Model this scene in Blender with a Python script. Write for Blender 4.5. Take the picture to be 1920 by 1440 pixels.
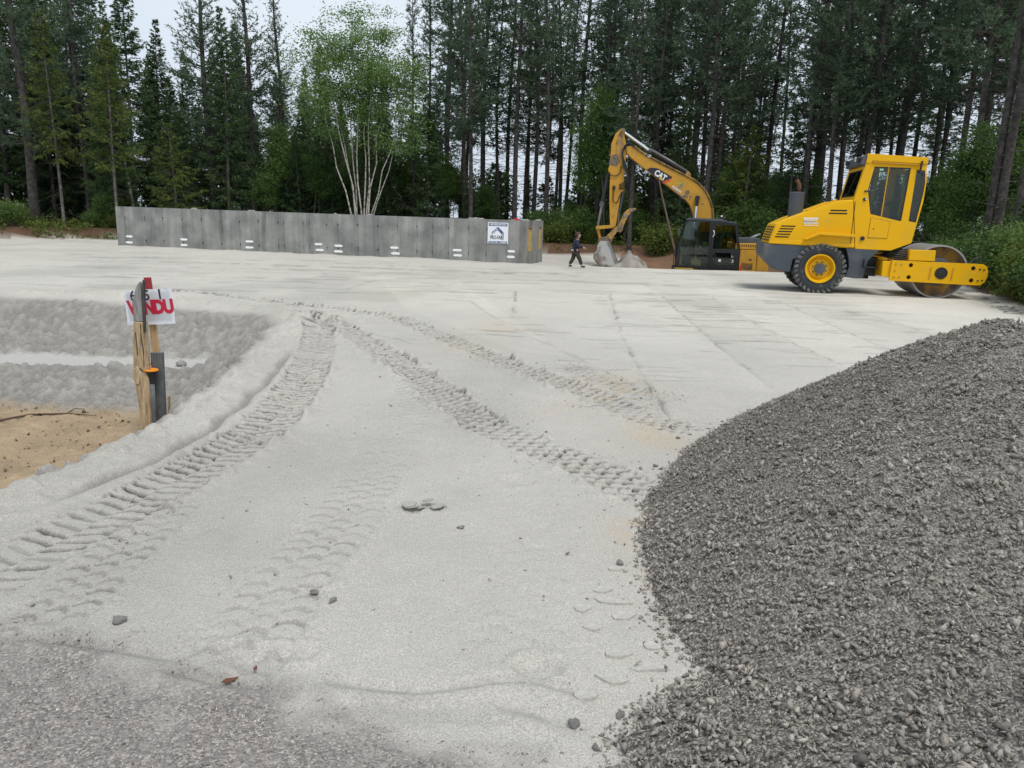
import bpy, bmesh, math, random
import numpy as np
from mathutils import Vector, Matrix

for o in list(bpy.data.objects):
    bpy.data.objects.remove(o, do_unlink=True)
scene = bpy.context.scene
COL = scene.collection
R = math.radians

# ------------------------------------------------------------------ camera
cam_data = bpy.data.cameras.new('camera')
cam = bpy.data.objects.new('camera', cam_data)
COL.objects.link(cam)
cam_data.sensor_width = 36.0
cam_data.lens = 36.0 * 1442.0 / 1920.0
cam_data.clip_start = 0.05
cam_data.clip_end = 2000.0
cam.matrix_world = (Matrix.Translation((0, 0, 1.5))
                    @ Matrix.Rotation(math.pi / 2 - math.atan(315.0 / 1442.0), 4, 'X')
                    @ Matrix.Rotation(0.027, 4, 'Z'))
scene.camera = cam

# ------------------------------------------------------------------ sky, sun, exposure
SUN_EL, SUN_AZ = R(62), R(150)          # azimuth clockwise from +Y
world = bpy.data.worlds.new('World')
scene.world = world
world.use_nodes = True
wn, wl = world.node_tree.nodes, world.node_tree.links
wn.clear()
w_out = wn.new('ShaderNodeOutputWorld')
w_bg = wn.new('ShaderNodeBackground')
w_bg.inputs['Strength'].default_value = 0.10
w_sky = wn.new('ShaderNodeTexSky')
w_sky.sky_type = 'NISHITA'
w_sky.sun_disc = False
w_sky.sun_elevation = SUN_EL
w_sky.sun_rotation = SUN_AZ
w_sky.dust_density = 4.0
w_hsv = wn.new('ShaderNodeHueSaturation')
w_hsv.inputs['Saturation'].default_value = 0.45
w_mix = wn.new('ShaderNodeMix')
w_mix.data_type = 'RGBA'
w_mix.inputs['Factor'].default_value = 0.8
w_tc = wn.new('ShaderNodeTexCoord')
w_map = wn.new('ShaderNodeMapping')
w_map.inputs['Scale'].default_value = (1.0, 1.0, 2.6)
w_noise = wn.new('ShaderNodeTexNoise')
w_noise.inputs['Scale'].default_value = 1.7
w_noise.inputs['Detail'].default_value = 6.0
w_ramp = wn.new('ShaderNodeValToRGB')     # cloud deck: pale and slightly uneven all round
w_ramp.color_ramp.elements[0].position = 0.3
w_ramp.color_ramp.elements[0].color = (4.9, 5.75, 6.8, 1)
w_ramp.color_ramp.elements[1].position = 0.7
w_ramp.color_ramp.elements[1].color = (6.5, 7.15, 7.9, 1)
wl.new(w_tc.outputs['Generated'], w_map.inputs['Vector'])
wl.new(w_map.outputs['Vector'], w_noise.inputs['Vector'])
wl.new(w_noise.outputs['Fac'], w_ramp.inputs['Fac'])
wl.new(w_sky.outputs['Color'], w_hsv.inputs['Color'])
wl.new(w_hsv.outputs['Color'], w_mix.inputs['A'])
wl.new(w_ramp.outputs['Color'], w_mix.inputs['B'])
wl.new(w_mix.outputs['Result'], w_bg.inputs['Color'])
wl.new(w_bg.outputs['Background'], w_out.inputs['Surface'])

sun_data = bpy.data.lights.new('sun', 'SUN')
sun_data.energy = 1.5
sun_data.angle = R(18)
sun_data.color = (1.0, 0.965, 0.91)
sun = bpy.data.objects.new('sun', sun_data)
COL.objects.link(sun)
_sd = Vector((math.sin(SUN_AZ) * math.cos(SUN_EL), math.cos(SUN_AZ) * math.cos(SUN_EL), math.sin(SUN_EL)))
sun.rotation_euler = _sd.to_track_quat('Z', 'Y').to_euler()

vs = scene.view_settings
vs.view_transform = 'Standard'
vs.look = 'None'
vs.exposure = 0.44
vs.gamma = 1.0
vs.use_curve_mapping = False
scene.cycles.max_bounces = 6
scene.cycles.transparent_max_bounces = 8

# ------------------------------------------------------------------ helpers: objects
def tag(o, label=None, cat=None, group=None, kind=None):
    if label: o['label'] = label
    if cat: o['category'] = cat
    if group: o['group'] = group
    if kind: o['kind'] = kind
    return o

def empty(name, loc=(0, 0, 0), rz=0.0, parent=None):
    o = bpy.data.objects.new(name, None)
    COL.objects.link(o)
    o.empty_display_size = 0.2
    o.location = loc
    o.rotation_euler = (0, 0, rz)
    if parent: o.parent = parent
    return o

def link_mesh(name, me, m, parent=None, smooth=False):
    if m is not None and not me.materials:
        me.materials.append(m)
    o = bpy.data.objects.new(name, me)
    COL.objects.link(o)
    if parent: o.parent = parent
    if smooth:
        me.polygons.foreach_set('use_smooth', [True] * len(me.polygons))
    return o

def from_bm(name, bm, m, parent=None, smooth=False, angle=None):
    bmesh.ops.recalc_face_normals(bm, faces=bm.faces[:])
    me = bpy.data.meshes.new(name)
    bm.to_mesh(me)
    bm.free()
    o = link_mesh(name, me, m, parent, smooth or angle is not None)
    if angle is not None:
        me.set_sharp_from_angle(angle=R(angle))
    return o

def np_mesh(name, V, Fv, nper, m=None, attrs=None):
    """V (n,3); Fv flat vertex indices, nper verts per face (int)"""
    me = bpy.data.meshes.new(name)
    V = np.ascontiguousarray(V, dtype=np.float32)
    Fv = np.ascontiguousarray(Fv, dtype=np.int32).ravel()
    nf = len(Fv) // nper
    me.vertices.add(len(V)); me.vertices.foreach_set('co', V.ravel())
    me.loops.add(len(Fv)); me.loops.foreach_set('vertex_index', Fv)
    me.polygons.add(nf)
    me.polygons.foreach_set('loop_start', np.arange(0, nf * nper, nper, dtype=np.int32))
    me.polygons.foreach_set('loop_total', np.full(nf, nper, dtype=np.int32))
    me.update(calc_edges=True)
    if attrs:
        for k, a in attrs.items():
            a = np.asarray(a, dtype=np.float32)
            if a.ndim == 1:
                at = me.attributes.new(k, 'FLOAT', 'POINT'); at.data.foreach_set('value', a)
            else:
                at = me.attributes.new(k, 'FLOAT_COLOR', 'POINT')
                at.data.foreach_set('color', np.c_[a, np.ones(len(a))].astype(np.float32).ravel())
    if m: me.materials.append(m)
    return me

# ------------------------------------------------------------------ helpers: shapes in a bmesh
def b_box(bm, c, s, bev=0.0, rot=None):
    r = bmesh.ops.create_cube(bm, size=1.0)
    vs_ = r['verts']
    bmesh.ops.scale(bm, vec=s, verts=vs_)
    if bev > 0:
        es = list({e for v in vs_ for e in v.link_edges})
        q = bmesh.ops.bevel(bm, geom=es, offset=bev, segments=2, affect='EDGES', profile=0.5)
        vs_ = list({v for f in q['faces'] for v in f.verts} | {v for v in vs_ if v.is_valid})
    if rot is not None:
        bmesh.ops.rotate(bm, cent=(0, 0, 0), matrix=rot, verts=vs_)
    bmesh.ops.translate(bm, vec=c, verts=vs_)
    return vs_

def b_prism(bm, pts, y0, y1, bev=0.0, seg=2):
    """outline in x,z swept from y0 to y1"""
    a = [bm.verts.new((p[0], y0, p[1])) for p in pts]
    b = [bm.verts.new((p[0], y1, p[1])) for p in pts]
    n = len(pts)
    fs = [bm.faces.new(a), bm.faces.new(b[::-1])]
    for i in range(n):
        fs.append(bm.faces.new((a[i], b[i], b[(i + 1) % n], a[(i + 1) % n])))
    vs_ = a + b
    if bev > 0:
        es = list({e for f in fs for e in f.edges})
        bmesh.ops.recalc_face_normals(bm, faces=fs)
        bmesh.ops.bevel(bm, geom=es, offset=bev, segments=seg, affect='EDGES', profile=0.5)
    return vs_

def b_plate(bm, outer, holes, y0, y1):
    """sheet with openings, outline in x,z"""
    t = bmesh.new()
    edges = []
    for loop in [outer] + holes:
        v = [t.verts.new((p[0], y0, p[1])) for p in loop]
        for i in range(len(v)):
            edges.append(t.edges.new((v[i], v[(i + 1) % len(v)])))
    bmesh.ops.triangle_fill(t, use_beauty=True, edges=edges)
    r = bmesh.ops.extrude_face_region(t, geom=t.faces[:])
    bmesh.ops.translate(t, vec=(0, y1 - y0, 0), verts=[e for e in r['geom'] if isinstance(e, bmesh.types.BMVert)])
    bmesh.ops.recalc_face_normals(t, faces=t.faces[:])
    me = bpy.data.meshes.new('tmp'); t.to_mesh(me); t.free()
    bm.from_mesh(me); bpy.data.meshes.remove(me)

def frame_for(d):
    d = Vector(d).normalized()
    u = d.cross(Vector((0, 0, 1)))
    if u.length < 1e-4: u = Vector((1, 0, 0))
    u.normalize()
    return d, u, d.cross(u).normalized()

def b_tube(bm, pts, rad, n=8, cap=True):
    pts = [Vector(p) for p in pts]
    if not isinstance(rad, (list, tuple)): rad = [rad] * len(pts)
    rings = []
    for i, p in enumerate(pts):
        d = pts[min(i + 1, len(pts) - 1)] - pts[max(i - 1, 0)]
        _, u, w = frame_for(d)
        rings.append([bm.verts.new(p + rad[i] * (math.cos(2 * math.pi * k / n) * u + math.sin(2 * math.pi * k / n) * w)) for k in range(n)])
    for a, b in zip(rings[:-1], rings[1:]):
        for k in range(n):
            bm.faces.new((a[k], a[(k + 1) % n], b[(k + 1) % n], b[k]))
    if cap:
        bm.faces.new(rings[0][::-1]); bm.faces.new(rings[-1])

def b_lathe(bm, prof, c, n=32, axis='Y'):
    """prof: list of (radius, along); closed ring if first==last not given -> open strip; axis Y or Z"""
    rings = []
    for r, h in prof:
        ring = []
        for k in range(n):
            a = 2 * math.pi * k / n
            if axis == 'Y': co = (c[0] + r * math.cos(a), c[1] + h, c[2] + r * math.sin(a))
            elif axis == 'X': co = (c[0] + h, c[1] + r * math.cos(a), c[2] + r * math.sin(a))
            else: co = (c[0] + r * math.cos(a), c[1] + r * math.sin(a), c[2] + h)
            ring.append(bm.verts.new(co))
        rings.append(ring)
    for a, b in zip(rings[:-1], rings[1:]):
        for k in range(n):
            bm.faces.new((a[k], a[(k + 1) % n], b[(k + 1) % n], b[k]))
    return rings

def b_disc(bm, c, r, y0, y1, n=24):
    rg = b_lathe(bm, [(r, y0), (r, y1)], c, n)
    bm.faces.new(rg[0]); bm.faces.new(rg[1][::-1])

def smooth_path(pts, per=6):
    P = [Vector(p) for p in pts]
    out = []
    for i in range(len(P) - 1):
        p0, p1, p2, p3 = P[max(i - 1, 0)], P[i], P[i + 1], P[min(i + 2, len(P) - 1)]
        for k in range(per):
            t = k / per
            out.append(0.5 * ((2 * p1) + (p2 - p0) * t + (2 * p0 - 5 * p1 + 4 * p2 - p3) * t * t + (3 * p1 - p0 - 3 * p2 + p3) * t ** 3))
    out.append(P[-1])
    return out

def text_mesh(name, body, height, mat, parent, loc, rot=(math.pi / 2, 0, 0), bold=0.0, xs=1.0, extrude=0.0015, align='CENTER', shear=0.0):
    cu = bpy.data.curves.new('txt', 'FONT')
    cu.body = body; cu.size = height / 0.69; cu.align_x = align; cu.align_y = 'CENTER'
    cu.extrude = extrude; cu.offset = bold; cu.shear = shear
    cu.resolution_u = 3
    t = bpy.data.objects.new('txt', cu); COL.objects.link(t)
    dg = bpy.context.evaluated_depsgraph_get()
    me = bpy.data.meshes.new_from_object(t.evaluated_get(dg))
    bpy.data.objects.remove(t, do_unlink=True)
    me.materials.clear()
    me.transform(Matrix.Diagonal((xs, 1, 1, 1)))
    o = link_mesh(name, me, mat, parent)
    o.location = loc; o.rotation_euler = rot
    return o

# ------------------------------------------------------------------ materials
def mat(name, col, rough=0.6, metal=0.0, var=0.0, vscale=6.0, bump=0.0, bscale=40.0, col2=None, mixpos=(0.45, 0.7), coat=0.0, detail=6.0, spec=0.5):
    m = bpy.data.materials.new(name); m.use_nodes = True
    nt = m.node_tree; N, L = nt.nodes, nt.links
    p = N['Principled BSDF']
    p.inputs['Base Color'].default_value = (*col, 1)
    p.inputs['Roughness'].default_value = rough
    p.inputs['Metallic'].default_value = metal
    p.inputs['Coat Weight'].default_value = coat
    p.inputs['Specular IOR Level'].default_value = spec
    if var > 0 or col2 is not None or bump > 0:
        tc = N.new('ShaderNodeTexCoord')
    if var > 0 or col2 is not None:
        ns = N.new('ShaderNodeTexNoise'); ns.inputs['Scale'].default_value = vscale; ns.inputs['Detail'].default_value = detail
        L.new(tc.outputs['Object'], ns.inputs['Vector'])
        rp = N.new('ShaderNodeValToRGB')
        rp.color_ramp.elements[0].position = mixpos[0]; rp.color_ramp.elements[1].position = mixpos[1]
        if col2 is not None:
            rp.color_ramp.elements[0].color = (*col, 1); rp.color_ramp.elements[1].color = (*col2, 1)
        else:
            rp.color_ramp.elements[0].position = 0.25; rp.color_ramp.elements[1].position = 0.75
            rp.color_ramp.elements[0].color = (*[c * (1 - var) for c in col], 1)
            rp.color_ramp.elements[1].color = (*[min(1, c * (1 + var)) for c in col], 1)
        L.new(ns.outputs['Fac'], rp.inputs['Fac'])
        L.new(rp.outputs['Color'], p.inputs['Base Color'])
    if bump > 0:
        nb = N.new('ShaderNodeTexNoise'); nb.inputs['Scale'].default_value = bscale; nb.inputs['Detail'].default_value = 5
        L.new(tc.outputs['Object'], nb.inputs['Vector'])
        bp = N.new('ShaderNodeBump'); bp.inputs['Distance'].default_value = bump; bp.inputs['Strength'].default_value = 0.8
        L.new(nb.outputs['Fac'], bp.inputs['Height']); L.new(bp.outputs['Normal'], p.inputs['Normal'])
    return m

def glass_mat(name, tint=(0.75, 0.85, 0.8), refl=0.12):
    """thin pane: mostly clear, mirrors a little"""
    m = bpy.data.materials.new(name); m.use_nodes = True
    nt = m.node_tree; N, L = nt.nodes, nt.links
    N.clear()
    out = N.new('ShaderNodeOutputMaterial'); mx = N.new('ShaderNodeMixShader')
    tr = N.new('ShaderNodeBsdfTransparent'); gl = N.new('ShaderNodeBsdfGlossy')
    tr.inputs['Color'].default_value = (*tint, 1)
    gl.inputs['Roughness'].default_value = 0.02
    fr = N.new('ShaderNodeFresnel'); fr.inputs['IOR'].default_value = 1.5
    mt = N.new('ShaderNodeMath'); mt.operation = 'ADD'; mt.inputs[1].default_value = refl - 0.04
    mt.use_clamp = True
    L.new(fr.outputs['Fac'], mt.inputs[0]); L.new(mt.outputs['Value'], mx.inputs['Fac'])
    L.new(tr.outputs['BSDF'], mx.inputs[1]); L.new(gl.outputs['BSDF'], mx.inputs[2])
    L.new(mx.outputs['Shader'], out.inputs['Surface'])
    return m

def leaf_mat(name, dark, light, trans=0.3, rough=0.6):
    """foliage: colour from the per-leaf tint attribute, light passes through a little"""
    m = bpy.data.materials.new(name); m.use_nodes = True
    nt = m.node_tree; N, L = nt.nodes, nt.links
    p = N['Principled BSDF']; out = N['Material Output']
    at = N.new('ShaderNodeAttribute'); at.attribute_name = 'tint'
    oi = N.new('ShaderNodeObjectInfo')
    ad = N.new('ShaderNodeMath'); ad.operation = 'MULTIPLY_ADD'; ad.inputs[1].default_value = 0.3; 
    sb = N.new('ShaderNodeMath'); sb.operation = 'SUBTRACT'; sb.inputs[1].default_value = 0.15
    L.new(oi.outputs['Random'], ad.inputs[0]); L.new(at.outputs['Fac'], ad.inputs[2])
    L.new(ad.outputs['Value'], sb.inputs[0])
    rp = N.new('ShaderNodeValToRGB')
    rp.color_ramp.elements[0].color = (*dark, 1); rp.color_ramp.elements[1].color = (*light, 1)
    L.new(sb.outputs['Value'], rp.inputs['Fac'])
    L.new(rp.outputs['Color'], p.inputs['Base Color'])
    p.inputs['Roughness'].default_value = rough
    p.inputs['Specular IOR Level'].default_value = 0.25
    tl = N.new('ShaderNodeBsdfTranslucent'); mx = N.new('ShaderNodeMixShader')
    hs = N.new('ShaderNodeHueSaturation'); hs.inputs['Value'].default_value = 1.3
    L.new(rp.outputs['Color'], hs.inputs['Color']); L.new(hs.outputs['Color'], tl.inputs['Color'])
    mx.inputs['Fac'].default_value = trans
    L.new(p.outputs['BSDF'], mx.inputs[1]); L.new(tl.outputs['BSDF'], mx.inputs[2])
    L.new(mx.outputs['Shader'], out.inputs['Surface'])
    return m

M = {}
M['roller_yellow'] = mat('roller_yellow', (0.75, 0.405, 0.002), 0.5, col2=(0.62, 0.36, 0.03), vscale=2.2, mixpos=(0.5, 0.8), spec=0.25, detail=9)
M['roller_grey'] = mat('roller_grey', (0.055, 0.066, 0.082), 0.6, col2=(0.115, 0.115, 0.115), vscale=3.0, mixpos=(0.48, 0.8), detail=9)
M['digger_yellow'] = mat('digger_yellow', (0.52, 0.27, 0.030), 0.55, spec=0.3, col2=(0.40, 0.22, 0.05), vscale=3.5, mixpos=(0.5, 0.75))
M['digger_worn'] = mat('digger_worn', (0.42, 0.23, 0.045), 0.7, col2=(0.16, 0.11, 0.075), vscale=5.0, mixpos=(0.42, 0.6), bump=0.004, bscale=30)
M['black_paint'] = mat('black_paint', (0.012, 0.014, 0.017), 0.42, var=0.2, vscale=5)
M['black_rubber'] = mat('black_rubber', (0.02, 0.02, 0.021), 0.75, var=0.3, vscale=10)
M['tyre'] = mat('tyre', (0.030, 0.034, 0.038), 0.85, col2=(0.16, 0.155, 0.145), vscale=9, mixpos=(0.55, 0.8), bump=0.002, bscale=60)
M['tread'] = mat('tread', (0.075, 0.076, 0.075), 0.95, col2=(0.19, 0.185, 0.172), vscale=9, mixpos=(0.4, 0.7))
M['dark_hole'] = mat('dark_hole', (0.008, 0.007, 0.006), 0.8)
M['steel'] = mat('steel', (0.30, 0.29, 0.28), 0.5, metal=0.55, col2=(0.20, 0.19, 0.18), vscale=4, mixpos=(0.4, 0.65), bump=0.001, bscale=50)
M['drum_steel'] = mat('drum_steel', (0.36, 0.35, 0.34), 0.55, metal=0.35, col2=(0.26, 0.25, 0.24), vscale=3, mixpos=(0.4, 0.7))
M['chrome'] = mat('chrome', (0.75, 0.76, 0.78), 0.18, metal=1.0)
M['worn_bucket'] = mat('worn_bucket', (0.44, 0.44, 0.43), 0.5, metal=0.3, col2=(0.20, 0.17, 0.14), vscale=3.2, mixpos=(0.5, 0.62), bump=0.003, bscale=25)
M['dried_mud'] = mat('dried_mud', (0.20, 0.15, 0.11), 0.95, col2=(0.10, 0.075, 0.055), vscale=12, bump=0.01, bscale=30)
M['glass_dark'] = glass_mat('glass_dark', (0.70, 0.79, 0.75), 0.055)
M['glass_clear'] = glass_mat('glass_clear', (0.72, 0.82, 0.78), 0.045)
M['seat_cloth'] = mat('seat_cloth', (0.10, 0.105, 0.11), 0.9, var=0.2, vscale=20)
M['white_paint'] = mat('white_paint', (0.80, 0.80, 0.80), 0.6, var=0.04, vscale=9)
M['decal_white'] = mat('decal_white', (0.74, 0.74, 0.72), 0.45)
M['decal_grey'] = mat('decal_grey', (0.36, 0.33, 0.32), 0.5)
M['red'] = mat('red', (0.62, 0.025, 0.035), 0.5)
M['decal_green'] = mat('decal_green', (0.28, 0.42, 0.03), 0.5)
M['decal_teal'] = mat('decal_teal', (0.04, 0.22, 0.30), 0.5)
M['decal_yellow'] = mat('decal_yellow', (0.75, 0.5, 0.01), 0.5)
M['exit_green'] = mat('exit_green', (0.02, 0.35, 0.2), 0.5)
M['lamp_glass'] = mat('lamp_glass', (0.72, 0.70, 0.66), 0.25)
M['rust'] = mat('rust', (0.12, 0.055, 0.03), 0.9, var=0.3, vscale=15)

# ================================================================== the ground
def sstep(a, b, x):
    t = np.clip((x - a) / (b - a), 0, 1)
    return t * t * (3 - 2 * t)

def _hash(ix, iy, seed):
    h = (ix.astype(np.int64) * 374761393 + iy.astype(np.int64) * 668265263 + seed * 974711) & 0x7fffffff
    h = ((h ^ (h >> 13)) * 1274126177) & 0x7fffffff
    return ((h ^ (h >> 16)) & 0xffff) / 65535.0

def vnoise(x, y, seed=0):
    ix, iy = np.floor(x), np.floor(y)
    fx, fy = x - ix, y - iy
    fx = fx * fx * (3 - 2 * fx); fy = fy * fy * (3 - 2 * fy)
    a = _hash(ix, iy, seed); b = _hash(ix + 1, iy, seed)
    c = _hash(ix, iy + 1, seed); d = _hash(ix + 1, iy + 1, seed)
    return (a * (1 - fx) + b * fx) * (1 - fy) + (c * (1 - fx) + d * fx) * fy

def fbm(x, y, seed=0, octs=4):
    s, a, t = 0.0, 0.5, 0.0
    for k in range(octs):
        s = s + a * vnoise(x * 2 ** k + 17.3 * k, y * 2 ** k - 9.1 * k, seed + k); t += a; a *= 0.5
    return s / t

def seg_dist(x, y, pts, closed=False):
    pts = list(pts) + ([pts[0]] if closed else [])
    best = np.full(x.shape, 1e9)
    for (ax, ay), (bx, by) in zip(pts[:-1], pts[1:]):
        dx, dy = bx - ax, by - ay
        t = np.clip(((x - ax) * dx + (y - ay) * dy) / (dx * dx + dy * dy + 1e-12), 0, 1)
        best = np.minimum(best, np.hypot(x - ax - t * dx, y - ay - t * dy))
    return best

def inside(x, y, poly):
    c = np.zeros(x.shape, bool)
    n = len(poly)
    for i in range(n):
        x0, y0 = poly[i]; x1, y1 = poly[(i + 1) % n]
        hit = ((y0 > y) != (y1 > y)) & (x < (x1 - x0) * (y - y0) / (y1 - y0 + 1e-12) + x0)
        c ^= hit
    return c

PIT = [(-3.0, 10.7), (-2.78, 9.0), (-2.58, 7.5), (-2.40, 6.1), (-2.36, 5.2), (-2.40, 4.7), (-2.52, 4.1), (-2.64, 3.5),
       (-2.8, 2.8), (-3.4, 1.5), (-14, 1.5), (-16, 12.5), (-8.9, 13.3), (-7.0, 13.1), (-4.75, 12.2), (-3.6, 11.7)]
FOREST_EDGE = [(-60, 26), (-30, 29), (-21, 33), (-15, 35.0), (-4, 35.6), (2, 35.4), (6, 34.8), (10.2, 32.0), (12.2, 26), (12.0, 21.5),
               (11.0, 18.3), (10.0, 15.6), (9.3, 13.6), (9.4, 11), (10.5, 6), (14, 0), (14, -20), (400, -20), (400, 600), (-500, 600), (-500, 26)]
PATHS = dict(
    S0a=[(-0.92, 14.06), (-0.06, 10.72), (0.79, 8.03), (1.13, 6.89)], S0b=[(0.0, 15.87), (-0.06, 10.72)],
    S1=[(1.99, 16.43), (1.44, 10.48), (1.27, 7.53), (1.19, 5.68)], S2=[(2.98, 16.13), (2.64, 11.24), (2.44, 8.27), (2.4, 7.05)],
    S3=[(4.01, 15.85), (3.63, 10.89), (3.55, 8.43), (3.5, 7)], S4=[(5.26, 15.65), (4.85, 11.67), (4.66, 9.68), (4.6, 8)],
    S5=[(6.19, 14.04), (5.98, 11.32), (6.06, 10.34), (6.0, 9)],
    H1=[(-12.57, 18.88), (-8.33, 19.03), (-3.42, 18.7), (1.71, 18.36), (5.35, 17.02)],
    H2=[(-9.0, 17.03), (-5.18, 16.85), (-3.54, 15.78)], H3=[(-9.81, 14.68), (-6.89, 13.9), (-4.96, 13.38)],
    H4=[(-8.71, 19.89), (-2.28, 20.02), (3.58, 22.2), (7.42, 22.77)], H5=[(-3.25, 14.94), (-3.05, 18.01)],
    H6=[(-12, 21.6), (-5, 21.4), (2, 20.6), (6.0, 20.0)], H7=[(-14, 23.8), (-6, 22.8), (0, 22.0)])

def pit_depth(x, y):
    d = seg_dist(x, y, PIT, True)
    d = np.where(inside(x, y, PIT), d, 0)
    d = np.maximum(0, d + (fbm(x * 1.3, y * 1.3, 5) - 0.5) * 0.25 * (d > 0))
    w = np.interp(y, [3, 6, 8, 10.5, 12], [0.75, 0.85, 1.0, 1.3, 2.7])
    D = 0.40 + 0.12 * (1 - sstep(7.5, 8.7, y + (fbm(x * .8, y * .8, 8) - .5) * .5))
    return D * sstep(0, 1, d / w), d

def base_height(x, y):
    x = np.asarray(x, float); y = np.asarray(y, float)
    z = (fbm(x * 0.35, y * 0.35, 1, 3) - 0.5) * 0.05 * sstep(3, 9, y)
    pd, d = pit_depth(x, y)
    z = z - pd
    # spoil lip along the pad edge
    # beyond the crest the pad dips, and the digger stands in a cut
    z = z - 0.17 * sstep(24.2, 27.5, y) * sstep(-3, 1.5, x)
    z = z - 1.12 * sstep(24.5, 25.6, y) * (1 - sstep(29.3, 31.0, y)) * sstep(4.3, 5.6, x) * (1 - sstep(9.4, 10.8, x))
    # forest floor: a low bank
    fi = inside(x, y, FOREST_EDGE)
    fd = np.where(fi, seg_dist(x, y, FOREST_EDGE[:17]), 0)
    z = z + 0.38 * sstep(0.0, 1.6, fd) * sstep(24, 33, y) + 0.12 * sstep(0, 1.2, fd) + (fbm(x * .6, y * .6, 3) - .5) * 0.35 * sstep(0.5, 3, fd)
    # sand against the foundation wall
    wd = seg_dist(x, y, [(-14.85, 29.1), (0.08, 25.23), (1.0, 28.8)])
    z = z + 0.07 * np.exp(-(wd / 0.45) ** 2) * fbm(x * 2, y * 2, 4)
    return z, pd, d, fd

def gz(x, y):
    return float(base_height(np.array([float(x)]), np.array([float(y)]))[0][0])

def path_coords(x, y, pts, per=10):
    P = np.array([(p.x, p.y) for p in smooth_path([(a, b, 0) for a, b in pts], per)])
    S = np.r_[0, np.cumsum(np.hypot(*np.diff(P, axis=0).T))]
    best = np.full(x.shape, 1e9); bs = np.zeros(x.shape); bt = np.zeros(x.shape)
    for i in range(len(P) - 1):
        d = P[i + 1] - P[i]; L = np.hypot(*d) + 1e-9
        u = np.clip(((x - P[i, 0]) * d[0] + (y - P[i, 1]) * d[1]) / L ** 2, 0, 1)
        ex, ey = x - P[i, 0] - u * d[0], y - P[i, 1] - u * d[1]
        q = np.hypot(ex, ey)
        k = q < best
        best = np.where(k, q, best); bs = np.where(k, S[i] + u * L, bs)
        bt = np.where(k, np.sign(d[0] * ey - d[1] * ex) * q, bt)
    return bs, bt, S[-1]

TRACKS = [   # centre line, half width, lug pitch, depth, columns, strength along it
    ([(-2.75, 10.55), (-2.42, 9.5), (-2.02, 7.62), (-1.83, 6.42), (-1.74, 5.24), (-1.79, 4.6), (-1.87, 4.1), (-1.97, 3.61), (-2.04, 3.28), (-2.1, 3.0), (-2.2, 2.5)],
     0.185, 0.095, 0.064, 2, [0.7, 1, 1, 1, 0.9, 0.85, 0.8, 0.7, 0.6, 0.45, 0.2]),
    ([(-3.4, 11.5), (-2.95, 11.1), (-2.32, 10.2), (-1.59, 8.66), (-1.06, 7.48), (-0.59, 6.37), (-0.23, 5.53), (0.15, 4.96), (0.47, 4.53), (0.77, 4.05), (0.95, 3.7)],
     0.165, 0.105, 0.060, 4, [0.5, 1.3, 1.25, 1.1, 1.05, 1, 0.9, 0.85, 0.8, 0.75, 0.6]),
    ([(-7, 14.4), (-4.96, 13.38), (-3.49, 12.41), (-2.16, 11.7), (-1.34, 10.47), (-0.37, 8.5), (0.21, 7.38), (0.66, 6.62), (0.98, 5.9), (1.3, 5.39)],
     0.150, 0.105, 0.056, 4, [0.2, 0.8, 0.8, 1.2, 1.1, 1.0, 1.0, 0.9, 0.75, 0.6]),
    ([(0.35, 8.1), (0.75, 7.35), (1.05, 6.8), (1.35, 6.3)], 0.13, 0.105, 0.026, 3, [0, 0.8, 0.9, 0.5]),
    ([(-0.92, 7.3), (-0.84, 6.54), (-0.78, 5.33), (-0.80, 4.19), (-0.84, 3.42), (-0.9, 2.98), (-0.91, 2.48), (-0.92, 2.2)],
     0.17, 0.105, 0.013, 3, [0.2, 0.55, 0.3, 0.45, 0.65, 0.8, 1.1, 1.2]),
    ([(0.25, 5.0), (0.19, 3.84), (0.11, 3.04), (0.06, 2.5), (0.05, 2.1)], 0.16, 0.11, 0.007, 3, [0, 0.2, 0.35, 0.5, 0.4]),
    ([(-1.75, 4.2), (-1.72, 3.5), (-1.70, 2.9), (-1.68, 2.4)], 0.14, 0.10, 0.014, 3, [0.5, 0.9, 0.9, 0.5]),
    ([(10.8, 18.8), (9.85, 15.7), (9.0, 13.4), (8.3, 11)], 0.22, 0.22, 0.03, 1, [1, 1, 1, 1]),
]
CRACKS = [[(0.36, 2.95), (0.40, 2.94), (0.47, 2.90)], [(0.33, 2.83), (0.38, 2.82), (0.47, 2.82), (0.53, 2.81)], [(0.29, 2.80), (0.33, 2.76)],
          [(0.31, 2.73), (0.36, 2.70)], [(0.43, 2.74), (0.42, 2.70), (0.44, 2.66)], [(0.32, 2.61), (0.37, 2.60)], [(0.34, 2.43), (0.45, 2.42)],
          [(0.42, 2.38), (0.53, 2.36)], [(0.52, 2.47), (0.53, 2.42)], [(0.58, 2.48), (0.61, 2.43)], [(0.30, 2.23), (0.38, 2.27), (0.45, 2.35), (0.47, 2.38)],
          [(0.56, 2.60), (0.62, 2.56)], [(0.4, 2.63), (0.52, 2.63)],
          [(-0.2, 5.9), (-0.05, 5.5)], [(0.55, 6.1), (0.75, 6.12)], [(-1.7, 8.4), (-1.2, 8.0)], [(-2.0, 9.6), (-1.5, 9.4), (-1.2, 9.0)]]

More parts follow.
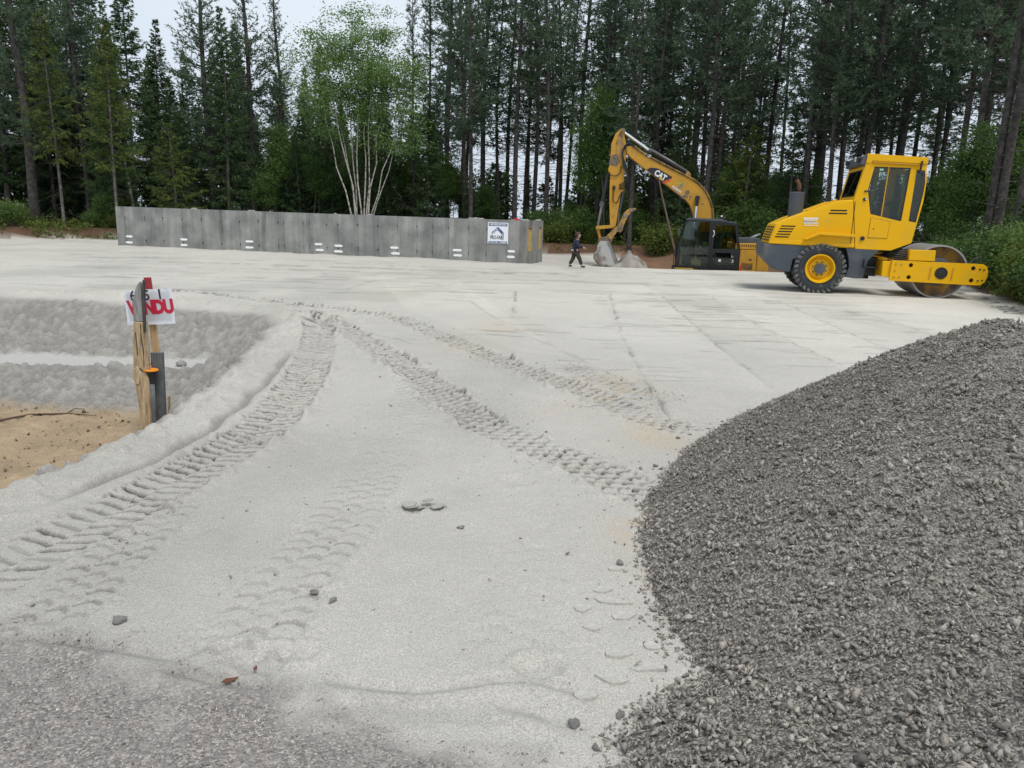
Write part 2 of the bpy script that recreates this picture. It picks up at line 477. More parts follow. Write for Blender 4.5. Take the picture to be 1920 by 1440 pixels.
def clods(x, y, freq, rad, seed):
    """rounded lumps on a jittered grid"""
    fx, fy = x * freq, y * freq
    ix, iy = np.floor(fx), np.floor(fy); out = np.zeros(x.shape)
    for dx in (-1, 0, 1):
        for dy in (-1, 0, 1):
            jx, jy = ix + dx, iy + dy
            px = jx + 0.15 + 0.7 * _hash(jx, jy, seed * 11 + 1); py = jy + 0.15 + 0.7 * _hash(jx, jy, seed * 11 + 2)
            r = rad * (0.25 + 0.75 * _hash(jx, jy, seed * 11 + 3)) * (_hash(jx, jy, seed * 11 + 4) > 0.25)
            q = 1 - ((fx - px) ** 2 + (fy - py) ** 2) / (r * r + 1e-6)
            out = np.maximum(out, np.sqrt(np.clip(q, 0, 1)) * r / rad)
    return out

def build_ground():
    ys = [-12, -8, -5, -3, -1.5, -0.5, 0.2, 0.7, 1.0, 1.2, 1.35]
    y = 1.45
    while y < 260:
        ys.append(y); y += min(max(0.0095, (0.00040 if 5.5 < y < 13.5 else 0.00062) * y * y), 12)
    ys = np.array(ys)
    uf = np.linspace(-1, 1, 610)
    us = np.r_[-3.6, -2.6, -2.0, -1.6, -1.35, -1.18, -1.08, uf, 1.08, 1.18, 1.35, 1.6, 2.0, 2.6, 3.6]
    W = 1.5 + 0.74 * np.maximum(ys, 0)
    X = (us[None, :] * W[:, None]).ravel()
    Y = np.repeat(ys, len(us))
    Z, pd, d, fd = base_height(X, Y)
    near = Y < 40
    pad = (pd < 0.02) & (fd <= 0)
    # -- colour of the ground stuff itself
    n1 = fbm(X * 0.7, Y * 0.7, 11, 4); n2 = fbm(X * 3, Y * 3, 12, 4); n3 = fbm(X * 14, Y * 14, 13, 3)
    sand = np.stack([0.440 + 0 * X, 0.417 + 0 * X, 0.375 + 0 * X], 1)
    warm = np.array([0.550, 0.521, 0.460])
    k = (sstep(8, 14, Y) * 0.55 + sstep(1.2, 4, X) * 0.45)[:, None]
    C = sand * (1 - k) + warm * k
    damp = sstep(0.52, 0.70, fbm(X * 0.5 + 3, Y * 0.28, 14, 4))
    C *= (0.90 + 0.18 * n1 + 0.10 * (n2 - 0.5) + 0.08 * (n3 - .5) - 0.10 * damp)[:, None]
    # roller passes: each lane pressed to a slightly different tone
    lanes = np.zeros(X.shape)
    for kx in ('S0a', 'S1', 'S2', 'S3', 'S4', 'S5'):
        p = sorted(PATHS[kx], key=lambda q: q[1])
        lanes += (X > np.interp(Y, [q[1] for q in p], [q[0] for q in p]))
    tone = np.array([0.0, 0.05, 0.07, -0.01, 0.06, 0.01, 0.05])[lanes.astype(int)]
    ln = sstep(5, 8, Y) * (1 - sstep(17, 19, Y)) * (X > -1.5)
    C *= (1 + tone * ln)[:, None]
    lp = inside(X, Y, [(-2.9, 17), (-1.2, 17.4), (0.6, 8.4), (0.1, 8.6), (-1.8, 12.5)]).astype(float)
    C *= (1 + 0.07 * lp)[:, None]
    # rusty sand stains
    st = np.zeros(X.shape)
    for sx, sy, sr, sa in [(-2.1, 15.4, 0.9, 0.4), (-0.2, 10.5, 0.45, 0.7), (0.94, 6.9, 0.35, 0.9), (0.62, 3.55, 0.16, 1.0), (1.0, 5.2, 0.28, 0.9), (0.92, 6.4, 0.25, 0.9), (0.45, 5.9, .2, .5), (-0.5, 9.2, .5, .5), (0.66, 3.1, 0.1, 0.6)]:
        st = np.maximum(st, sa * np.exp(-((X - sx) ** 2 + ((Y - sy) * 0.55) ** 2) / sr ** 2) * sstep(0.44, 0.58, 0.6 * n2 + 0.4 * n3 + 0.03))
    C = C * (1 - st[:, None] * np.array([0.0, 0.08, 0.20]))
    # hollow: loose grey clods, tan subsoil in front
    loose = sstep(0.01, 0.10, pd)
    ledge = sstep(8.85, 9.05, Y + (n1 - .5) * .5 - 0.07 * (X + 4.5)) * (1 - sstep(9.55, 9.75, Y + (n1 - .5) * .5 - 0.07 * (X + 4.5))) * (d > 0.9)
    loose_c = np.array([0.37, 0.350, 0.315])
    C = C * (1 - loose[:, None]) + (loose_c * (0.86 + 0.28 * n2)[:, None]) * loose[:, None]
    C = C * (1 - ledge[:, None]) + np.array([0.435, 0.42, 0.388]) * ledge[:, None]
    tan = sstep(0.28, 0.42, pd) * (1 - sstep(7.25, 7.6, Y + (n2 - .5) * 0.5)) * sstep(0.25, 0.5, d + (n2 - .5) * .5)
    tan_c = np.array([0.385, 0.30, 0.205]) * (0.62 + 0.5 * n2 + 0.26 * n3)[:, None]
    edge_dark = np.exp(-((d - 0.55) / 0.28) ** 2) * sstep(0.4, 0.6, n1 + n2 * .4 - .1)
    tan_c = tan_c * (1 - 0.45 * edge_dark)[:, None] * np.array([1, 0.96, 0.9])
    C = C * (1 - tan[:, None]) + tan_c * tan[:, None]
    # pebble road in the foreground left
    rb = np.interp(X, [-4, -1.71, -1.34, -0.83, -0.51, -0.06, 0.4, 2], [2.45, 2.36, 2.32, 2.14, 2.03, 1.88, 1.75, 1.5])
    road = sstep(-0.16, 0.22, rb - Y + (fbm(X * 5, Y * 5, 21) - .5) * 0.55)
    road_c = np.array([0.27, 0.253, 0.235]) * (0.85 + 0.3 * n2)[:, None]
    C = C * (1 - road[:, None]) + road_c * road[:, None]
    skirt = np.exp(-((Y - rb - 0.08) / 0.13) ** 2) * (X < 1.0) * sstep(.35, .6, fbm(X * 3, Y * 9, 77))
    C *= (1 - 0.16 * skirt)[:, None]
    # forest floor: bare brown soil then moss and litter
    soil = np.array([0.115, 0.068, 0.042]) * (0.7 + 0.6 * n2)[:, None]
    fl = np.array([0.05, 0.055, 0.022]) * (0.6 + 0.8 * n2)[:, None]
    s1 = sstep(0, 0.35, fd + (n2 - .5) * 0.5 * (fd > 0)); s2 = sstep(1.8, 3.2, fd + (n1 - .5) * 1.2)
    C = C * (1 - s1[:, None]) + soil * s1[:, None]
    C = C * (1 - s2[:, None]) + fl * s2[:, None]
    cut = sstep(0.15, 0.5, -Z) * (Y > 24)
    C = C * (1 - cut[:, None]) + soil * 1.4 * cut[:, None]
    dug = sstep(27.9, 28.6, Y + (n2 - .5) * 1.5) * (1 - s2) * sstep(4.3, 5.0, X + (n1 - .5)) * (X < 12)
    C = C * (1 - dug[:, None]) + soil * 1.7 * dug[:, None]
    # -- relief
    lump = np.maximum(0, fbm(X * 8, Y * 8, 31, 3) - 0.40) * 0.24 + np.maximum(0, fbm(X * 20, Y * 20, 32, 2) - 0.48) * 0.10
    cl = np.zeros(X.shape); mk = (loose > 0.02) & near & (np.abs(X) < 14)
    cl[mk] = clods(X[mk], Y[mk], 5.0, 0.45, 1) * 0.05 + clods(X[mk], Y[mk], 10.0, 0.72, 2) * 0.046 + clods(X[mk] + .37, Y[mk], 17.0, 0.75, 3) * 0.03
    Z = Z + (0.35 * lump + cl) * loose * (1 - ledge) * (1 - 0.85 * tan) * near
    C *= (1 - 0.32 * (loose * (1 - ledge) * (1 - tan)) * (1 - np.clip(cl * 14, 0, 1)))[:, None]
    Z = Z + (fbm(X * 25, Y * 25, 33, 3) - 0.5) * 0.006 * pad * near
    Z = Z + ((n2 - .5) * 0.04 + np.maximum(0, n3 - 0.52) * 0.06) * tan
    # loose spoil lip where the pad meets the hollow
    dp = seg_dist(X, Y, PIT[:8]); dpf = seg_dist(X, Y, PIT[10:])
    lipn = fbm(X * 7, Y * 7, 34, 3)
    Z = Z + 0.06 * np.exp(-(dp / 0.20) ** 2) * (0.30 + 3.0 * np.maximum(0, lipn - .38)) * near
    Z = Z + 0.05 * np.exp(-(dpf / 0.25) ** 2) * np.maximum(0, lipn - .30) * 4 * near
    clodn = np.exp(-((X + 3.0) / 0.8) ** 2 - ((Y - 10.9) / 0.7) ** 2)
    Z = Z + 0.28 * clodn * np.maximum(0, fbm(X * 6, Y * 6, 35, 3) - 0.35) * near
    # groove beside the left wheel track
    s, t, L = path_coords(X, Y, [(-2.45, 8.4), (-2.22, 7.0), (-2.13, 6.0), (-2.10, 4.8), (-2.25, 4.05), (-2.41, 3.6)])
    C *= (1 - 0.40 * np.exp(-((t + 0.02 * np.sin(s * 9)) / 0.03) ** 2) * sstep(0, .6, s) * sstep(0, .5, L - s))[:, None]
    Z = Z - 0.045 * np.exp(-((t + 0.02 * np.sin(s * 9)) / 0.035) ** 2) * sstep(0, .6, s) * sstep(0, .5, L - s) + 0.012 * np.exp(-((t - 0.08) / 0.05) ** 2)
    groove_dark = np.zeros(X.shape)
    for (pts, hw, pitch, dep, cols, stg) in TRACKS:
        xs_, ys_ = [p[0] for p in pts], [p[1] for p in pts]
        m = (X > min(xs_) - .6) & (X < max(xs_) + .6) & (Y > min(ys_) - .6) & (Y < max(ys_) + .6)
        x, y_ = X[m], Y[m]
        s, t, L = path_coords(x, y_, pts)
        cum = np.r_[0, np.cumsum(np.hypot(np.diff(xs_), np.diff(ys_)))]
        g = np.interp(s / L, cum / cum[-1], stg)
        g = g * np.clip(0.15 + 1.7 * fbm(x * 3, y_ * 3, 41), 0.25, 1.35) * (s > 0.01) * (s < L - 0.01)
        tt = t + (fbm(x * 6, y_ * 6, 42) - .5) * 0.04
        ins = 1 - sstep(hw - 0.02, hw + 0.03, np.abs(tt))
        v = (tt + hw) / (2 * hw) * cols
        ci = np.floor(v); lv = v - ci - 0.5
        warp = (fbm(x * 8, y_ * 8, 43) - .5) * 0.38
        if cols == 2:
            ph = s / pitch + 0.5 * (ci % 2) + 0.55 * np.abs(tt) / hw + warp
        else:
            ph = s / pitch + 0.5 * (ci % 2) - 1.4 * lv ** 2 + warp
        f = ph - np.floor(ph)
        g = g * (0.35 + 0.85 * _hash(np.floor(ph), ci + 50, 17)) * (0.6 + 0.4 * (vnoise(s * 2.2, ci * 0 + 3, 18) > 0.25))
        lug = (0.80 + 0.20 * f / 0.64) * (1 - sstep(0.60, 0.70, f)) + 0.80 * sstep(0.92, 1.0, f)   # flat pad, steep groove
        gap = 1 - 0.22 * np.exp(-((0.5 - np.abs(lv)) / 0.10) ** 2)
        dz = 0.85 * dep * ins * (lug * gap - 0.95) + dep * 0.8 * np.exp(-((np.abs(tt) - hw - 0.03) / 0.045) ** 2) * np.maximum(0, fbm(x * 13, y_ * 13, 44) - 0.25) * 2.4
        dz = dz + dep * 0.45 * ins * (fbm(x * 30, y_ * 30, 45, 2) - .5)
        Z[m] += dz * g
        groove_dark[m] = np.maximum(groove_dark[m], ins * np.clip(g, 0, 1) * np.clip(1.0 - lug * 1.4, 0, 1) * dep / 0.036)
    C *= (1 - 0.82 * np.clip(groove_dark * 1.25, 0, 1))[:, None]  # sand colour darkened inside the grooves between the lugs
    # seams between the roller passes: a low crumbled ridge
    for kx, pts in PATHS.items():
        s, t, L = path_coords(X, Y, pts, 5)
        cr = np.maximum(0, fbm(X * 5, Y * 3, 51, 3) - 0.36) * 2.4
        h = kx[0] == 'H'
        wid = 0.022 if not h else 0.09
        amp = (0.030 if not h else 0.045) * np.clip(cr, 0, 1.2) * sstep(0, .3, s) * sstep(0, .3, L - s)
        Z += amp * np.exp(-((t + 0.06 * (n2 - .5)) / wid) ** 2) * near
        Z -= 0.5 * amp * np.exp(-((t - 2 * wid) / wid) ** 2) * near
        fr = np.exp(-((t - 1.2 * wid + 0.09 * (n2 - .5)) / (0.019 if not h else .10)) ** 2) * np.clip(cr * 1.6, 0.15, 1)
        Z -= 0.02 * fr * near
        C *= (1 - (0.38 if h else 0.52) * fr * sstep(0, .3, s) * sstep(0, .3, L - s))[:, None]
    # short cross cracks of the crust
    lanesz = sstep(6.5, 9, Y) * (1 - sstep(23, 24.5, Y)) * pad
    cc = vnoise(X * 1.1 + n2, Y * (7.0 - 0.16 * Y) + n2 * 1.5, 71)
    cm = sstep(0.80, 0.86, cc) * (1 - sstep(0.86, 0.93, cc)) * sstep(0.50, 0.62, fbm(X * .8, Y * .5, 72)) * lanesz
    Z -= 0.006 * cm * near
    C *= (1 - 0.10 * cm)[:, None]
    # crust cracks running across the lanes, many of them springing from the seams
    rr = np.random.default_rng(77); ncol = len(us)
    spans = []
    for kx in ('S1', 'S2', 'S3', 'S4', 'S5', 'S0a'):
        p = sorted(PATHS[kx], key=lambda q: q[1])
        for _ in range(20):
            yc = rr.uniform(p[0][1], p[-1][1]); x0 = np.interp(yc, [q[1] for q in p], [q[0] for q in p])
            ln = rr.uniform(0.12, 0.75) * (1 if rr.random() < 0.25 else -1)
            spans.append((min(x0, x0 + ln), max(x0, x0 + ln), yc, rr.uniform(0.5, 1.0)))
    for _ in range(150):
        yc = rr.uniform(9, 24); x0 = rr.uniform(-0.62 * yc, 0.5 * yc)
        if x0 < 1.0 and yc < 13.5: continue
        spans.append((x0, x0 + rr.uniform(0.25, 2.2) * (yc / 16), yc, rr.uniform(0.25, 0.9)))
    for x0, x1, yc, st_ in spans:
        i0, i1 = np.searchsorted(ys, yc - 0.25) , np.searchsorted(ys, yc + 0.25)
        sl = slice(i0 * ncol, (i1 + 1) * ncol)
        xs_, yy = X[sl], Y[sl]
        rowh = max(0.009, 0.00036 * yc * yc)
        wv = yc + 0.05 * np.sin(xs_ * 5 + yc * 40) + 0.10 * (vnoise(xs_ * 3, xs_ * 0 + yc * 9, 5) - .5)
        q = np.exp(-((yy - wv) / rowh) ** 2) * sstep(x0, x0 + 0.12, xs_) * (1 - sstep(x1 - 0.12, x1, xs_)) * pad[sl] * st_
        Z[sl] -= 0.010 * q
        Z[sl] += 0.004 * st_ * np.exp(-((yy - wv - 1.6 * rowh) / rowh) ** 2) * sstep(x0, x0 + 0.12, xs_) * (1 - sstep(x1 - 0.12, x1, xs_)) * pad[sl]
        C[sl] *= (1 - 0.32 * q)[:, None]
    for pts in CRACKS[13:]:
        m = (np.abs(X - pts[0][0]) < 1) & (np.abs(Y - pts[0][1]) < 1)
        s, t, L = path_coords(X[m], Y[m], pts, 4)
        wob = t + 0.045 * (fbm(X[m] * 16, Y[m] * 16, 52) - .5)
        Z[m] -= 0.010 * np.exp(-(wob / 0.006) ** 2) - 0.002 * np.exp(-((wob - 0.02) / 0.02) ** 2)
        C[m] *= (1 - 0.65 * np.exp(-(wob / 0.0062) ** 2))[:, None]
    # swept ridges by the road
    for pts in ([(-1.76, 2.42), (-1.38, 2.35), (-1.01, 2.27)], [(-0.66, 2.22), (-0.45, 2.17), (-0.24, 2.16), (0.03, 2.23), (0.2, 2.18), (0.29, 2.08)],
                [(-0.1, 2.12), (0.1, 2.05), (0.2, 1.95)], [(-1.3, 2.28), (-0.95, 2.18), (-0.7, 2.14)]):
        s, t, L = path_coords(X, Y, pts, 6)
        e = sstep(0, .2, s) * sstep(0, .2, L - s)
        Z += 0.016 * e * np.exp(-(t / 0.03) ** 2) - 0.012 * e * np.exp(-((t - 0.06) / 0.03) ** 2)
        C *= (1 - 0.14 * e * np.exp(-((t - 0.03) / 0.03) ** 2))[:, None]
    # scuffed hollow in the foreground, and two boot prints
    for bx, by, br, bd in [(-0.85, 2.36, 0.10, 0.02), (-0.72, 2.40, 0.07, 0.018), (-0.95, 2.42, 0.06, 0.015), (0.05, 4.25, 0.10, 0.012), (-0.78, 2.92, 0.06, 0.012), (0.12, 2.36, 0.08, 0.02), (-0.5, 3.74, 0.05, 0.015)]:
        q = np.hypot(X - bx, (Y - by) * 1.2) / br + (n3 - .5) * .5
        Z += bd * (-np.exp(-q ** 2) + 1.2 * np.exp(-((q - 1.3) / 0.35) ** 2) * n3)
    C = np.clip(C, 0.01, 0.75)
    nc, nr = len(us), len(ys)
    i = np.arange((nr - 1) * (nc - 1)); r_, c_ = i // (nc - 1), i % (nc - 1)
    a = r_ * nc + c_
    Fv = np.stack([a, a + 1, a + nc + 1, a + nc], 1)
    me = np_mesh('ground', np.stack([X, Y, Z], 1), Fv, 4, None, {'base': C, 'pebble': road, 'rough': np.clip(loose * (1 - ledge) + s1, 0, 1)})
    me.polygons.foreach_set('use_smooth', np.ones(len(me.polygons), bool))
    return me

def ground_material():
    m = bpy.data.materials.new('sand_ground'); m.use_nodes = True
    N, L = m.node_tree.nodes, m.node_tree.links
    p = N['Principled BSDF']; p.inputs['Roughness'].default_value = 0.95; p.inputs['Specular IOR Level'].default_value = 0.15
    tc = N.new('ShaderNodeTexCoord')
    def attr(n):
        a = N.new('ShaderNodeAttribute'); a.attribute_name = n; return a
    def noise(sc, det=3.0):
        n = N.new('ShaderNodeTexNoise'); n.inputs['Scale'].default_value = sc; n.inputs['Detail'].default_value = det
        n.inputs['Roughness'].default_value = 0.65
        L.new(tc.outputs['Object'], n.inputs['Vector']); return n
    def math_(op, a, b):
        n = N.new('ShaderNodeMath'); n.operation = op
        for i, v in enumerate((a, b)):
            if isinstance(v, (int, float)): n.inputs[i].default_value = v
            else: L.new(v, n.inputs[i])
        return n.outputs['Value']
    def mixc(fac, a, b, mode='MIX'):
        n = N.new('ShaderNodeMix'); n.data_type = 'RGBA'; n.blend_type = mode
        if isinstance(fac, (int, float)): n.inputs['Factor'].default_value = fac
        else: L.new(fac, n.inputs['Factor'])
        for k, v in (('A', a), ('B', b)):
            if isinstance(v, tuple): n.inputs[k].default_value = (*v, 1)
            else: L.new(v, n.inputs[k])
        return n.outputs['Result']
    base, peb, rgh = attr('base'), attr('pebble'), attr('rough')
    g1 = noise(150, 4); g2 = noise(48, 4); g3 = noise(9, 5)
    # grain: fine salt-and-pepper
    sp = N.new('ShaderNodeMapRange'); sp.inputs['From Min'].default_value = 0.36; sp.inputs['From Max'].default_value = 0.64
    sp.inputs['To Min'].default_value = 0.74; sp.inputs['To Max'].default_value = 1.24
    L.new(g1.outputs['Fac'], sp.inputs['Value'])
    sp2 = N.new('ShaderNodeMapRange'); sp2.inputs['From Min'].default_value = 0.3; sp2.inputs['From Max'].default_value = 0.7
    sp2.inputs['To Min'].default_value = 0.92; sp2.inputs['To Max'].default_value = 1.08
    L.new(g2.outputs['Fac'], sp2.inputs['Value'])
    k = math_('MULTIPLY', sp.outputs['Result'], sp2.outputs['Result'])
    cb = N.new('ShaderNodeCombineColor')
    for c in ('Red', 'Green', 'Blue'): L.new(k, cb.inputs[c])
    col = mixc(1.0, base.outputs['Color'], cb.outputs['Color'], 'MULTIPLY')
    # pebbles of the road: rounded cells of mixed stone colours
    vo = N.new('ShaderNodeTexVoronoi'); vo.inputs['Scale'].default_value = 135
    L.new(tc.outputs['Object'], vo.inputs['Vector'])
    rp = N.new('ShaderNodeValToRGB'); cr = rp.color_ramp
    cr.elements[0].color = (0.12, 0.112, 0.105, 1); cr.elements[1].color = (0.56, 0.51, 0.45, 1)
    e = cr.elements.new(0.45); e.color = (0.245, 0.23, 0.212, 1)
    e = cr.elements.new(0.75); e.color = (0.33, 0.28, 0.25, 1)
    sr = N.new('ShaderNodeSeparateColor'); L.new(vo.outputs['Color'], sr.inputs['Color'])
    L.new(sr.outputs['Red'], rp.inputs['Fac'])
    pc = mixc(0.75, base.outputs['Color'], rp.outputs['Color'])
    col = mixc(math_('MULTIPLY', peb.outputs['Fac'], 0.95), col, pc)
    L.new(col, p.inputs['Base Color'])
    inv = math_('SUBTRACT', 0.6, vo.outputs['Distance'])
    ph = math_('MULTIPLY', math_('MULTIPLY', inv, 0.008), peb.outputs['Fac'])
    h = math_('ADD', math_('MULTIPLY', g1.outputs['Fac'], 0.0035), math_('MULTIPLY', g2.outputs['Fac'], 0.006))
    h = math_('ADD', h, math_('MULTIPLY', math_('MULTIPLY', g3.outputs['Fac'], rgh.outputs['Fac']), 0.05))
    h = math_('ADD', h, math_('MULTIPLY', math_('MULTIPLY', g2.outputs['Fac'], rgh.outputs['Fac']), 0.02))
    h = math_('ADD', h, ph)
    bp = N.new('ShaderNodeBump'); bp.inputs['Distance'].default_value = 1.0; bp.inputs['Strength'].default_value = 0.75
    L.new(h, bp.inputs['Height']); L.new(bp.outputs['Normal'], p.inputs['Normal'])
    return m

M['ground'] = ground_material()
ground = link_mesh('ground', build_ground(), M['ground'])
tag(ground, 'pale grey compacted sand pad with wheel tracks and loose banks', 'ground', kind='structure')

# ================================================================== crushed stone pile
PILE = (2.891, 4.558, 1.584, 3.177, -0.5845, 1.005)
def pile_height(x, y):
    cx, cy, a, b, th, Hh = PILE
    c, s = math.cos(th), math.sin(th)
    u = ((x - cx) * c + (y - cy) * s) / a; v = (-(x - cx) * s + (y - cy) * c) / b
    r = np.hypot(u, v)
    z = Hh * (1.06 - np.sqrt(r * r + 0.0108))
    z = z + (fbm(x * 1.6, y * 1.6, 91, 3) - 0.5) * 0.16 * np.clip(z * 3, 0.15, 1)
    # low apron spreading towards the road
    toe = [(1.30, 5.3), (0.97, 4.63), (0.79, 3.89), (0.65, 3.28), (0.63, 2.75), (0.55, 2.38), (0.34, 2.10), (0.14, 1.84), (-0.02, 1.5), (-0.1, 0.9)]
    ins = inside(x, y, toe + [(7, 0.9), (7, 5.3)])
    d = seg_dist(x, y, toe) + (fbm(x * 6, y * 6, 93, 2) - .5) * 0.12 + (fbm(x * 1.9, y * 1.9, 94, 2) - .5) * 0.22
    ap = np.where(ins, 0.30 * np.minimum(d, 1.0) - 0.035, -0.035 - 0.5 * d)
    return np.maximum(z, ap)

def stone_variants(n, seed):
    rg = np.random.default_rng(seed); out = []
    for _ in range(n):
        bm = bmesh.new()
        for p in rg.normal(size=(8, 3)):
            p = p / np.linalg.norm(p) * rg.uniform(0.75, 1.1)
            bm.verts.new((p[0] * 1.25, p[1] * 0.85, p[2] * 0.52))
        q = bmesh.ops.convex_hull(bm, input=bm.verts[:])
        bmesh.ops.delete(bm, geom=[v for v in bm.verts if not v.link_faces], context='VERTS')
        bm.verts.index_update()
        out.append((np.array([v.co[:] for v in bm.verts]), np.array([[v.index for v in f.verts] for f in bm.faces])))
        bm.free()
    return out

def scatter_stones(name, P, size, seed, tone, m):
    """one mesh of many small stones"""
    rg = np.random.default_rng(seed)
    vars_ = stone_variants(14, seed)
    which = rg.integers(0, len(vars_), len(P))
    q = rg.normal(size=(len(P), 4)); q /= np.linalg.norm(q, axis=1)[:, None]
    w, x, y, z = q.T
    Rm = np.stack([1 - 2 * (y * y + z * z), 2 * (x * y - z * w), 2 * (x * z + y * w), 2 * (x * y + z * w), 1 - 2 * (x * x + z * z), 2 * (y * z - x * w),
                   2 * (x * z - y * w), 2 * (y * z + x * w), 1 - 2 * (x * x + y * y)], 1).reshape(-1, 3, 3)
    Vs, Fs, Ts, off = [], [], [], 0
    for k, (bv, bf) in enumerate(vars_):
        idx = np.nonzero(which == k)[0]
        if not len(idx): continue
        v = np.einsum('nij,kj->nki', Rm[idx], bv) * size[idx, None, None] + P[idx, None, :]
        n, kk = v.shape[:2]
        Vs.append(v.reshape(-1, 3))
        Fs.append((bf[None] + (np.arange(n) * kk)[:, None, None] + off).reshape(-1, 3))
        Ts.append(np.repeat(tone[idx], kk)); off += n * kk
    return np_mesh(name, np.concatenate(Vs), np.concatenate(Fs), 3, m, {'tint': np.concatenate(Ts)})

def stone_material(name, dark, light, third=None):
    m = bpy.data.materials.new(name); m.use_nodes = True
    N, L = m.node_tree.nodes, m.node_tree.links
    p = N['Principled BSDF']; p.inputs['Roughness'].default_value = 0.95; p.inputs['Specular IOR Level'].default_value = 0.1
    at = N.new('ShaderNodeAttribute'); at.attribute_name = 'tint'
    rp = N.new('ShaderNodeValToRGB')
    rp.color_ramp.elements[0].color = (*dark, 1); rp.color_ramp.elements[1].color = (*light, 1)
    if third:
        e = rp.color_ramp.elements.new(0.5); e.color = (*third, 1)
    tc = N.new('ShaderNodeTexCoord'); ns = N.new('ShaderNodeTexNoise'); ns.inputs['Scale'].default_value = 120; ns.inputs['Detail'].default_value = 3
    L.new(tc.outputs['Object'], ns.inputs['Vector'])
    mr = N.new('ShaderNodeMapRange'); mr.inputs['To Min'].default_value = 0.6; mr.inputs['To Max'].default_value = 1.4
    L.new(ns.outputs['Fac'], mr.inputs['Value'])
    mx = N.new('ShaderNodeMix'); mx.data_type = 'RGBA'; mx.blend_type = 'MULTIPLY'; mx.inputs['Factor'].default_value = 1
    cb = N.new('ShaderNodeCombineColor')
    for c in ('Red', 'Green', 'Blue'): L.new(mr.outputs['Result'], cb.inputs[c])
    L.new(at.outputs['Fac'], rp.inputs['Fac']); L.new(rp.outputs['Color'], mx.inputs['A']); L.new(cb.outputs['Color'], mx.inputs['B'])
    L.new(mx.outputs['Result'], p.inputs['Base Color'])
    bp = N.new('ShaderNodeBump'); bp.inputs['Distance'].default_value = 0.004; bp.inputs['Strength'].default_value = 0.5
    L.new(ns.outputs['Fac'], bp.inputs['Height']); L.new(bp.outputs['Normal'], p.inputs['Normal'])
    return m

M['crushed'] = stone_material('crushed_stone', (0.12, 0.110, 0.098), (0.50, 0.460, 0.402), (0.285, 0.261, 0.229))
M['pebble'] = stone_material('road_pebble', (0.12, 0.112, 0.105), (0.62, 0.57, 0.51), (0.26, 0.24, 0.22))
def fines_material():
    m = bpy.data.materials.new('stone_fines'); m.use_nodes = True
    N, L = m.node_tree.nodes, m.node_tree.links
    p = N['Principled BSDF']; p.inputs['Roughness'].default_value = 0.9; p.inputs['Specular IOR Level'].default_value = 0.2
    tc = N.new('ShaderNodeTexCoord')
    vo = N.new('ShaderNodeTexVoronoi'); vo.inputs['Scale'].default_value = 78; vo.inputs['Randomness'].default_value = 1.0
    L.new(tc.outputs['Object'], vo.inputs['Vector'])
    sr = N.new('ShaderNodeSeparateColor'); L.new(vo.outputs['Color'], sr.inputs['Color'])
    rp = N.new('ShaderNodeValToRGB'); rp.color_ramp.elements[0].color = (0.13, 0.119, 0.105, 1); rp.color_ramp.elements[1].color = (0.43, 0.395, 0.345, 1)
    L.new(sr.outputs['Red'], rp.inputs['Fac']); L.new(rp.outputs['Color'], p.inputs['Base Color'])
    bp = N.new('ShaderNodeBump'); bp.inputs['Distance'].default_value = 0.02; bp.inputs['Strength'].default_value = 1.0; bp.invert = True
    L.new(vo.outputs['Distance'], bp.inputs['Height']); L.new(bp.outputs['Normal'], p.inputs['Normal'])
    return m
M['fines'] = fines_material()

def build_pile():
    root = empty('gravel_pile', (0, 0, 0))
    tag(root, 'big pile of dark grey crushed stone in the right foreground', 'gravel pile', kind='stuff')
    gx, gy = np.meshgrid(np.linspace(-0.6, 5.6, 170), np.linspace(0.9, 8.4, 200))
    x, y = gx.ravel(), gy.ravel()
    h = pile_height(x, y)
    zb = base_height(x, y)[0]
    z = np.where(h > -0.2, zb + h - 0.012, zb - 0.15) + (fbm(x * 20, y * 20, 95, 2) - .5) * 0.02
    nc, nr = gx.shape[1], gx.shape[0]
    i = np.arange((nr - 1) * (nc - 1)); a = (i // (nc - 1)) * nc + i % (nc - 1)
    Fv = np.stack([a, a + 1, a + nc + 1, a + nc], 1)
    keep = (h[Fv] > -0.02).any(1)
    Fv = Fv[keep]; u, inv = np.unique(Fv, return_inverse=True)
    me = np_mesh('core', np.stack([x, y, z], 1)[u], inv.reshape(-1, 4), 4, M['fines'])
    core = link_mesh('core', me, M['fines'], root, True); core['kind'] = 'stuff'
    rg = np.random.default_rng(4)
    # stones: denser sampling nearer the front where they show largest
    n = 440000
    px, py = rg.uniform(-0.6, 5.6, n), rg.uniform(0.9, 8.4, n)
    h = pile_height(px, py)
    dist = np.hypot(px, py)
    side = (px - 2.9) * 0.55 + (py - 4.5) * 0.83          # far flank is out of sight
    keepp = np.where(h > -0.01, 1.0, np.exp((h + 0.0) / 0.018) * 0.42)
    keepp *= np.clip(1.25 - dist * 0.11, 0.35, 1)
    keepp *= np.where(side > 1.6, 0.25, 1)
    k = rg.random(n) < keepp * 0.46
    px, py, h = px[k], py[k], h[k]
    size = np.clip(rg.lognormal(math.log(0.0078), 0.44, len(px)), 0.0038, 0.024)
    gzv = base_height(px, py)[0]
    pz = gzv + np.maximum(h, 0) + size * rg.uniform(-0.1, 0.55, len(px))
    tone = np.clip(0.46 + 0.17 * rg.normal(size=len(px)) + (fbm(px * 1.2, py * 1.2, 96) - .5) * 0.35, 0, 1)
    me = scatter_stones('stones', np.stack([px, py, pz], 1), size, 5, tone, M['crushed'])
    st = link_mesh('stones', me, M['crushed'], root); st['kind'] = 'stuff'
    return len(px)

n_stones = build_pile()

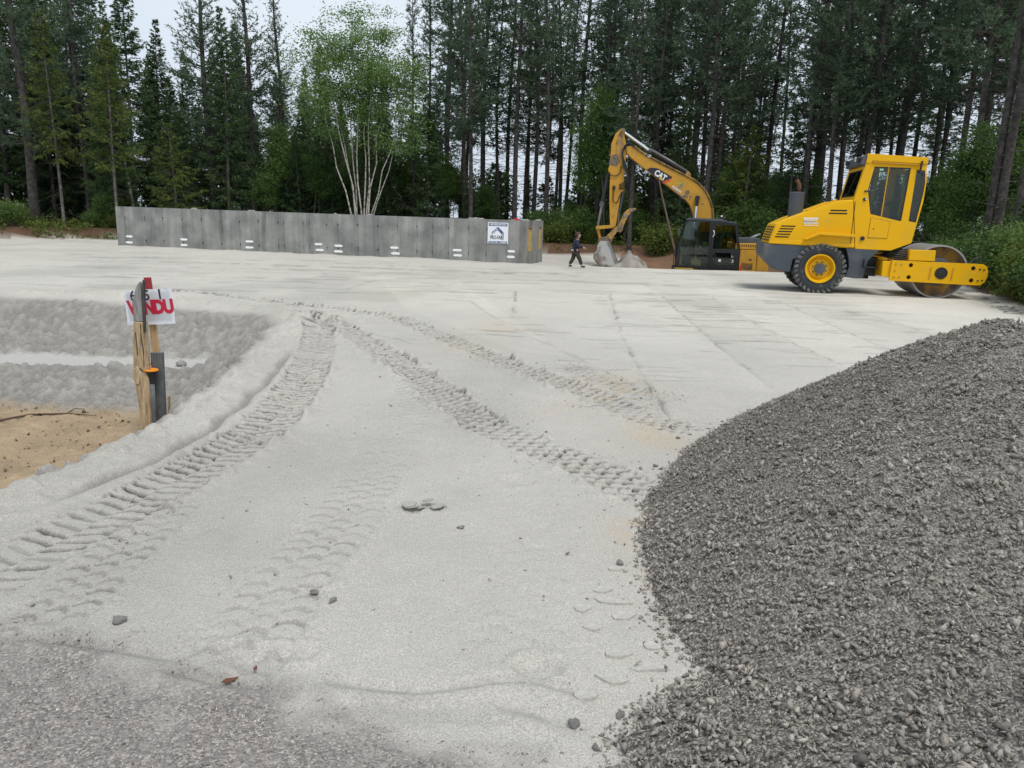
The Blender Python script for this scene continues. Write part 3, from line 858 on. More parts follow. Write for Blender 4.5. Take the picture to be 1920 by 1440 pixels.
# pebbles strewn on the road edge
rg = np.random.default_rng(9)
n = 20000
px, py = rg.uniform(-2.4, 0.5, n), 1.45 + rg.random(n) ** 1.1 * 1.15
rbv = np.interp(px, [-4, -1.71, -1.34, -0.83, -0.51, -0.06, 0.4, 2], [2.45, 2.36, 2.32, 2.14, 2.03, 1.88, 1.75, 1.5])
k = rg.random(n) < np.clip(0.5 + (rbv - py + (fbm(px * 5, py * 5, 21) - .5) * 0.55) * 3.0, 0.012, 1)
px, py = px[k], py[k]
patch = np.exp(-((px + 0.77) / 0.09) ** 2 - ((py - 2.02) / 0.09) ** 2)
size = np.clip(rg.lognormal(math.log(0.0029), 0.35, len(px)), 0.0018, 0.009) * (1 + 0.6 * patch)
tone = np.clip(0.48 + 0.24 * rg.normal(size=len(px)) + 0.38 * patch, 0, 1)
pz = base_height(px, py)[0] + size * 0.2
pebbles = link_mesh('road_pebbles', scatter_stones('road_pebbles', np.stack([px, py, pz], 1), size, 6, tone, M['pebble']), M['pebble'])
tag(pebbles, 'fine mixed pebbles of the gravel road in the bottom left corner', 'pebbles', kind='stuff')

# spoil heap the digger has pulled up beside its bucket
gx, gy = np.meshgrid(np.linspace(-1.5, 1.7, 80), np.linspace(-0.9, 0.9, 44))
x, y = gx.ravel(), gy.ravel()
h = 0.40 * np.exp(-((x + 0.55) / 0.42) ** 2 - (y / 0.5) ** 2) + 0.28 * np.exp(-((x - 0.15) / 0.5) ** 2 - (y / 0.45) ** 2) + 0.15 * np.exp(-((x - 0.85) / 0.45) ** 2 - (y / 0.4) ** 2)
h = h * (0.55 + 0.9 * fbm(x * 3.5, y * 3.5, 63, 3)) + clods(x + 20, y + 20, 5.0, 0.8, 5) * 0.07 * np.clip(h * 6, 0, 1) - 0.03
wx, wy = 4.55 + x, 27.75 + y
a = np.arange(43 * 79); a = (a // 79) * 80 + a % 79
heap_me = np_mesh('spoil_heap', np.stack([wx, wy, base_height(wx, wy)[0] + h], 1), np.stack([a, a + 1, a + 81, a + 80], 1), 4)
M['spoil'] = mat('spoil', (0.33, 0.31, 0.275), 0.95, col2=(0.17, 0.145, 0.12), vscale=2.5, mixpos=(0.42, 0.65), bump=0.03, bscale=9)
heap = link_mesh('spoil_heap', heap_me, M['spoil'], None, True)
tag(heap, 'small heap of grey clods just right of the digger bucket', 'spoil heap')

# loose stones and clods one can pick out
M['clod'] = mat('sand_clod', (0.36, 0.35, 0.33), 0.95, var=0.3, vscale=14, bump=0.01, bscale=50)
M['stone_single'] = mat('grey_stone', (0.24, 0.228, 0.21), 0.9, var=0.35, vscale=40, bump=0.004, bscale=60)
def lump_mesh(seed, flat=0.7, rough=0.25):
    rgl = np.random.default_rng(seed)
    bm = bmesh.new(); bmesh.ops.create_icosphere(bm, subdivisions=2, radius=1.0)
    ph = rgl.uniform(0, 6, 6)
    for v in bm.verts:
        c = v.co
        f = 1 + rough * (math.sin(3.1 * c.x + ph[0]) * math.cos(2.7 * c.y + ph[1]) + 0.6 * math.sin(5.3 * c.z + ph[2] + 2 * c.x) + 0.4 * rgl.normal() * 0.35)
        v.co = Vector((c.x * f, c.y * f * 0.85, c.z * f * flat))
    me = bpy.data.meshes.new('lump'); bm.to_mesh(me); bm.free()
    return me
loose_list = [
    ('sand_clod', (-4.04, 9.19), 0.085, 'clod', 'round dark clod of earth in the hollow right of the stakes', 'clod'),
    ('sand_clod', (-1.42, 2.57), 0.032, 'clod', 'split grey clod alone on the sand at the lower left', 'clod'),
    ('sand_clod', (-0.77, 2.83), 0.022, 'stone_single', 'small dark clod beside the faint wheel track, upper of a pair', 'clod'),
    ('sand_clod', (-0.68, 2.76), 0.024, 'stone_single', 'small dark clod beside the faint wheel track, lower of a pair', 'clod'),
    ('loose_stone', (0.50, 3.17), 0.022, 'stone_single', 'brownish stone on bare sand by the left foot of the gravel pile', 'stone'),
    ('loose_stone', (0.215, 2.05), 0.024, 'stone_single', 'round dark stone at the lower tip of the sand by the gravel', 'stone'),
    ('loose_stone', (0.27, 1.95), 0.017, 'stone_single', 'dark stone in front of the pile near the bottom edge', 'stone'),
    ('loose_stone', (0.66, 2.68), 0.026, 'stone_single', 'large grey stone sitting on the sandy edge of the gravel pile', 'stone'),
    ('loose_stone', (0.36, 2.10), 0.022, 'stone_single', 'flat square stone lying on sand beside the strewn gravel', 'stone'),
    ('loose_stone', (0.80, 4.49), 0.02, 'stone_single', 'right one of two small stones off the far left of the pile', 'stone'),
    ('loose_stone', (0.73, 4.45), 0.014, 'stone_single', 'left one of two small stones off the far left of the pile', 'stone'),
    ('loose_stone', (1.18, 5.5), 0.022, 'stone_single', 'stone on the sand behind the left shoulder of the pile', 'stone'),
]
for i, (nm, (x, y), s, mk, lab, cat) in enumerate(loose_list):
    o = link_mesh(nm, lump_mesh(100 + i, 0.65), M[mk], None, mk == 'clod')
    o.location = (x, y, gz(x, y) + s * 0.35); s *= 0.78; o.scale = (s, s, s); o.rotation_euler = (0.2 * i, 0.1 * i, i * 1.3)
    tag(o, lab, cat)
# crumbs of sand thrown up along the wheel tracks, and dark bits on the bare soil
rg = np.random.default_rng(12)
cx_, cy_ = [], []
for pts, hw, pitch, dep, cols, stg in TRACKS[:4]:
    P = np.array([(p.x, p.y) for p in smooth_path([(a, b, 0) for a, b in pts], 12)])
    k_ = rg.integers(0, len(P) - 1, 300); u_ = rg.random(300)[:, None]
    q_ = P[k_] * (1 - u_) + P[k_ + 1] * u_; d_ = P[k_ + 1] - P[k_]; d_ /= np.linalg.norm(d_, axis=1)[:, None] + 1e-9
    off = rg.choice((-1, 1), 300) * (hw + np.abs(rg.normal(size=300)) * 0.09)
    cx_.append(q_[:, 0] - d_[:, 1] * off); cy_.append(q_[:, 1] + d_[:, 0] * off)
ex_, ey_ = rg.uniform(-2.2, 0.9, 330), rg.uniform(1.9, 7.0, 330)
px = np.concatenate(cx_ + [ex_]); py = np.concatenate(cy_ + [ey_])
size = np.clip(rg.lognormal(math.log(0.0055), 0.5, len(px)), 0.0025, 0.02)
pz = base_height(px, py)[0] + size * 0.3
M['crumb'] = stone_material('sand_crumb', (0.20, 0.19, 0.17), (0.46, 0.435, 0.39), (0.34, 0.32, 0.285))
crumbs = link_mesh('sand_crumbs', scatter_stones('sand_crumbs', np.stack([px, py, pz], 1), size, 13, np.clip(0.5 + 0.25 * rg.normal(size=len(px)), 0, 1), M['crumb']), M['crumb'])
tag(crumbs, 'small crumbs of sand strewn along the wheel tracks', 'sand crumbs', kind='stuff')
px, py = rg.uniform(-6.5, -2.9, 1600), rg.uniform(4.2, 7.9, 1600)
hb, pdv, dv, _f = base_height(px, py)
k = (pdv > 0.3) & (rg.random(1600) < 0.8)
px, py, hb = px[k], py[k], hb[k]
size = np.clip(rg.lognormal(math.log(0.008), 0.6, len(px)), 0.003, 0.035)
M['soil_bit'] = stone_material('soil_bits', (0.06, 0.04, 0.028), (0.36, 0.27, 0.18), (0.20, 0.14, 0.09))
bits = link_mesh('soil_bits', scatter_stones('soil_bits', np.stack([px, py, hb + size * 0.2 + 0.01], 1), size, 14, np.clip(0.5 + 0.3 * rg.normal(size=len(px)), 0, 1), M['soil_bit']), M['soil_bit'])
tag(bits, 'brown clods and litter scattered on the tan soil at the left', 'soil bits', kind='stuff')

# crust plates broken up along the foot of the pile
plates = empty('cracked_crust', (0.42, 2.62, 0.0))
tag(plates, 'cracked plates of sand crust along the left foot of the gravel pile', 'crust')
M['crust_near'] = mat('crust_near', (0.44, 0.417, 0.375), 0.95, var=0.16, vscale=60, bump=0.004, bscale=110)
pr = random.Random(21)
for px_, py_, w_, d_ in [(0.40, 2.93, .10, .06), (0.42, 2.83, .17, .06), (0.30, 2.77, .07, .07), (0.46, 2.72, .12, .07), (0.33, 2.62, .08, .05), (0.40, 2.45, .14, .06), (0.50, 2.37, .13, .06), (0.36, 2.30, .10, .08), (0.53, 2.50, .07, .06), (0.26, 2.20, .09, .06), (0.47, 3.12, .08, .05)]:
    bm = bmesh.new(); n_ = 8
    ol = [((w_ * (0.30 + 0.30 * pr.random())) * math.cos(6.283 * q / n_), (d_ * (0.28 + 0.35 * pr.random())) * math.sin(6.283 * q / n_)) for q in range(n_)]
    b_prism(bm, ol, -0.006, 0.004)
    o = from_bm('crust_plate', bm, M['crust_near'], plates)
    o.rotation_euler = (math.pi / 2 - pr.uniform(0.0, 0.10), pr.uniform(-.05, .05), pr.uniform(-.3, .3))
    o.location = (px_ - 0.42, py_ - 2.62, gz(px_, py_) + 0.003)
# a broken plate of crust
crust = empty('crust_flake', (-0.46, 3.77, gz(-0.46, 3.77)))
tag(crust, 'broken crust of pale sand lying left of the picture centre', 'clod')
M['crust'] = mat('sand_crust', (0.47, 0.45, 0.41), 0.95, var=0.2, vscale=30, bump=0.006, bscale=70)
cr_ = random.Random(8)
for k in range(7):
    bm = bmesh.new()
    a0 = cr_.uniform(0, 6); n_ = 6
    b_prism(bm, [((0.6 + 0.4 * cr_.random()) * math.cos(a0 + 6.28 * q / n_), (0.6 + 0.4 * cr_.random()) * math.sin(a0 + 6.28 * q / n_)) for q in range(n_)], -0.12, 0.12, 0.03)
    o = from_bm('crust_piece', bm, M['crust'], crust)
    s = cr_.uniform(0.014, 0.038); o.scale = (s * 1.5, s, s)
    o.rotation_euler = (math.pi / 2 + cr_.uniform(-.35, .35), cr_.uniform(-.3, .3), cr_.uniform(0, 3)); o.location = (cr_.uniform(-.09, .10), cr_.uniform(-.05, .05), 0.012 + 0.006 * k * (k < 4))

# ================================================================== foundation wall
def concrete_material():
    m = bpy.data.materials.new('concrete'); m.use_nodes = True
    N, L = m.node_tree.nodes, m.node_tree.links
    p = N['Principled BSDF']; p.inputs['Roughness'].default_value = 0.85; p.inputs['Specular IOR Level'].default_value = 0.25
    tc = N.new('ShaderNodeTexCoord')
    def noise(scale, det=5.0, sc=8.0, off=0.0):
        mp = N.new('ShaderNodeMapping'); mp.inputs['Scale'].default_value = scale; mp.inputs['Location'].default_value = (off, 0, 0)
        L.new(tc.outputs['Object'], mp.inputs['Vector'])
        n = N.new('ShaderNodeTexNoise'); n.inputs['Scale'].default_value = sc; n.inputs['Detail'].default_value = det
        L.new(mp.outputs['Vector'], n.inputs['Vector']); return n.outputs['Fac']
    streak = noise((1.6, 1, 0.16), 5, 3.0); blotch = noise((1, 1, 1), 6, 1.6, 3.0); drip = noise((2.2, 1, 0.25), 3, 1.1, 7.0); fine = noise((1, 1, 1), 6, 22)
    def ramp(v, a, b, ca, cb):
        r = N.new('ShaderNodeValToRGB'); r.color_ramp.elements[0].position = a; r.color_ramp.elements[1].position = b
        r.color_ramp.elements[0].color = (*ca, 1); r.color_ramp.elements[1].color = (*cb, 1); L.new(v, r.inputs['Fac']); return r.outputs['Color']
    def mix(f, a, b, mode='MULTIPLY'):
        n = N.new('ShaderNodeMix'); n.data_type = 'RGBA'; n.blend_type = mode; n.inputs['Factor'].default_value = f
        L.new(a, n.inputs['A']); L.new(b, n.inputs['B']); return n.outputs['Result']
    c = ramp(streak, 0.3, 0.7, (0.225, 0.226, 0.218), (0.325, 0.325, 0.312))
    c = mix(1.0, c, ramp(blotch, 0.35, 0.7, (0.70, 0.71, 0.70), (1.22, 1.21, 1.18)))
    c = mix(1.0, c, ramp(drip, 0.62, 0.72, (1, 1, 1), (0.62, 0.62, 0.62)))
    c = mix(1.0, c, ramp(fine, 0.3, 0.7, (0.88, 0.88, 0.88), (1.1, 1.1, 1.1)))
    oi = N.new('ShaderNodeObjectInfo')
    c = mix(1.0, c, ramp(oi.outputs['Random'], 0, 1, (0.95, 0.955, 0.96), (1.05, 1.045, 1.04)))
    L.new(c, p.inputs['Base Color'])
    bp = N.new('ShaderNodeBump'); bp.inputs['Distance'].default_value = 0.006; L.new(fine, bp.inputs['Height']); L.new(bp.outputs['Normal'], p.inputs['Normal'])
    return m
M['concrete'] = concrete_material()
M['mortar'] = mat('mortar', (0.36, 0.35, 0.33), 0.95, var=0.2, vscale=12, bump=0.01, bscale=30)
M['form_wood'] = mat('form_wood', (0.50, 0.34, 0.11), 0.75, var=0.22, vscale=7)
M['spray_white'] = mat('spray_white', (0.85, 0.86, 0.86), 0.7)
M['sign_white'] = mat('sign_white', (0.80, 0.82, 0.86), 0.45)
M['sign_blue'] = mat('sign_blue', (0.035, 0.07, 0.20), 0.45)
M['sign_black'] = mat('sign_black', (0.015, 0.015, 0.02), 0.5)

WA = (-14.85, 29.1, 0.0)
WRZ = math.atan2(-0.25112, 0.96796)
wall = empty('foundation_wall', WA, WRZ)
tag(wall, 'long grey poured concrete foundation wall with white dashes along its foot', 'foundation wall')
def wtop(x): return 1.462 - 0.0064 * x
rnd = random.Random(3)
bm = bmesh.new()
b_prism(bm, [(0.0, -0.4), (15.43, -0.4), (15.43, wtop(15.43) - 0.003), (0.0, wtop(0) - 0.003)], 0.035, 0.22)
b_box(bm, (15.33, 1.86, 0.48), (0.15, 3.28, 1.745))
b_box(bm, (0.11, 2.2, 0.48), (0.2, 3.96, 1.76))
b_box(bm, (7.7, 4.0, 0.48), (15.0, 0.2, 1.74))
from_bm('wall_core', bm, M['concrete'], wall)
JX = [0, .4, 1.25, 2.03, 2.85, 3.66, 4.45, 5.21, 5.96, 6.74, 6.97, 7.72, 7.95, 8.61, 9.03, 9.78, 10.52, 11.23, 11.93, 12.48, 13.04, 13.74, 14.35, 15.45]
for a, b in zip(JX[:-1], JX[1:]):
    bm = bmesh.new()
    g = 0.003
    dy = rnd.uniform(-0.002, 0.002)
    xm = 0.0
    b_prism(bm, [(a - xm + g, -0.4), (b - xm - g, -0.4), (b - xm - g, wtop(b)), (a - xm + g, wtop(a))], dy, 0.045, 0.003)
    o = from_bm('wall_panel', bm, M['concrete'], wall); o.location = (xm, 0, 0)
    if 0.35 < a:
        for z in (1.08, 0.27):
            bm = bmesh.new()
            w = rnd.uniform(0.03, 0.07)
            b_box(bm, (a, -0.006, z + rnd.uniform(-.04, .04)), (w, 0.014, 0.018), 0.003)
            b_box(bm, (a, -0.004, z - 0.04), (0.012, 0.012, 0.07))
            from_bm('form_tie', bm, M['rust'] if rnd.random() < .3 else M['black_rubber'], wall)
# end wall with two form openings
sy = [0.05, 0.5, 1.22, 1.72, 2.35, 2.82, 3.2, 3.5]
for i, (a, b) in enumerate(zip(sy[:-1], sy[1:])):
    opening = i in (2, 5)
    bm = bmesh.new()
    if opening:
        b_box(bm, (15.425, (a + b) / 2, -0.04), (0.045, b - a - 0.012, 0.74), 0.004)
        b_box(bm, (15.425, (a + b) / 2, 1.26), (0.045, b - a - 0.012, 0.21), 0.004)
    else:
        b_box(bm, (15.425, (a + b) / 2, 0.48), (0.05 + rnd.uniform(-.004, .004), b - a - 0.012, 1.766), 0.004)
    from_bm('wall_panel', bm, M['concrete'], wall)
    if opening:
        bm = bmesh.new(); b_box(bm, (15.43, (a + b) / 2, 0.74), (0.045, b - a - 0.06, 0.80), 0.004)
        f = from_bm('window_form', bm, M['form_wood'], wall)
        bm = bmesh.new(); b_box(bm, (15.456, (a + b) / 2, 1.10), (0.012, b - a - 0.08, 0.05)); from_bm('form_batten', bm, M['rust'], f)
# mortar lumps left on top
for x in (3.3, 5.6, 5.72, 8.9, 10.2, 13.75, 13.9, 14.1, 15.2, 15.36):
    o = link_mesh('mortar_lump', lump_mesh(int(x * 10), 0.5), M['mortar'], wall, True)
    s = rnd.uniform(0.04, 0.085); o.scale = (s * 1.5, s, s); o.location = (x, 0.10, wtop(x) + 0.01)
for y in (0.9, 1.4, 2.9, 3.3):
    o = link_mesh('mortar_lump', lump_mesh(int(y * 10) + 50, 0.5), M['mortar'], wall, True)
    s = rnd.uniform(0.06, 0.10); o.scale = (s, s * 1.5, s); o.location = (15.36, y, wtop(15.4) + 0.0)
# sprayed dashes
for x, z in [(0.53, .385), (0.51, .165), (2.88, .35), (2.87, .15), (5.58, .37), (5.57, .16), (8.29, .37), (8.33, .17), (9.05, .34), (9.04, .15), (11.12, .35), (11.16, .16), (13.35, .35), (13.37, .18), (15.2, .38), (15.19, .2)]:
    w = rnd.uniform(0.30, 0.36) * (1.0 if x < 14 else 0.85)
    top, bot = [], []
    for k in range(11):
        t = k / 10; e = (1 - abs(2 * t - 1) ** 6) ** 0.5
        top.append((x + (t - .5) * w, z + (0.038 + rnd.uniform(-.006, .006)) * e + 0.001)); bot.append((x + (t - .5) * w, z - (0.038 + rnd.uniform(-.006, .006)) * e - 0.001))
    bm = bmesh.new(); b_prism(bm, top + bot[::-1], -0.012, -0.006); from_bm('paint_dash', bm, M['spray_white'], wall)

def on_wall(name, x, y, z):
    c, s = math.cos(WRZ), math.sin(WRZ)
    return empty(name, (WA[0] + c * x - s * y, WA[1] + s * x + c * y, z), WRZ)
sg = on_wall('builder_sign', 14.74, -0.02, 0.945)
tag(sg, 'square white builder sign with dark blue roof logo on the concrete wall', 'sign')
bm = bmesh.new(); b_box(bm, (0, 0, 0), (0.69, 0.012, 0.665), 0.003); from_bm('board', bm, M['sign_white'], sg)
bm = bmesh.new(); b_box(bm, (0, -0.008, 0.265), (0.625, 0.003, 0.085)); h1 = from_bm('top_band', bm, M['sign_blue'], sg)
bm = bmesh.new(); b_box(bm, (0, -0.008, -0.29), (0.625, 0.003, 0.055)); h2 = from_bm('bottom_band', bm, M['sign_blue'], sg)
text_mesh('lettering', 'UNE RÉALISATION', 0.05, M['sign_white'], h1, (0, -0.0115, 0.263), bold=0.002, xs=0.92)
bm = bmesh.new()
for k, (xx, ww) in enumerate([(-.285, .03), (-.235, .05), (-.17, .06), (-.085, .09), (0.07, .05), (0.13, .09), (0.215, .06)]):
    b_box(bm, (xx + ww / 2, -0.0115, -0.29), (ww * 0.9, 0.002, 0.022))
from_bm('small_print', bm, M['sign_white'], h2)['kind'] = 'stuff'
bm = bmesh.new()
for off, th in ((0, 0.022), (-0.045, 0.016)):
    pk = (-0.01, 0.175 + off * 1.35)
    def strip(p, q, t):
        d = Vector((q[0] - p[0], q[1] - p[1])).normalized(); n = Vector((-d.y, d.x)) * t
        b_prism(bm, [(p[0] - n.x, p[1] - n.y), (q[0] - n.x, q[1] - n.y), (q[0] + n.x, q[1] + n.y), (p[0] + n.x, p[1] + n.y)], -0.0095 - off * 0.01, -0.0065)
    strip((-0.215 - off * .2, 0.0 + off * 1.2), pk, th * 0.55)
    strip((pk[0] - 0.004, pk[1] + 0.006), (0.155 + off * .5, 0.03 + off * .9), th)
    strip((0.185 + off * .8, 0.0 + off * .8), (0.185 + off * .8, -0.21), th * 0.45)
    strip((0.12 + off * .5, 0.055 + off * .9), (0.19 + off * .8, -0.01 + off * .8), th * 0.8)
from_bm('roof_logo', bm, M['sign_blue'], sg)
text_mesh('lettering', 'PRO-FAB', 0.115, M['sign_black'], sg, (-0.055, -0.0085, -0.145), bold=0.003, xs=0.62)
rt = on_wall('chalk_reel', 15.33, 0.08, wtop(15.3))
tag(rt, 'small red hand tool left on top of the concrete wall corner', 'hand tool')
bm = bmesh.new(); b_prism(bm, [(-0.10, 0.0), (0.07, 0.0), (0.10, 0.02), (0.05, 0.06), (-0.02, 0.075), (-0.09, 0.04)], -0.03, 0.03, 0.008); from_bm('body', bm, M['red'], rt)
bm = bmesh.new(); b_tube(bm, [(0.08, 0, 0.04), (0.13, 0, 0.02), (0.15, 0, 0.004)], 0.008, 6); from_bm('handle', bm, M['black_rubber'], rt)

# ================================================================== lot stakes and their sign
def wood_material(name, a, b, scale=(9, 9, 1.2)):
    m = bpy.data.materials.new(name); m.use_nodes = True
    N, L = m.node_tree.nodes, m.node_tree.links
    p = N['Principled BSDF']; p.inputs['Roughness'].default_value = 0.85
    tc = N.new('ShaderNodeTexCoord'); mp = N.new('ShaderNodeMapping'); mp.inputs['Scale'].default_value = scale
    ns = N.new('ShaderNodeTexNoise'); ns.inputs['Scale'].default_value = 4; ns.inputs['Detail'].default_value = 8; ns.inputs['Roughness'].default_value = 0.7
    L.new(tc.outputs['Object'], mp.inputs['Vector']); L.new(mp.outputs['Vector'], ns.inputs['Vector'])
    rp = N.new('ShaderNodeValToRGB'); rp.color_ramp.elements[0].position = 0.32; rp.color_ramp.elements[1].position = 0.62
    rp.color_ramp.elements[0].color = (*a, 1); rp.color_ramp.elements[1].color = (*b, 1)
    L.new(ns.outputs['Fac'], rp.inputs['Fac']); L.new(rp.outputs['Color'], p.inputs['Base Color'])
    bp = N.new('ShaderNodeBump'); bp.inputs['Distance'].default_value = 0.006; L.new(ns.outputs['Fac'], bp.inputs['Height']); L.new(bp.outputs['Normal'], p.inputs['Normal'])
    return m
M['old_wood'] = wood_material('old_wood', (0.17, 0.105, 0.055), (0.56, 0.42, 0.25))
M['grey_wood'] = wood_material('grey_wood', (0.13, 0.13, 0.125), (0.36, 0.355, 0.34))
M['dark_wood'] = wood_material('dark_wood', (0.02, 0.02, 0.02), (0.075, 0.07, 0.065))
M['new_wood'] = wood_material('new_wood', (0.36, 0.22, 0.10), (0.58, 0.40, 0.21))
M['grey_board'] = wood_material('grey_board', (0.055, 0.058, 0.062), (0.15, 0.155, 0.16), (14, 14, 2))
M['red_spray'] = mat('red_spray', (0.30, 0.025, 0.03), 0.6, var=0.2, vscale=20)
M['pipe_grey'] = mat('pipe_grey', (0.13, 0.135, 0.14), 0.8, var=0.35, vscale=30)
M['orange_cap'] = mat('orange_cap', (0.72, 0.25, 0.01), 0.5, var=0.1, vscale=20)
M['paper'] = mat('paper_sign', (0.78, 0.79, 0.82), 0.55, var=0.03, vscale=7)
M['sold_red'] = mat('sold_red', (0.50, 0.012, 0.04), 0.5)

SX, SY, SZ = -3.16, 6.46, -0.5
def jitter_outline(pts, per, amp, seed):
    r = random.Random(seed); out = []
    for i in range(len(pts)):
        a, b = pts[i], pts[(i + 1) % len(pts)]
        for k in range(per):
            t = k / per
            out.append((a[0] + (b[0] - a[0]) * t + (r.uniform(-amp, amp) if k else 0), a[1] + (b[1] - a[1]) * t))
    return out
stk = empty('survey_stake', (SX, SY, SZ))
tag(stk, 'thick weathered split wooden stake in front of the paper sign', 'stake')
bm = bmesh.new()
b_prism(bm, jitter_outline([(-0.060, -0.25), (0.015, -0.25), (0.033, 0.408), (0.028, 0.643), (0.022, 0.70), (0.026, 1.04), (-0.066, 1.04), (-0.088, 0.75), (-0.106, 0.546), (-0.090, 0.505), (-0.074, 0.298)], 4, 0.004, 1), 0, 0.085, 0.010)
b_prism(bm, [(-0.094, 0.62), (-0.06, 0.66), (-0.02, 0.60), (-0.05, 0.50), (-0.085, 0.49)], -0.012, 0.02, 0.006)
b_prism(bm, [(-0.05, 0.10), (0.02, 0.12), (0.033, 0.55), (-0.04, 0.62)], -0.008, 0.02, 0.004)
from_bm('post', bm, M['old_wood'], stk)
for pts in ([(0.002, 0.66), (0.006, 0.80), (-0.004, 0.92), (0.0, 1.02)], [(-0.045, 0.75), (-0.05, 0.95)], [(-0.02, 0.2), (-0.012, 0.42)], [(-0.06, 0.60), (-0.03, 0.64), (-0.012, 0.615)]):
    bm = bmesh.new(); b_tube(bm, [(p[0], -0.004, p[1]) for p in pts], 0.0042, 5); from_bm('crack', bm, M['dark_wood'], stk)
bm = bmesh.new()
b_prism(bm, jitter_outline([(-0.064, 1.043), (0.018, 1.043), (0.021, 1.30), (0.010, 1.377), (-0.022, 1.33), (-0.037, 1.281), (-0.055, 1.2)], 3, 0.002, 2), 0.004, 0.06, 0.004)
from_bm('tip', bm, M['grey_wood'], stk)
bm = bmesh.new()
b_prism(bm, jitter_outline([(0.016, 0.95), (0.030, 0.95), (0.038, 1.10), (0.046, 1.25), (0.056, 1.384), (0.042, 1.396), (0.026, 1.25)], 2, 0.001, 3), 0.0, 0.03, 0.002)
from_bm('splinter', bm, M['dark_wood'], stk)

rst = empty('lot_stake', (SX, SY + 0.2, SZ))
tag(rst, 'slim new wooden stake with red sprayed top behind the paper sign', 'stake')
bm = bmesh.new(); b_prism(bm, [(0.02, -0.2), (0.076, -0.2), (0.022, 1.298), (-0.038, 1.298)], 0, 0.022, 0.002); from_bm('post', bm, M['new_wood'], rst)
bm = bmesh.new(); b_prism(bm, [(-0.038, 1.30), (0.022, 1.30), (0.014, 1.40), (-0.044, 1.397)], 0, 0.022, 0.002); from_bm('red_top', bm, M['red_spray'], rst)

sn = empty('sold_sign', (SX, SY + 0.165, SZ))
tag(sn, 'white paper sign with bold red sold lettering between the two stakes', 'sign')
quad = [(-0.205, 0.982), (0.215, 1.007), (0.199, 1.316), (-0.22, 1.28)]
def sheet_pt(u, v):
    p = [(quad[0][i] * (1 - u) + quad[1][i] * u) * (1 - v) + (quad[3][i] * (1 - u) + quad[2][i] * u) * v for i in (0, 1)]
    return p[0], 0.02 * (2 * u - 1) ** 2 + 0.006 * math.sin(5 * u + 3 * v) * 0.6, p[1]
bm = bmesh.new()
grid = [[bm.verts.new(sheet_pt(i / 14, j / 8)) for i in range(15)] for j in range(9)]
for j in range(8):
    for i in range(14):
        bm.faces.new((grid[j][i], grid[j][i + 1], grid[j + 1][i + 1], grid[j + 1][i]))
bmesh.ops.solidify(bm, geom=bm.faces[:], thickness=0.002)
from_bm('sheet', bm, M['paper'], sn, True)
tl = math.atan2(0.028, 0.42)
def sheet_text(body, h, u, v, m, bold, xs):
    o = text_mesh('lettering', body, h, m, sn, (0, 0, 0), (0, 0, 0), bold=bold, xs=xs, extrude=0.0008)
    me = o.data
    cx, _, cz = sheet_pt(u, v)
    for vv in me.vertices:
        x, y, z = vv.co
        X = cx + x * math.cos(tl) - y * math.sin(tl) - 0.045 * (y)
        Z = cz + x * math.sin(tl) + y * math.cos(tl)
        uu = (X + 0.21) / 0.42
        w = (Z - 0.99) / 0.3
        vv.co = (X, sheet_pt(uu, w)[1] - 0.0035 - z, Z)
    me.update()
for ch, u in zip('VENDU', (0.15, 0.325, 0.515, 0.715, 0.905)):
    sheet_text(ch, 0.110, u, 0.48, M['sold_red'], 0.009, 0.74)
sheet_text('6', 0.085, 0.20, 0.83, M['sign_black'], 0.0015, 0.9)
sheet_text('5', 0.085, 0.50, 0.83, M['sign_black'], 0.0015, 0.9)
sheet_text('1', 0.085, 0.76, 0.835, M['sign_black'], 0.0015, 0.9)

gb = empty('marker_board', (SX, SY + 0.11, SZ))
tag(gb, 'dark grey weathered board standing right behind the orange capped pipe', 'board')
bm = bmesh.new(); b_prism(bm, [(-0.008, -0.2), (0.088, -0.2), (0.113, 0.757), (0.009, 0.755)], 0, 0.04, 0.003)
from_bm('plank', bm, M['grey_board'], gb)
bm = bmesh.new(); b_prism(bm, [(0.078, -0.2), (0.094, -0.2), (0.128, 0.36), (0.115, 0.36)], 0.042, 0.07, 0.002); from_bm('slat', bm, M['old_wood'], gb)

pp = empty('water_shutoff_pipe', (SX + 0.028, SY + 0.03, SZ))
tag(pp, 'short grey pipe with orange flared cap beside the thick stake', 'pipe')
bm = bmesh.new(); b_tube(bm, [(0.0, 0, -0.2), (0.012, 0, 0.3), (0.018, 0, 0.57)], 0.021, 14); from_bm('pipe', bm, M['pipe_grey'], pp, True)
bm = bmesh.new(); b_lathe(bm, [(0.022, 0.50), (0.027, 0.55), (0.036, 0.58), (0.05, 0.606), (0.05, 0.612)], (0.018, 0, 0), 20, 'Z'); from_bm('funnel', bm, M['black_rubber'], pp, True)
bm = bmesh.new(); rgs = b_lathe(bm, [(0.05, 0.612), (0.058, 0.614), (0.058, 0.624), (0.045, 0.63), (0.03, 0.622)], (0.018, 0, 0), 22, 'Z'); bm.faces.new(rgs[-1])
from_bm('cap', bm, M['orange_cap'], pp)

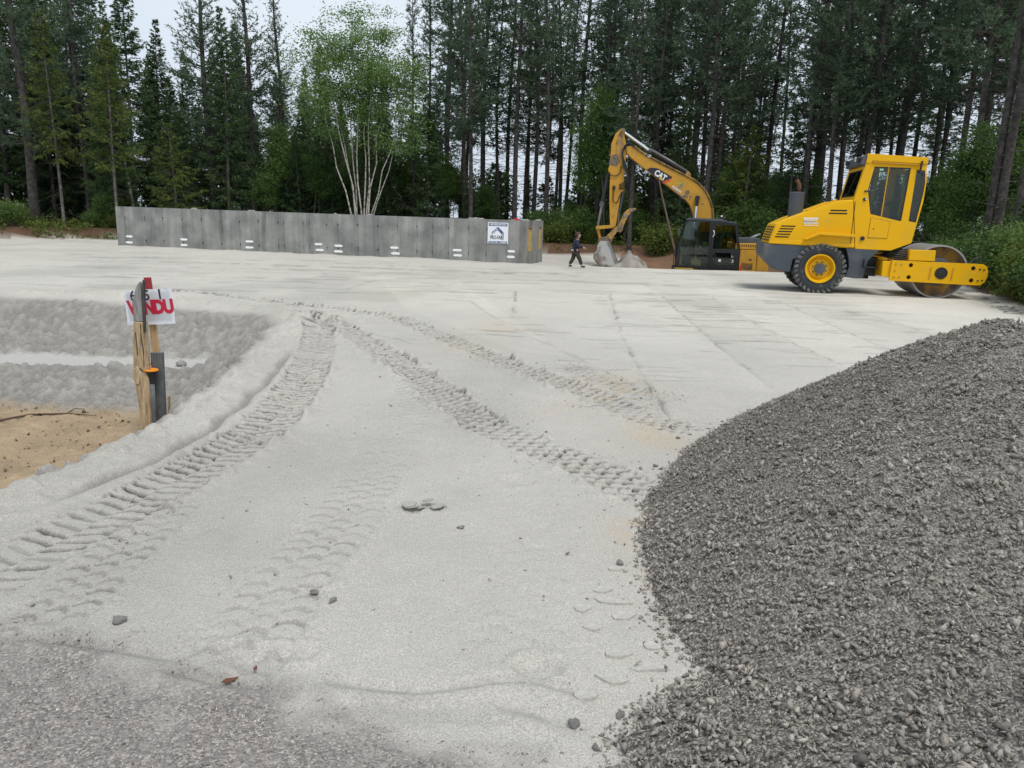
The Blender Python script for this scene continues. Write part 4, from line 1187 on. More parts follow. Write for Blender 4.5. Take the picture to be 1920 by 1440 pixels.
M['bark_twig'] = mat('bark_twig', (0.10, 0.065, 0.045), 0.9, var=0.3, vscale=20)
tw = link_mesh('twig', bpy.data.meshes.new('twig'), M['bark_twig'])
bm = bmesh.new()
tp = [(-5.0, 6.85), (-4.8, 6.95), (-4.65, 7.18), (-4.35, 7.26), (-4.2, 7.25), (-4.05, 7.22)]
b_tube(bm, [(x, y, gz(x, y) + 0.015) for x, y in tp], [0.012, 0.011, 0.010, 0.008, 0.006, 0.003], 6)
b_tube(bm, [(-4.35, 7.26, gz(-4.35, 7.26) + 0.015), (-4.3, 7.33, gz(-4.3, 7.33) + 0.05), (-4.22, 7.36, gz(-4.2, 7.36) + 0.04)], [0.007, 0.005, 0.002], 5)
bm.to_mesh(tw.data); bm.free()
tag(tw, 'thin dry bent twig lying on the tan soil at the left edge', 'twig')
M['leaf_dry'] = mat('leaf_dry', (0.13, 0.05, 0.03), 0.9, var=0.3, vscale=40)
for i, (x, y, s, lab) in enumerate([(-0.89, 2.23, 0.028, 'larger rust brown bark scrap on the sand in the foreground'), (-0.83, 2.30, 0.017, 'smaller rust brown bark scrap just above the larger one')]):
    bm = bmesh.new()
    b_prism(bm, [(-1, -0.2), (-0.3, -0.45), (0.5, -0.2), (1, 0.3), (0.3, 0.25), (-0.4, 0.35)], 0, 0.12, 0.03)
    o = from_bm('bark_scrap', bm, M['leaf_dry']); o.scale = (s, s, s); o.rotation_euler = (-math.pi / 2 + 0.15, 0.1, 0.5 + i)
    o.location = (x, y, gz(x, y) + 0.006); tag(o, lab, 'bark')

# ================================================================== road roller
YEL, GRY, BLK = M['roller_yellow'], M['roller_grey'], M['black_paint']
roller = empty('road_roller', (6.73, 17.04, gz(6.9, 17.3) - 0.01), R(-11.2))
tag(roller, 'yellow single drum road roller with glazed cab on the sand pad', 'road roller')

def part(name, fn, m, parent, smooth=False, angle=None):
    bm = bmesh.new(); fn(bm); return from_bm(name, bm, m, parent, smooth, angle)

chassis = part('chassis', lambda b: b_prism(b, [(-1.25, 1.045), (-0.29, 1.02), (0.634, 1.001), (1.151, 0.983), (1.043, 0.873), (0.935, 0.754), (0.896, 0.508), (0.872, 0.362), (0.708, 0.356), (0.513, 0.377), (-0.652, 0.439), (-0.853, 0.468), (-0.913, 0.495), (-1.225, 0.792)], 0.42, 1.42, 0.012), GRY, roller)
part('side_plate', lambda b: (b_prism(b, [(-1.25, 1.048), (-0.29, 1.022), (0.02, 1.01), (0.02, 1.0), (-0.62, 0.72), (-0.66, 0.44), (-0.853, 0.468), (-0.913, 0.495), (-1.225, 0.792)], 0.10, 0.425, 0.012)), GRY, chassis)
part('side_plate', lambda b: b_prism(b, [(0.46, 1.004), (0.634, 1.001), (1.151, 0.983), (1.043, 0.873), (0.935, 0.754), (0.896, 0.508), (0.872, 0.362), (0.708, 0.356), (0.50, 0.38), (0.56, 0.6), (0.53, 0.8)], 0.10, 0.425, 0.012), GRY, chassis)
part('side_plate', lambda b: b_prism(b, [(-1.25, 1.048), (-0.29, 1.022), (0.02, 1.0), (-0.62, 0.72), (-0.66, 0.44), (-0.853, 0.468), (-0.913, 0.495), (-1.225, 0.792)], 1.415, 1.72, 0.012), GRY, chassis)
part('bumper', lambda b: b_prism(b, [(-1.262, 1.06), (-1.22, 1.06), (-1.20, 0.80), (-0.88, 0.485), (-0.91, 0.455), (-1.25, 0.78)], 0.095, 1.725, 0.01), GRY, chassis)

hood_prof = [(-1.171, 1.05), (-1.04, 1.482), (-0.79, 1.612), (0.17, 2.008), (0.50, 2.03), (0.50, 2.0), (0.634, 1.005), (-0.29, 1.026)]
hood = part('engine_hood', lambda b: b_prism(b, hood_prof, 0.10, 1.70, 0.022, 3), YEL, roller, angle=35)
part('hood_seam', lambda b: b_box(b, (0.535, 0.098, 1.5), (0.012, 0.006, 0.98), 0, Matrix.Rotation(R(0), 3, 'Y')), M['dark_hole'], hood)
part('hood_rail', lambda b: b_prism(b, [(-0.42, 1.79), (0.17, 2.036), (0.17, 2.012), (-0.42, 1.767)], 0.12, 0.34, 0.004), YEL, hood)
def slot(b, x0, x1, z, h, sl):
    b_prism(b, [(x0 - sl * h, z - h / 2), (x1 - sl * h, z - h / 2), (x1 + sl * h, z + h / 2), (x0 + sl * h, z + h / 2)], 0.0955, 0.11, 0)
for k in range(5):
    t = k / 4
    part('vent_slot', lambda b: slot(b, -0.935 - 0.11 * t, -0.64 - 0.115 * t, 1.44 - 0.235 * t, 0.026, 0.25), M['dark_hole'], hood)
for k in range(2):
    part('vent_slot', lambda b: slot(b, 0.05 - 0.025 * k, 0.388 + 0.01 * k, 1.80 - 0.062 * k, 0.028, 0.15), M['dark_hole'], hood)
# rear grille on the slanting back
for j in range(6):
    for i in range(4):
        t = (j + 0.5) / 6
        x, z = -1.171 + 0.131 * (0.1 + 0.8 * t), 1.05 + 0.432 * (0.1 + 0.8 * t)
        part('grille_slot', lambda b: b_box(b, (x - 0.004, 0.40 + 0.33 * i, z), (0.012, 0.2, 0.035), 0, Matrix.Rotation(R(17), 3, 'Y')) , M['dark_hole'], hood)
part('fender', lambda b: (b_prism(b, [(-0.452, 1.167), (-0.157, 1.335), (0.588, 1.30), (0.588, 1.245), (-0.135, 1.275), (-0.388, 1.161)], 0.0, 0.12, 0.006)), YEL, hood)
part('sill', lambda b: b_prism(b, [(-1.15, 1.06), (0.62, 1.03), (0.62, 1.10), (-0.40, 1.15), (-1.13, 1.10)], 0.088, 0.105, 0.004), YEL, hood)
# company sticker
dc = part('sticker', lambda b: b_prism(b, [(-0.49, 1.63), (-0.175, 1.637), (-0.158, 1.448), (-0.472, 1.44)], 0.0965, 0.1, 0), M['roller_yellow'], hood)
part('sticker_band', lambda b: (b_prism(b, [(-0.49, 1.63), (-0.175, 1.637), (-0.173, 1.612), (-0.488, 1.605)], 0.093, 0.0966), b_prism(b, [(-0.482, 1.525), (-0.168, 1.53), (-0.166, 1.512), (-0.48, 1.507)], 0.093, 0.0966),
                                [b_box(b, (-0.45 + 0.047 * k, 0.095, 1.585), (0.036, 0.003, 0.028)) for k in range(6)],
                                [b_box(b, (-0.43 + 0.06 * k, 0.095, 1.468), (0.045, 0.003, 0.018)) for k in range(5)]), M['decal_white'], dc)
part('sticker_band', lambda b: b_prism(b, [(-0.484, 1.562), (-0.25, 1.566), (-0.25, 1.535), (-0.482, 1.53)], 0.094, 0.0966), M['decal_grey'], dc)
part('muffler', lambda b: (b_tube(b, [(-0.575, 0.75, 1.55), (-0.575, 0.75, 2.18), (-0.575, 0.75, 2.195)], [0.158, 0.158, 0.14], 28)), M['roller_grey'], roller, angle=40)
part('exhaust_pipe', lambda b: b_tube(b, [(-0.54, 0.75, 2.15), (-0.54, 0.75, 2.30), (-0.57, 0.75, 2.40), (-0.62, 0.75, 2.46)], [0.05, 0.045, 0.04, 0.042], 12), M['rust'], roller, True)

# ---- cab
cab = empty('cab', (0, 0, 0), 0, roller)
side_out = [(0.675, 2.972), (1.859, 2.905), (1.862, 2.67), (1.895, 2.45), (1.885, 2.034), (1.818, 1.583), (1.758, 1.157), (1.361, 0.985), (0.645, 1.0), (0.505, 2.033), (0.65, 2.72)]
def shr(poly, c, k): return [(c[0] + (x - c[0]) * k, c[1] + (z - c[1]) * k) for x, z in poly]
door_open = [(0.835, 2.725), (1.556, 2.705), (1.50, 1.61), (1.44, 1.615), (0.865, 1.742), (0.758, 2.234)]
front_open = [(1.672, 2.67), (1.836, 2.655), (1.868, 2.40), (1.862, 2.20), (1.793, 1.585), (1.645, 1.612)]
part('side_panel', lambda b: b_plate(b, side_out, [door_open, front_open], 0.10, 0.135), YEL, cab)
part('side_panel', lambda b: b_plate(b, side_out, [door_open, front_open], 1.665, 1.70), YEL, cab)
part('window_seal', lambda b: b_plate(b, shr(door_open, (1.16, 2.2), 1.0), [shr(door_open, (1.16, 2.2), 0.955)], 0.108, 0.128), M['black_rubber'], cab)
part('window_seal', lambda b: b_plate(b, front_open, [shr(front_open, (1.76, 2.1), 0.93)], 0.108, 0.128), M['black_rubber'], cab)
part('window_pane', lambda b: b_prism(b, [(0.835, 2.715), (1.118, 2.708), (1.09, 1.695), (0.87, 1.75), (0.77, 2.234)], 0.116, 0.121), M['glass_clear'], cab)
part('window_pane', lambda b: b_prism(b, [(1.13, 2.708), (1.546, 2.695), (1.495, 1.62), (1.10, 1.70)], 0.116, 0.121), M['glass_clear'], cab)
part('window_pane', lambda b: b_prism(b, front_open, 0.116, 0.121), M['glass_dark'], cab)
part('window_pane', lambda b: b_prism(b, front_open, 1.68, 1.685), M['glass_dark'], cab)
part('window_bar', lambda b: b_prism(b, [(1.112, 2.72), (1.136, 2.72), (1.104, 1.69), (1.08, 1.695)], 0.10, 0.13, 0.003), M['digger_yellow'], cab)
# rear wall with its window (slanting), roof, front glass
def slant(t, off=0.0):      # along the rear edge, t 0 bottom .. 1 top
    return (0.505 + (0.65 - 0.505) * t + off, 2.033 + (2.72 - 2.033) * t)
def rear_strip(b, t0, t1, y0, y1, th=0.035):
    p, q = slant(t0), slant(t1)
    b_prism(b, [p, (p[0] + th, p[1]), (q[0] + th, q[1]), q], y0, y1)
part('rear_frame', lambda b: (rear_strip(b, -0.05, 0.12, 0.137, 1.663), rear_strip(b, 0.93, 1.02, 0.137, 1.663), rear_strip(b, 0.1205, 0.9295, 0.137, 0.26), rear_strip(b, 0.1205, 0.9295, 1.54, 1.663)), YEL, cab)
part('window_pane', lambda b: rear_strip(b, 0.10, 0.95, 0.24, 1.56, 0.006), M['glass_clear'], cab)
part('window_seal', lambda b: (rear_strip(b, 0.12, 0.16, 0.262, 1.538, 0.016), rear_strip(b, 0.89, 0.93, 0.262, 1.538, 0.016), rear_strip(b, 0.161, 0.889, 0.262, 0.30, 0.016), rear_strip(b, 0.161, 0.889, 1.5, 1.538, 0.016)), M['black_rubber'], cab)
part('wiper', lambda b: b_tube(b, [(0.52, 0.9, 2.15), (0.58, 0.8, 2.45), (0.62, 0.6, 2.62)], 0.009, 5), BLK, cab)
roof = part('roof', lambda b: b_prism(b, [(0.66, 2.78), (0.675, 2.985), (1.862, 2.916), (1.862, 2.80)], 0.14, 1.66, 0.01), YEL, cab)
part('roof_edge', lambda b: b_prism(b, [(0.655, 2.80), (0.670, 2.99), (1.868, 2.92), (1.868, 2.79), (1.80, 2.79), (0.78, 2.845), (0.74, 2.79)], 0.082, 0.102, 0.005), YEL, roof)
part('drip_rail', lambda b: b_prism(b, [(0.78, 2.825), (1.70, 2.775), (1.70, 2.755), (0.78, 2.805)], 0.06, 0.098, 0.004), M['digger_yellow'], roof)
part('rear_visor', lambda b: b_prism(b, [(0.56, 2.77), (0.60, 2.93), (0.67, 2.98), (0.66, 2.75)], 0.11, 1.69, 0.012), GRY, roof)
for y in (0.34, 1.40):
    lm = part('work_lamp', lambda b: b_box(b, (0.53, y, 2.875), (0.08, 0.12, 0.10), 0.012), BLK, roof)
    part('lamp_lens', lambda b: b_box(b, (0.487, y, 2.87), (0.012, 0.10, 0.08), 0.004), M['lamp_glass'], lm)
part('front_visor', lambda b: b_prism(b, [(1.86, 2.905), (1.95, 2.87), (1.95, 2.79), (1.865, 2.77)], 0.2, 1.6, 0.01), GRY, roof)
part('front_glass', lambda b: b_prism(b, [(1.855, 2.76), (1.862, 2.67), (1.888, 2.45), (1.880, 2.034), (1.815, 1.6), (1.809, 1.6), (1.874, 2.034), (1.882, 2.45), (1.856, 2.67), (1.849, 2.76)], 0.137, 1.663), M['glass_dark'], cab)
part('front_panel', lambda b: b_prism(b, [(1.812, 1.585), (1.756, 1.16), (1.36, 0.99), (1.35, 1.03), (1.72, 1.19), (1.775, 1.585)], 0.137, 1.663), YEL, cab)
part('floor', lambda b: b_prism(b, [(0.62, 1.12), (1.74, 1.17), (1.74, 1.22), (0.62, 1.18)], 0.137, 1.663), BLK, cab)
hat = part('service_hatch', lambda b: b_prism(b, [(0.89, 1.660), (1.272, 1.590), (1.257, 1.240), (0.874, 1.247)], 0.088, 0.102, 0.004), YEL, cab)
part('hatch_gap', lambda b: b_prism(b, [(0.882, 1.668), (1.280, 1.597), (1.265, 1.232), (0.866, 1.239)], 0.0985, 0.101), M['rust'], hat)
part('hatch_lock', lambda b: b_disc(b, (0.965, 0, 1.43), 0.014, 0.083, 0.095, 10), BLK, hat)
part('filler_cap', lambda b: b_disc(b, (0.763, 0, 1.223), 0.045, 0.07, 0.105, 20), BLK, cab)
lk = part('door_latch', lambda b: b_disc(b, (0.715, 0, 2.045), 0.034, 0.082, 0.105, 16), BLK, cab)
part('knob', lambda b: b_disc(b, (0.735, 0, 2.05), 0.016, 0.06, 0.085, 10), M['chrome'], lk)
part('window_clip', lambda b: (b_box(b, (0.725, 0.09, 2.215), (0.07, 0.03, 0.03), 0.005), b_tube(b, [(0.74, 0.10, 2.22), (0.90, 0.11, 2.235)], 0.008, 6)), BLK, cab)
part('exit_sticker', lambda b: b_box(b, (0.985, 0.1135, 2.665), (0.085, 0.004, 0.055)), M['exit_green'], cab)
part('exit_mark', lambda b: (b_box(b, (0.968, 0.1105, 2.665), (0.024, 0.002, 0.03)), b_box(b, (1.006, 0.1105, 2.665), (0.014, 0.002, 0.034))), M['decal_white'], cab)
mr = part('mirror', lambda b: b_prism(b, [(1.72, 2.84), (1.755, 2.85), (1.74, 2.66), (1.705, 2.66)], 0.0, 0.06, 0.008), BLK, cab)
part('mirror_arm', lambda b: b_tube(b, [(1.72, 0.05, 2.66), (1.73, 0.06, 2.62), (1.80, 0.08, 2.62), (1.80, 0.10, 2.55)], 0.012, 6), GRY, mr)
# inside the cab
seat = part('seat', lambda b: (b_box(b, (1.12, 0.9, 1.62), (0.42, 0.46, 0.12), 0.04), b_prism(b, [(0.88, 1.66), (1.0, 1.68), (0.93, 2.25), (0.82, 2.22)], 0.68, 1.12, 0.03)), M['seat_cloth'], cab)
part('seat_base', lambda b: b_box(b, (1.1, 0.9, 1.38), (0.34, 0.36, 0.38), 0.02), BLK, seat)
sw = part('steering_wheel', lambda b: [b_tube(b, [(1.43 + 0.17 * math.cos(a) * 0.85, 0.9 + 0.19 * math.sin(a), 2.02 + 0.17 * math.cos(a) * 0.45) for a in [2 * math.pi * k / 16 for k in range(17)]], 0.014, 6, False)], BLK, cab, True)
part('steering_column', lambda b: b_tube(b, [(1.62, 0.9, 1.25), (1.43, 0.9, 2.02)], [0.05, 0.03], 8), BLK, sw)
part('console', lambda b: b_box(b, (1.60, 0.9, 1.62), (0.16, 0.6, 0.20), 0.03), BLK, cab)
part('grab_rail', lambda b: b_tube(b, smooth_path([(1.13, 0.24, 1.74), (1.16, 0.24, 2.05), (1.22, 0.24, 2.12), (1.30, 0.24, 2.12)], 4), 0.016, 8), M['digger_yellow'], cab, True)
part('far_door_frame', lambda b: b_plate(b, [(0.82, 2.72), (1.30, 2.71), (1.22, 1.66), (0.86, 1.75)], [[(0.86, 2.67), (1.23, 2.66), (1.16, 1.74), (0.90, 1.80)]], 1.60, 1.64), M['digger_yellow'], cab)

# ---- wheels
def make_wheel(y, sgn):
    w = empty('wheel', (-0.045, y, 0.545), 0, roller)
    w.rotation_euler = (0, 0.3, 0)
    W2 = 0.2
    prof = [(0.30, -W2 * .8), (0.36, -W2), (0.44, -W2 * 1.02), (0.495, -W2 * .95), (0.515, -W2 * .85), (0.52, 0), (0.515, W2 * .85), (0.495, W2 * .95), (0.44, W2 * 1.02), (0.36, W2), (0.30, W2 * .8)]
    ty = part('tyre', lambda b: b_lathe(b, prof, (0, 0, 0), 48), M['tyre'], w, True)
    def lugs(b):
        for k in range(30):
            for s2 in (-1, 1):
                a = 2 * math.pi * (k + (0.5 if s2 > 0 else 0)) / 30
                rot = Matrix.Rotation(-a, 3, 'Y')
                b_box(b, rot @ Vector((0.522, s2 * 0.115, 0)), (0.042, 0.20, 0.062), 0.006, rot @ Matrix.Rotation(s2 * R(14), 3, 'X'))
                b_box(b, rot @ Vector((0.490, s2 * 0.198, 0)), (0.06, 0.014, 0.058), 0.004, rot)
    part('tread', lugs, M['tread'], ty)
    part('sidewall_ring', lambda b: [b_lathe(b, [(r_, sgn * (W2 * 1.012)), (r_ + 0.006, sgn * (W2 * 1.04)), (r_ + 0.012, sgn * (W2 * 1.012))], (0, 0, 0), 48) for r_ in (0.335, 0.455)], M['tyre'], ty, True)
    f = sgn
    rim = part('rim', lambda b: b_lathe(b, [(0.305, f * W2 * .72), (0.318, f * W2 * .95), (0.308, f * W2 * 1.0), (0.285, f * W2 * .98), (0.265, f * W2 * .75), (0.245, f * W2 * .45), (0.225, f * W2 * .40), (0.205, f * W2 * .55), (0.0, f * W2 * .58)], (0, 0, 0), 40), YEL, w, angle=40)
    hub = part('hub', lambda b: (b_disc(b, (0, 0, 0), 0.115, f * W2 * .55, f * W2 * .95, 24),), GRY, w)
    for k in range(8):
        a = 2 * math.pi * k / 8
        part('wheel_nut', lambda b: b_disc(b, (0.150 * math.cos(a), 0, 0.150 * math.sin(a)), 0.016, f * W2 * .55, f * W2 * .74, 6), GRY, hub)
    return w
make_wheel(0.21, -1)
make_wheel(1.60, 1)
part('axle', lambda b: b_tube(b, [(-0.045, 0.3, 0.545), (-0.045, 1.5, 0.545)], 0.11, 12), GRY, roller)

# ---- drum and its yoke
drum = empty('drum', (2.395, 0, 0.565), 0, roller)
part('drum_shell', lambda b: b_lathe(b, [(0.535, 0.14), (0.567, 0.14), (0.570, 0.16), (0.570, 1.66), (0.567, 1.68), (0.535, 1.68), (0.535, 0.14)], (0, 0, 0), 72), M['drum_steel'], drum, angle=30)
part('end_plate', lambda b: b_disc(b, (0, 0, 0), 0.536, 0.36, 0.39, 48), M['digger_worn'], drum)
part('end_plate', lambda b: b_disc(b, (0, 0, 0), 0.536, 1.45, 1.48, 48), M['digger_worn'], drum)
part('vibrator_housing', lambda b: b_lathe(b, [(0.30, 0.36), (0.30, 0.24), (0.27, 0.22), (0.16, 0.22), (0.16, 0.12), (0.0, 0.12)], (0, 0, 0), 32), GRY, drum, angle=40)

yk = [(1.399, 0.784), (3.19, 0.765), (3.262, 0.72), (3.300, 0.62), (3.300, 0.50), (3.262, 0.39), (3.19, 0.325), (3.083, 0.318), (1.385, 0.348)]
def circ(c, r, n=14): return [(c[0] + r * math.cos(2 * math.pi * k / n), c[1] + r * math.sin(2 * math.pi * k / n)) for k in range(n)]
HOL = [(1.783, 0.692), (1.769, 0.436), (3.010, 0.672), (3.003, 0.418)]
for y0, y1, nm in ((0.0, 0.05, 'near'), (1.77, 1.82, 'far')):
    yo = part('drum_yoke', lambda b: b_plate(b, yk, [circ(h, 0.046) for h in HOL], y0, y1), YEL, roller)
    if nm == 'near':
        for h in HOL[:1] + HOL[1:]:
            part('hole_ring', lambda b: b_disc(b, (h[0], 0, h[1]), 0.046, 0.045, 0.06, 16), M['dark_hole'], yo)
        for x, z in [(1.482, .706), (1.589, .706), (1.472, .569), (1.469, .43), (1.576, .43), (3.138, .657), (3.217, .646), (3.128, .415), (3.21, .428)]:
            part('bolt', lambda b: (b_disc(b, (x, 0, z), 0.021, -0.008, 0.002, 12), b_disc(b, (x, 0, z), 0.012, -0.018, -0.006, 6)), M['digger_yellow'] if x < 2 else M['rust'], yo)
        for x0, z0, x1, z1 in ((2.188, .651, 2.174, .431), (2.621, .644, 2.607, .428)):
            for k in range(5):
                t = k / 4
                part('slot_bolt', lambda b: b_disc(b, (x0 + (x1 - x0) * t, 0, z0 + (z1 - z0) * t), 0.020, -0.010, 0.003, 10), M['digger_yellow'], yo)
        hb = part('drum_motor_cover', lambda b: b_lathe(b, [(0.126, 0.0), (0.126, -0.012), (0.112, -0.016), (0.108, -0.006), (0.07, -0.006), (0.066, -0.014), (0.02, -0.014), (0.0, -0.02)], (2.395, 0, 0.546), 32), M['black_rubber'], yo, angle=40)
        part('valve_box', lambda b: b_prism(b, [(1.722, 1.014), (2.240, 1.018), (2.246, 0.79), (1.731, 0.79)], 0.01, 0.24, 0.012), YEL, yo)
part('rear_crossbeam', lambda b: b_prism(b, [(1.225, 0.751), (1.40, 0.757), (1.40, 0.413), (1.235, 0.428)], 0.052, 1.768, 0.012), YEL, roller)
part('front_crossbeam', lambda b: b_prism(b, [(3.05, 0.70), (3.22, 0.70), (3.22, 0.40), (3.05, 0.40)], 0.052, 1.768, 0.012), YEL, roller)
part('scraper', lambda b: b_prism(b, [(3.0, 0.50), (3.05, 0.55), (3.05, 0.45)], 0.15, 1.66), M['rust'], roller)
part('tie_eye', lambda b: b_tube(b, [(3.05, 0.4, 0.74), (3.16, 0.4, 0.87), (3.26, 0.4, 0.90), (3.27, 0.4, 0.78)], 0.012, 6), GRY, roller)
part('joint_block', lambda b: (b_box(b, (1.10, 0.9, 0.60), (0.34, 0.5, 0.42), 0.02), b_tube(b, [(1.05, 0.9, 0.32), (1.05, 0.9, 0.92)], 0.12, 14)), BLK, roller)
part('neck', lambda b: b_box(b, (1.20, 0.9, 0.88), (0.3, 0.8, 0.10), 0.02), YEL, roller)
part('steering_cylinder', lambda b: (b_tube(b, [(0.85, 0.5, 0.60), (1.12, 0.45, 0.60)], 0.045, 10), b_tube(b, [(1.1, 0.45, 0.60), (1.3, 0.42, 0.60)], 0.022, 8)), BLK, roller)
for k in range(6):
    z = 0.80 + 0.035 * k
    part('hydraulic_hose', lambda b: b_tube(b, smooth_path([(0.95, 0.55 + 0.05 * k, 0.87), (1.25, 0.45 + 0.03 * k, 0.86 + 0.012 * k), (1.5, 0.25 + .02 * k, z), (1.74, 0.12 + 0.015 * k, z + 0.05)], 5), 0.014, 6), M['black_rubber'], roller, True)
part('step', lambda b: (b_box(b, (0.95, 0.06, 0.62), (0.22, 0.10, 0.02)), b_box(b, (0.85, 0.06, 0.7), (0.015, 0.08, 0.16)), ), BLK, roller)

# ================================================================== excavator
DY, DW = M['digger_yellow'], M['digger_worn']
EXO = Vector((6.8, 26.4, 0)); EXR = R(-8)
exc = empty('excavator', (EXO.x, EXO.y, 0.0), EXR)
tag(exc, 'yellow tracked excavator with black cab resting its bucket on the sand', 'excavator')
# undercarriage, down in the cut
for y0 in (0.02, 1.72):
    tr = part('crawler_track', lambda b: b_prism(b, [(-1.75, -0.75), (-1.65, -0.55), (-1.4, -0.46), (1.3, -0.46), (1.6, -0.56), (1.72, -0.8), (1.6, -1.1), (1.3, -1.24), (-1.3, -1.24), (-1.6, -1.1)], y0, y0 + 0.55, 0.04), M['rust'], exc)
    for k in range(20):
        part('track_shoe', lambda b: b_box(b, (-1.38 + 0.142 * k, y0 + 0.275, -0.445), (0.12, 0.57, 0.035), 0.005), BLK, tr)
part('turntable', lambda b: (b_tube(b, [(-0.1, 1.15, -0.7), (-0.1, 1.15, -0.30)], 0.62, 28), b_box(b, (-0.1, 1.15, -0.75), (1.8, 1.2, 0.35), 0.05)), BLK, exc)
# upper structure
body = empty('upper_body', (0, 0, 0), 0, exc)
part('deck', lambda b: (b_box(b, (0.15, 1.2, -0.22), (2.95, 2.3, 0.20), 0.02),), BLK, body)
part('deck_edge', lambda b: b_box(b, (-1.05, 0.03, -0.095), (0.62, 0.10, 0.025), 0.004), M['decal_yellow'], body)
sp = part('side_panel', lambda b: b_prism(b, [(0.772, -0.30), (0.772, 0.588), (1.325, 0.604), (1.335, -0.30)], 0.03, 2.3, 0.015), DY, body)
tl_ = part('top_ledge', lambda b: b_prism(b, [(0.60, 0.598), (0.60, 0.80), (1.302, 0.815), (1.33, 0.608)], 0.02, 2.28, 0.025, 3), DY, body)
for k in range(9):
    part('vent_slot', lambda b: b_box(b, (0.66 + 0.074 * k, 0.021, 0.735 - 0.0015 * k), (0.032, 0.012, 0.075), 0.004), M['dark_hole'], tl_)
part('engine_cover', lambda b: b_prism(b, [(0.68, 0.80), (0.72, 0.97), (1.42, 0.985), (1.50, 0.80)], 0.28, 2.0, 0.02), M['roller_grey'], body)
part('counterweight', lambda b: b_prism(b, [(1.345, -0.30), (1.345, 0.60), (1.50, 0.57), (1.66, 0.36), (1.74, 0.10), (1.74, -0.30)], 0.04, 2.28, 0.03, 3), DY, body)
gr = part('side_grille', lambda b: b_box(b, (1.04, 0.031, 0.045), (0.345, 0.012, 0.20)), M['dark_hole'], body)
part('grille_bars', lambda b: ([b_box(b, (0.875 + 0.022 * k, 0.022, 0.045), (0.006, 0.008, 0.20)) for k in range(16)], [b_box(b, (1.04, 0.0215, -0.05 + 0.022 * k), (0.345, 0.006, 0.006)) for k in range(9)]), M['digger_worn'], gr)
part('door_lock', lambda b: b_box(b, (1.12, 0.026, 0.27), (0.09, 0.014, 0.06), 0.004), M['rust'], body)
part('stripe', lambda b: b_prism(b, [(0.79, 0.0), (0.872, 0.20), (0.872, -0.06), (0.79, -0.12)], 0.024, 0.03), M['red'], body)
part('exhaust', lambda b: b_tube(b, [(1.2, 1.5, 0.9), (1.36, 1.5, 0.98), (1.62, 1.5, 1.11)], [0.05, 0.055, 0.045], 10), M['steel'], body, True)
# cab
ecab = empty('cab', (0, 0, 0), 0, exc)
co = [(-1.305, -0.09), (-1.312, 0.44), (-1.215, 0.93), (-1.085, 1.45), (-1.03, 1.545), (-0.93, 1.587), (0.107, 1.567), (0.226, 1.515), (0.553, 1.466), (0.615, 1.39), (0.69, 0.912), (0.765, 0.605), (0.745, -0.10)]
fo = [(-1.215, -0.03), (-1.21, 0.62), (-1.09, 1.32), (-1.05, 1.43), (-0.96, 1.475), (-0.29, 1.468), (-0.265, -0.045)]
dou = [(-0.115, 1.40), (0.50, 1.40), (0.535, 1.37), (0.615, 0.98), (0.672, 0.61), (-0.15, 0.585)]
dol = [(-0.135, 0.47), (0.44, 0.475), (0.625, 0.30), (0.65, 0.045), (0.065, 0.0), (-0.135, 0.27)]
part('side_frame', lambda b: b_plate(b, co, [fo, dou, dol], 0.0, 0.06), BLK, ecab)
part('side_frame', lambda b: b_plate(b, co, [fo, [(-0.15, 1.40), (0.50, 1.40), (0.66, 0.55), (-0.15, 0.5)]], 0.90, 0.95), BLK, ecab)
part('roof', lambda b: b_prism(b, [(-1.06, 1.53), (-0.93, 1.602), (0.107, 1.582), (0.226, 1.53), (0.553, 1.48), (0.60, 1.43), (0.1, 1.50), (-0.93, 1.53)], -0.008, 0.958, 0.008), M['roller_grey'], ecab)
part('rear_wall', lambda b: b_prism(b, [(0.70, -0.1), (0.735, -0.1), (0.755, 0.60), (0.72, 0.60)], 0.062, 0.90), BLK, ecab)
part('window_pane', lambda b: b_prism(b, [(0.715, 0.61), (0.745, 0.61), (0.60, 1.38), (0.595, 1.38)], 0.062, 0.90), M['glass_dark'], ecab)
part('window_pane', lambda b: b_prism(b, fo, 0.028, 0.033), M['glass_dark'], ecab)
part('window_pane', lambda b: b_prism(b, fo, 0.922, 0.927), M['glass_dark'], ecab)
part('window_pane', lambda b: b_prism(b, [(-1.285, 0.0), (-1.295, 0.44), (-1.20, 0.93), (-1.075, 1.43), (-1.07, 1.43), (-1.193, 0.93), (-1.288, 0.44), (-1.278, 0.0)], 0.062, 0.898), M['glass_dark'], ecab)
door = empty('door', (0, 0, 0), 0, ecab)
part('window_pane', lambda b: b_prism(b, dou, 0.028, 0.033), M['glass_dark'], door)
part('window_pane', lambda b: b_prism(b, dol, 0.028, 0.033), M['glass_dark'], door)
part('door_frame', lambda b: (b_plate(b, [(-0.215, 1.44), (0.52, 1.43), (0.575, 1.38), (0.655, 0.96), (0.73, 0.60), (0.715, -0.06), (-0.19, -0.05)], [shr(dou, (0.24, 1.0), 0.98), shr(dol, (0.26, 0.25), 0.98)], -0.022, -0.002)), BLK, door)
part('handle', lambda b: b_tube(b, smooth_path([(-0.17, -0.025, 1.20), (-0.14, -0.05, 1.15), (-0.14, -0.05, 1.05), (-0.18, -0.025, 0.98)], 3), 0.016, 6), M['decal_white'], door, True)
part('brace', lambda b: (b_tube(b, [(0.10, 0.05, 0.28), (0.60, 0.05, 0.03)], 0.022, 8), b_tube(b, [(-0.1, 0.05, 0.34), (0.12, 0.05, 0.30)], 0.022, 8)), BLK, door)
part('door_sticker', lambda b: b_box(b, (0.115, -0.025, 0.215), (0.085, 0.004, 0.085)), M['decal_white'], door)
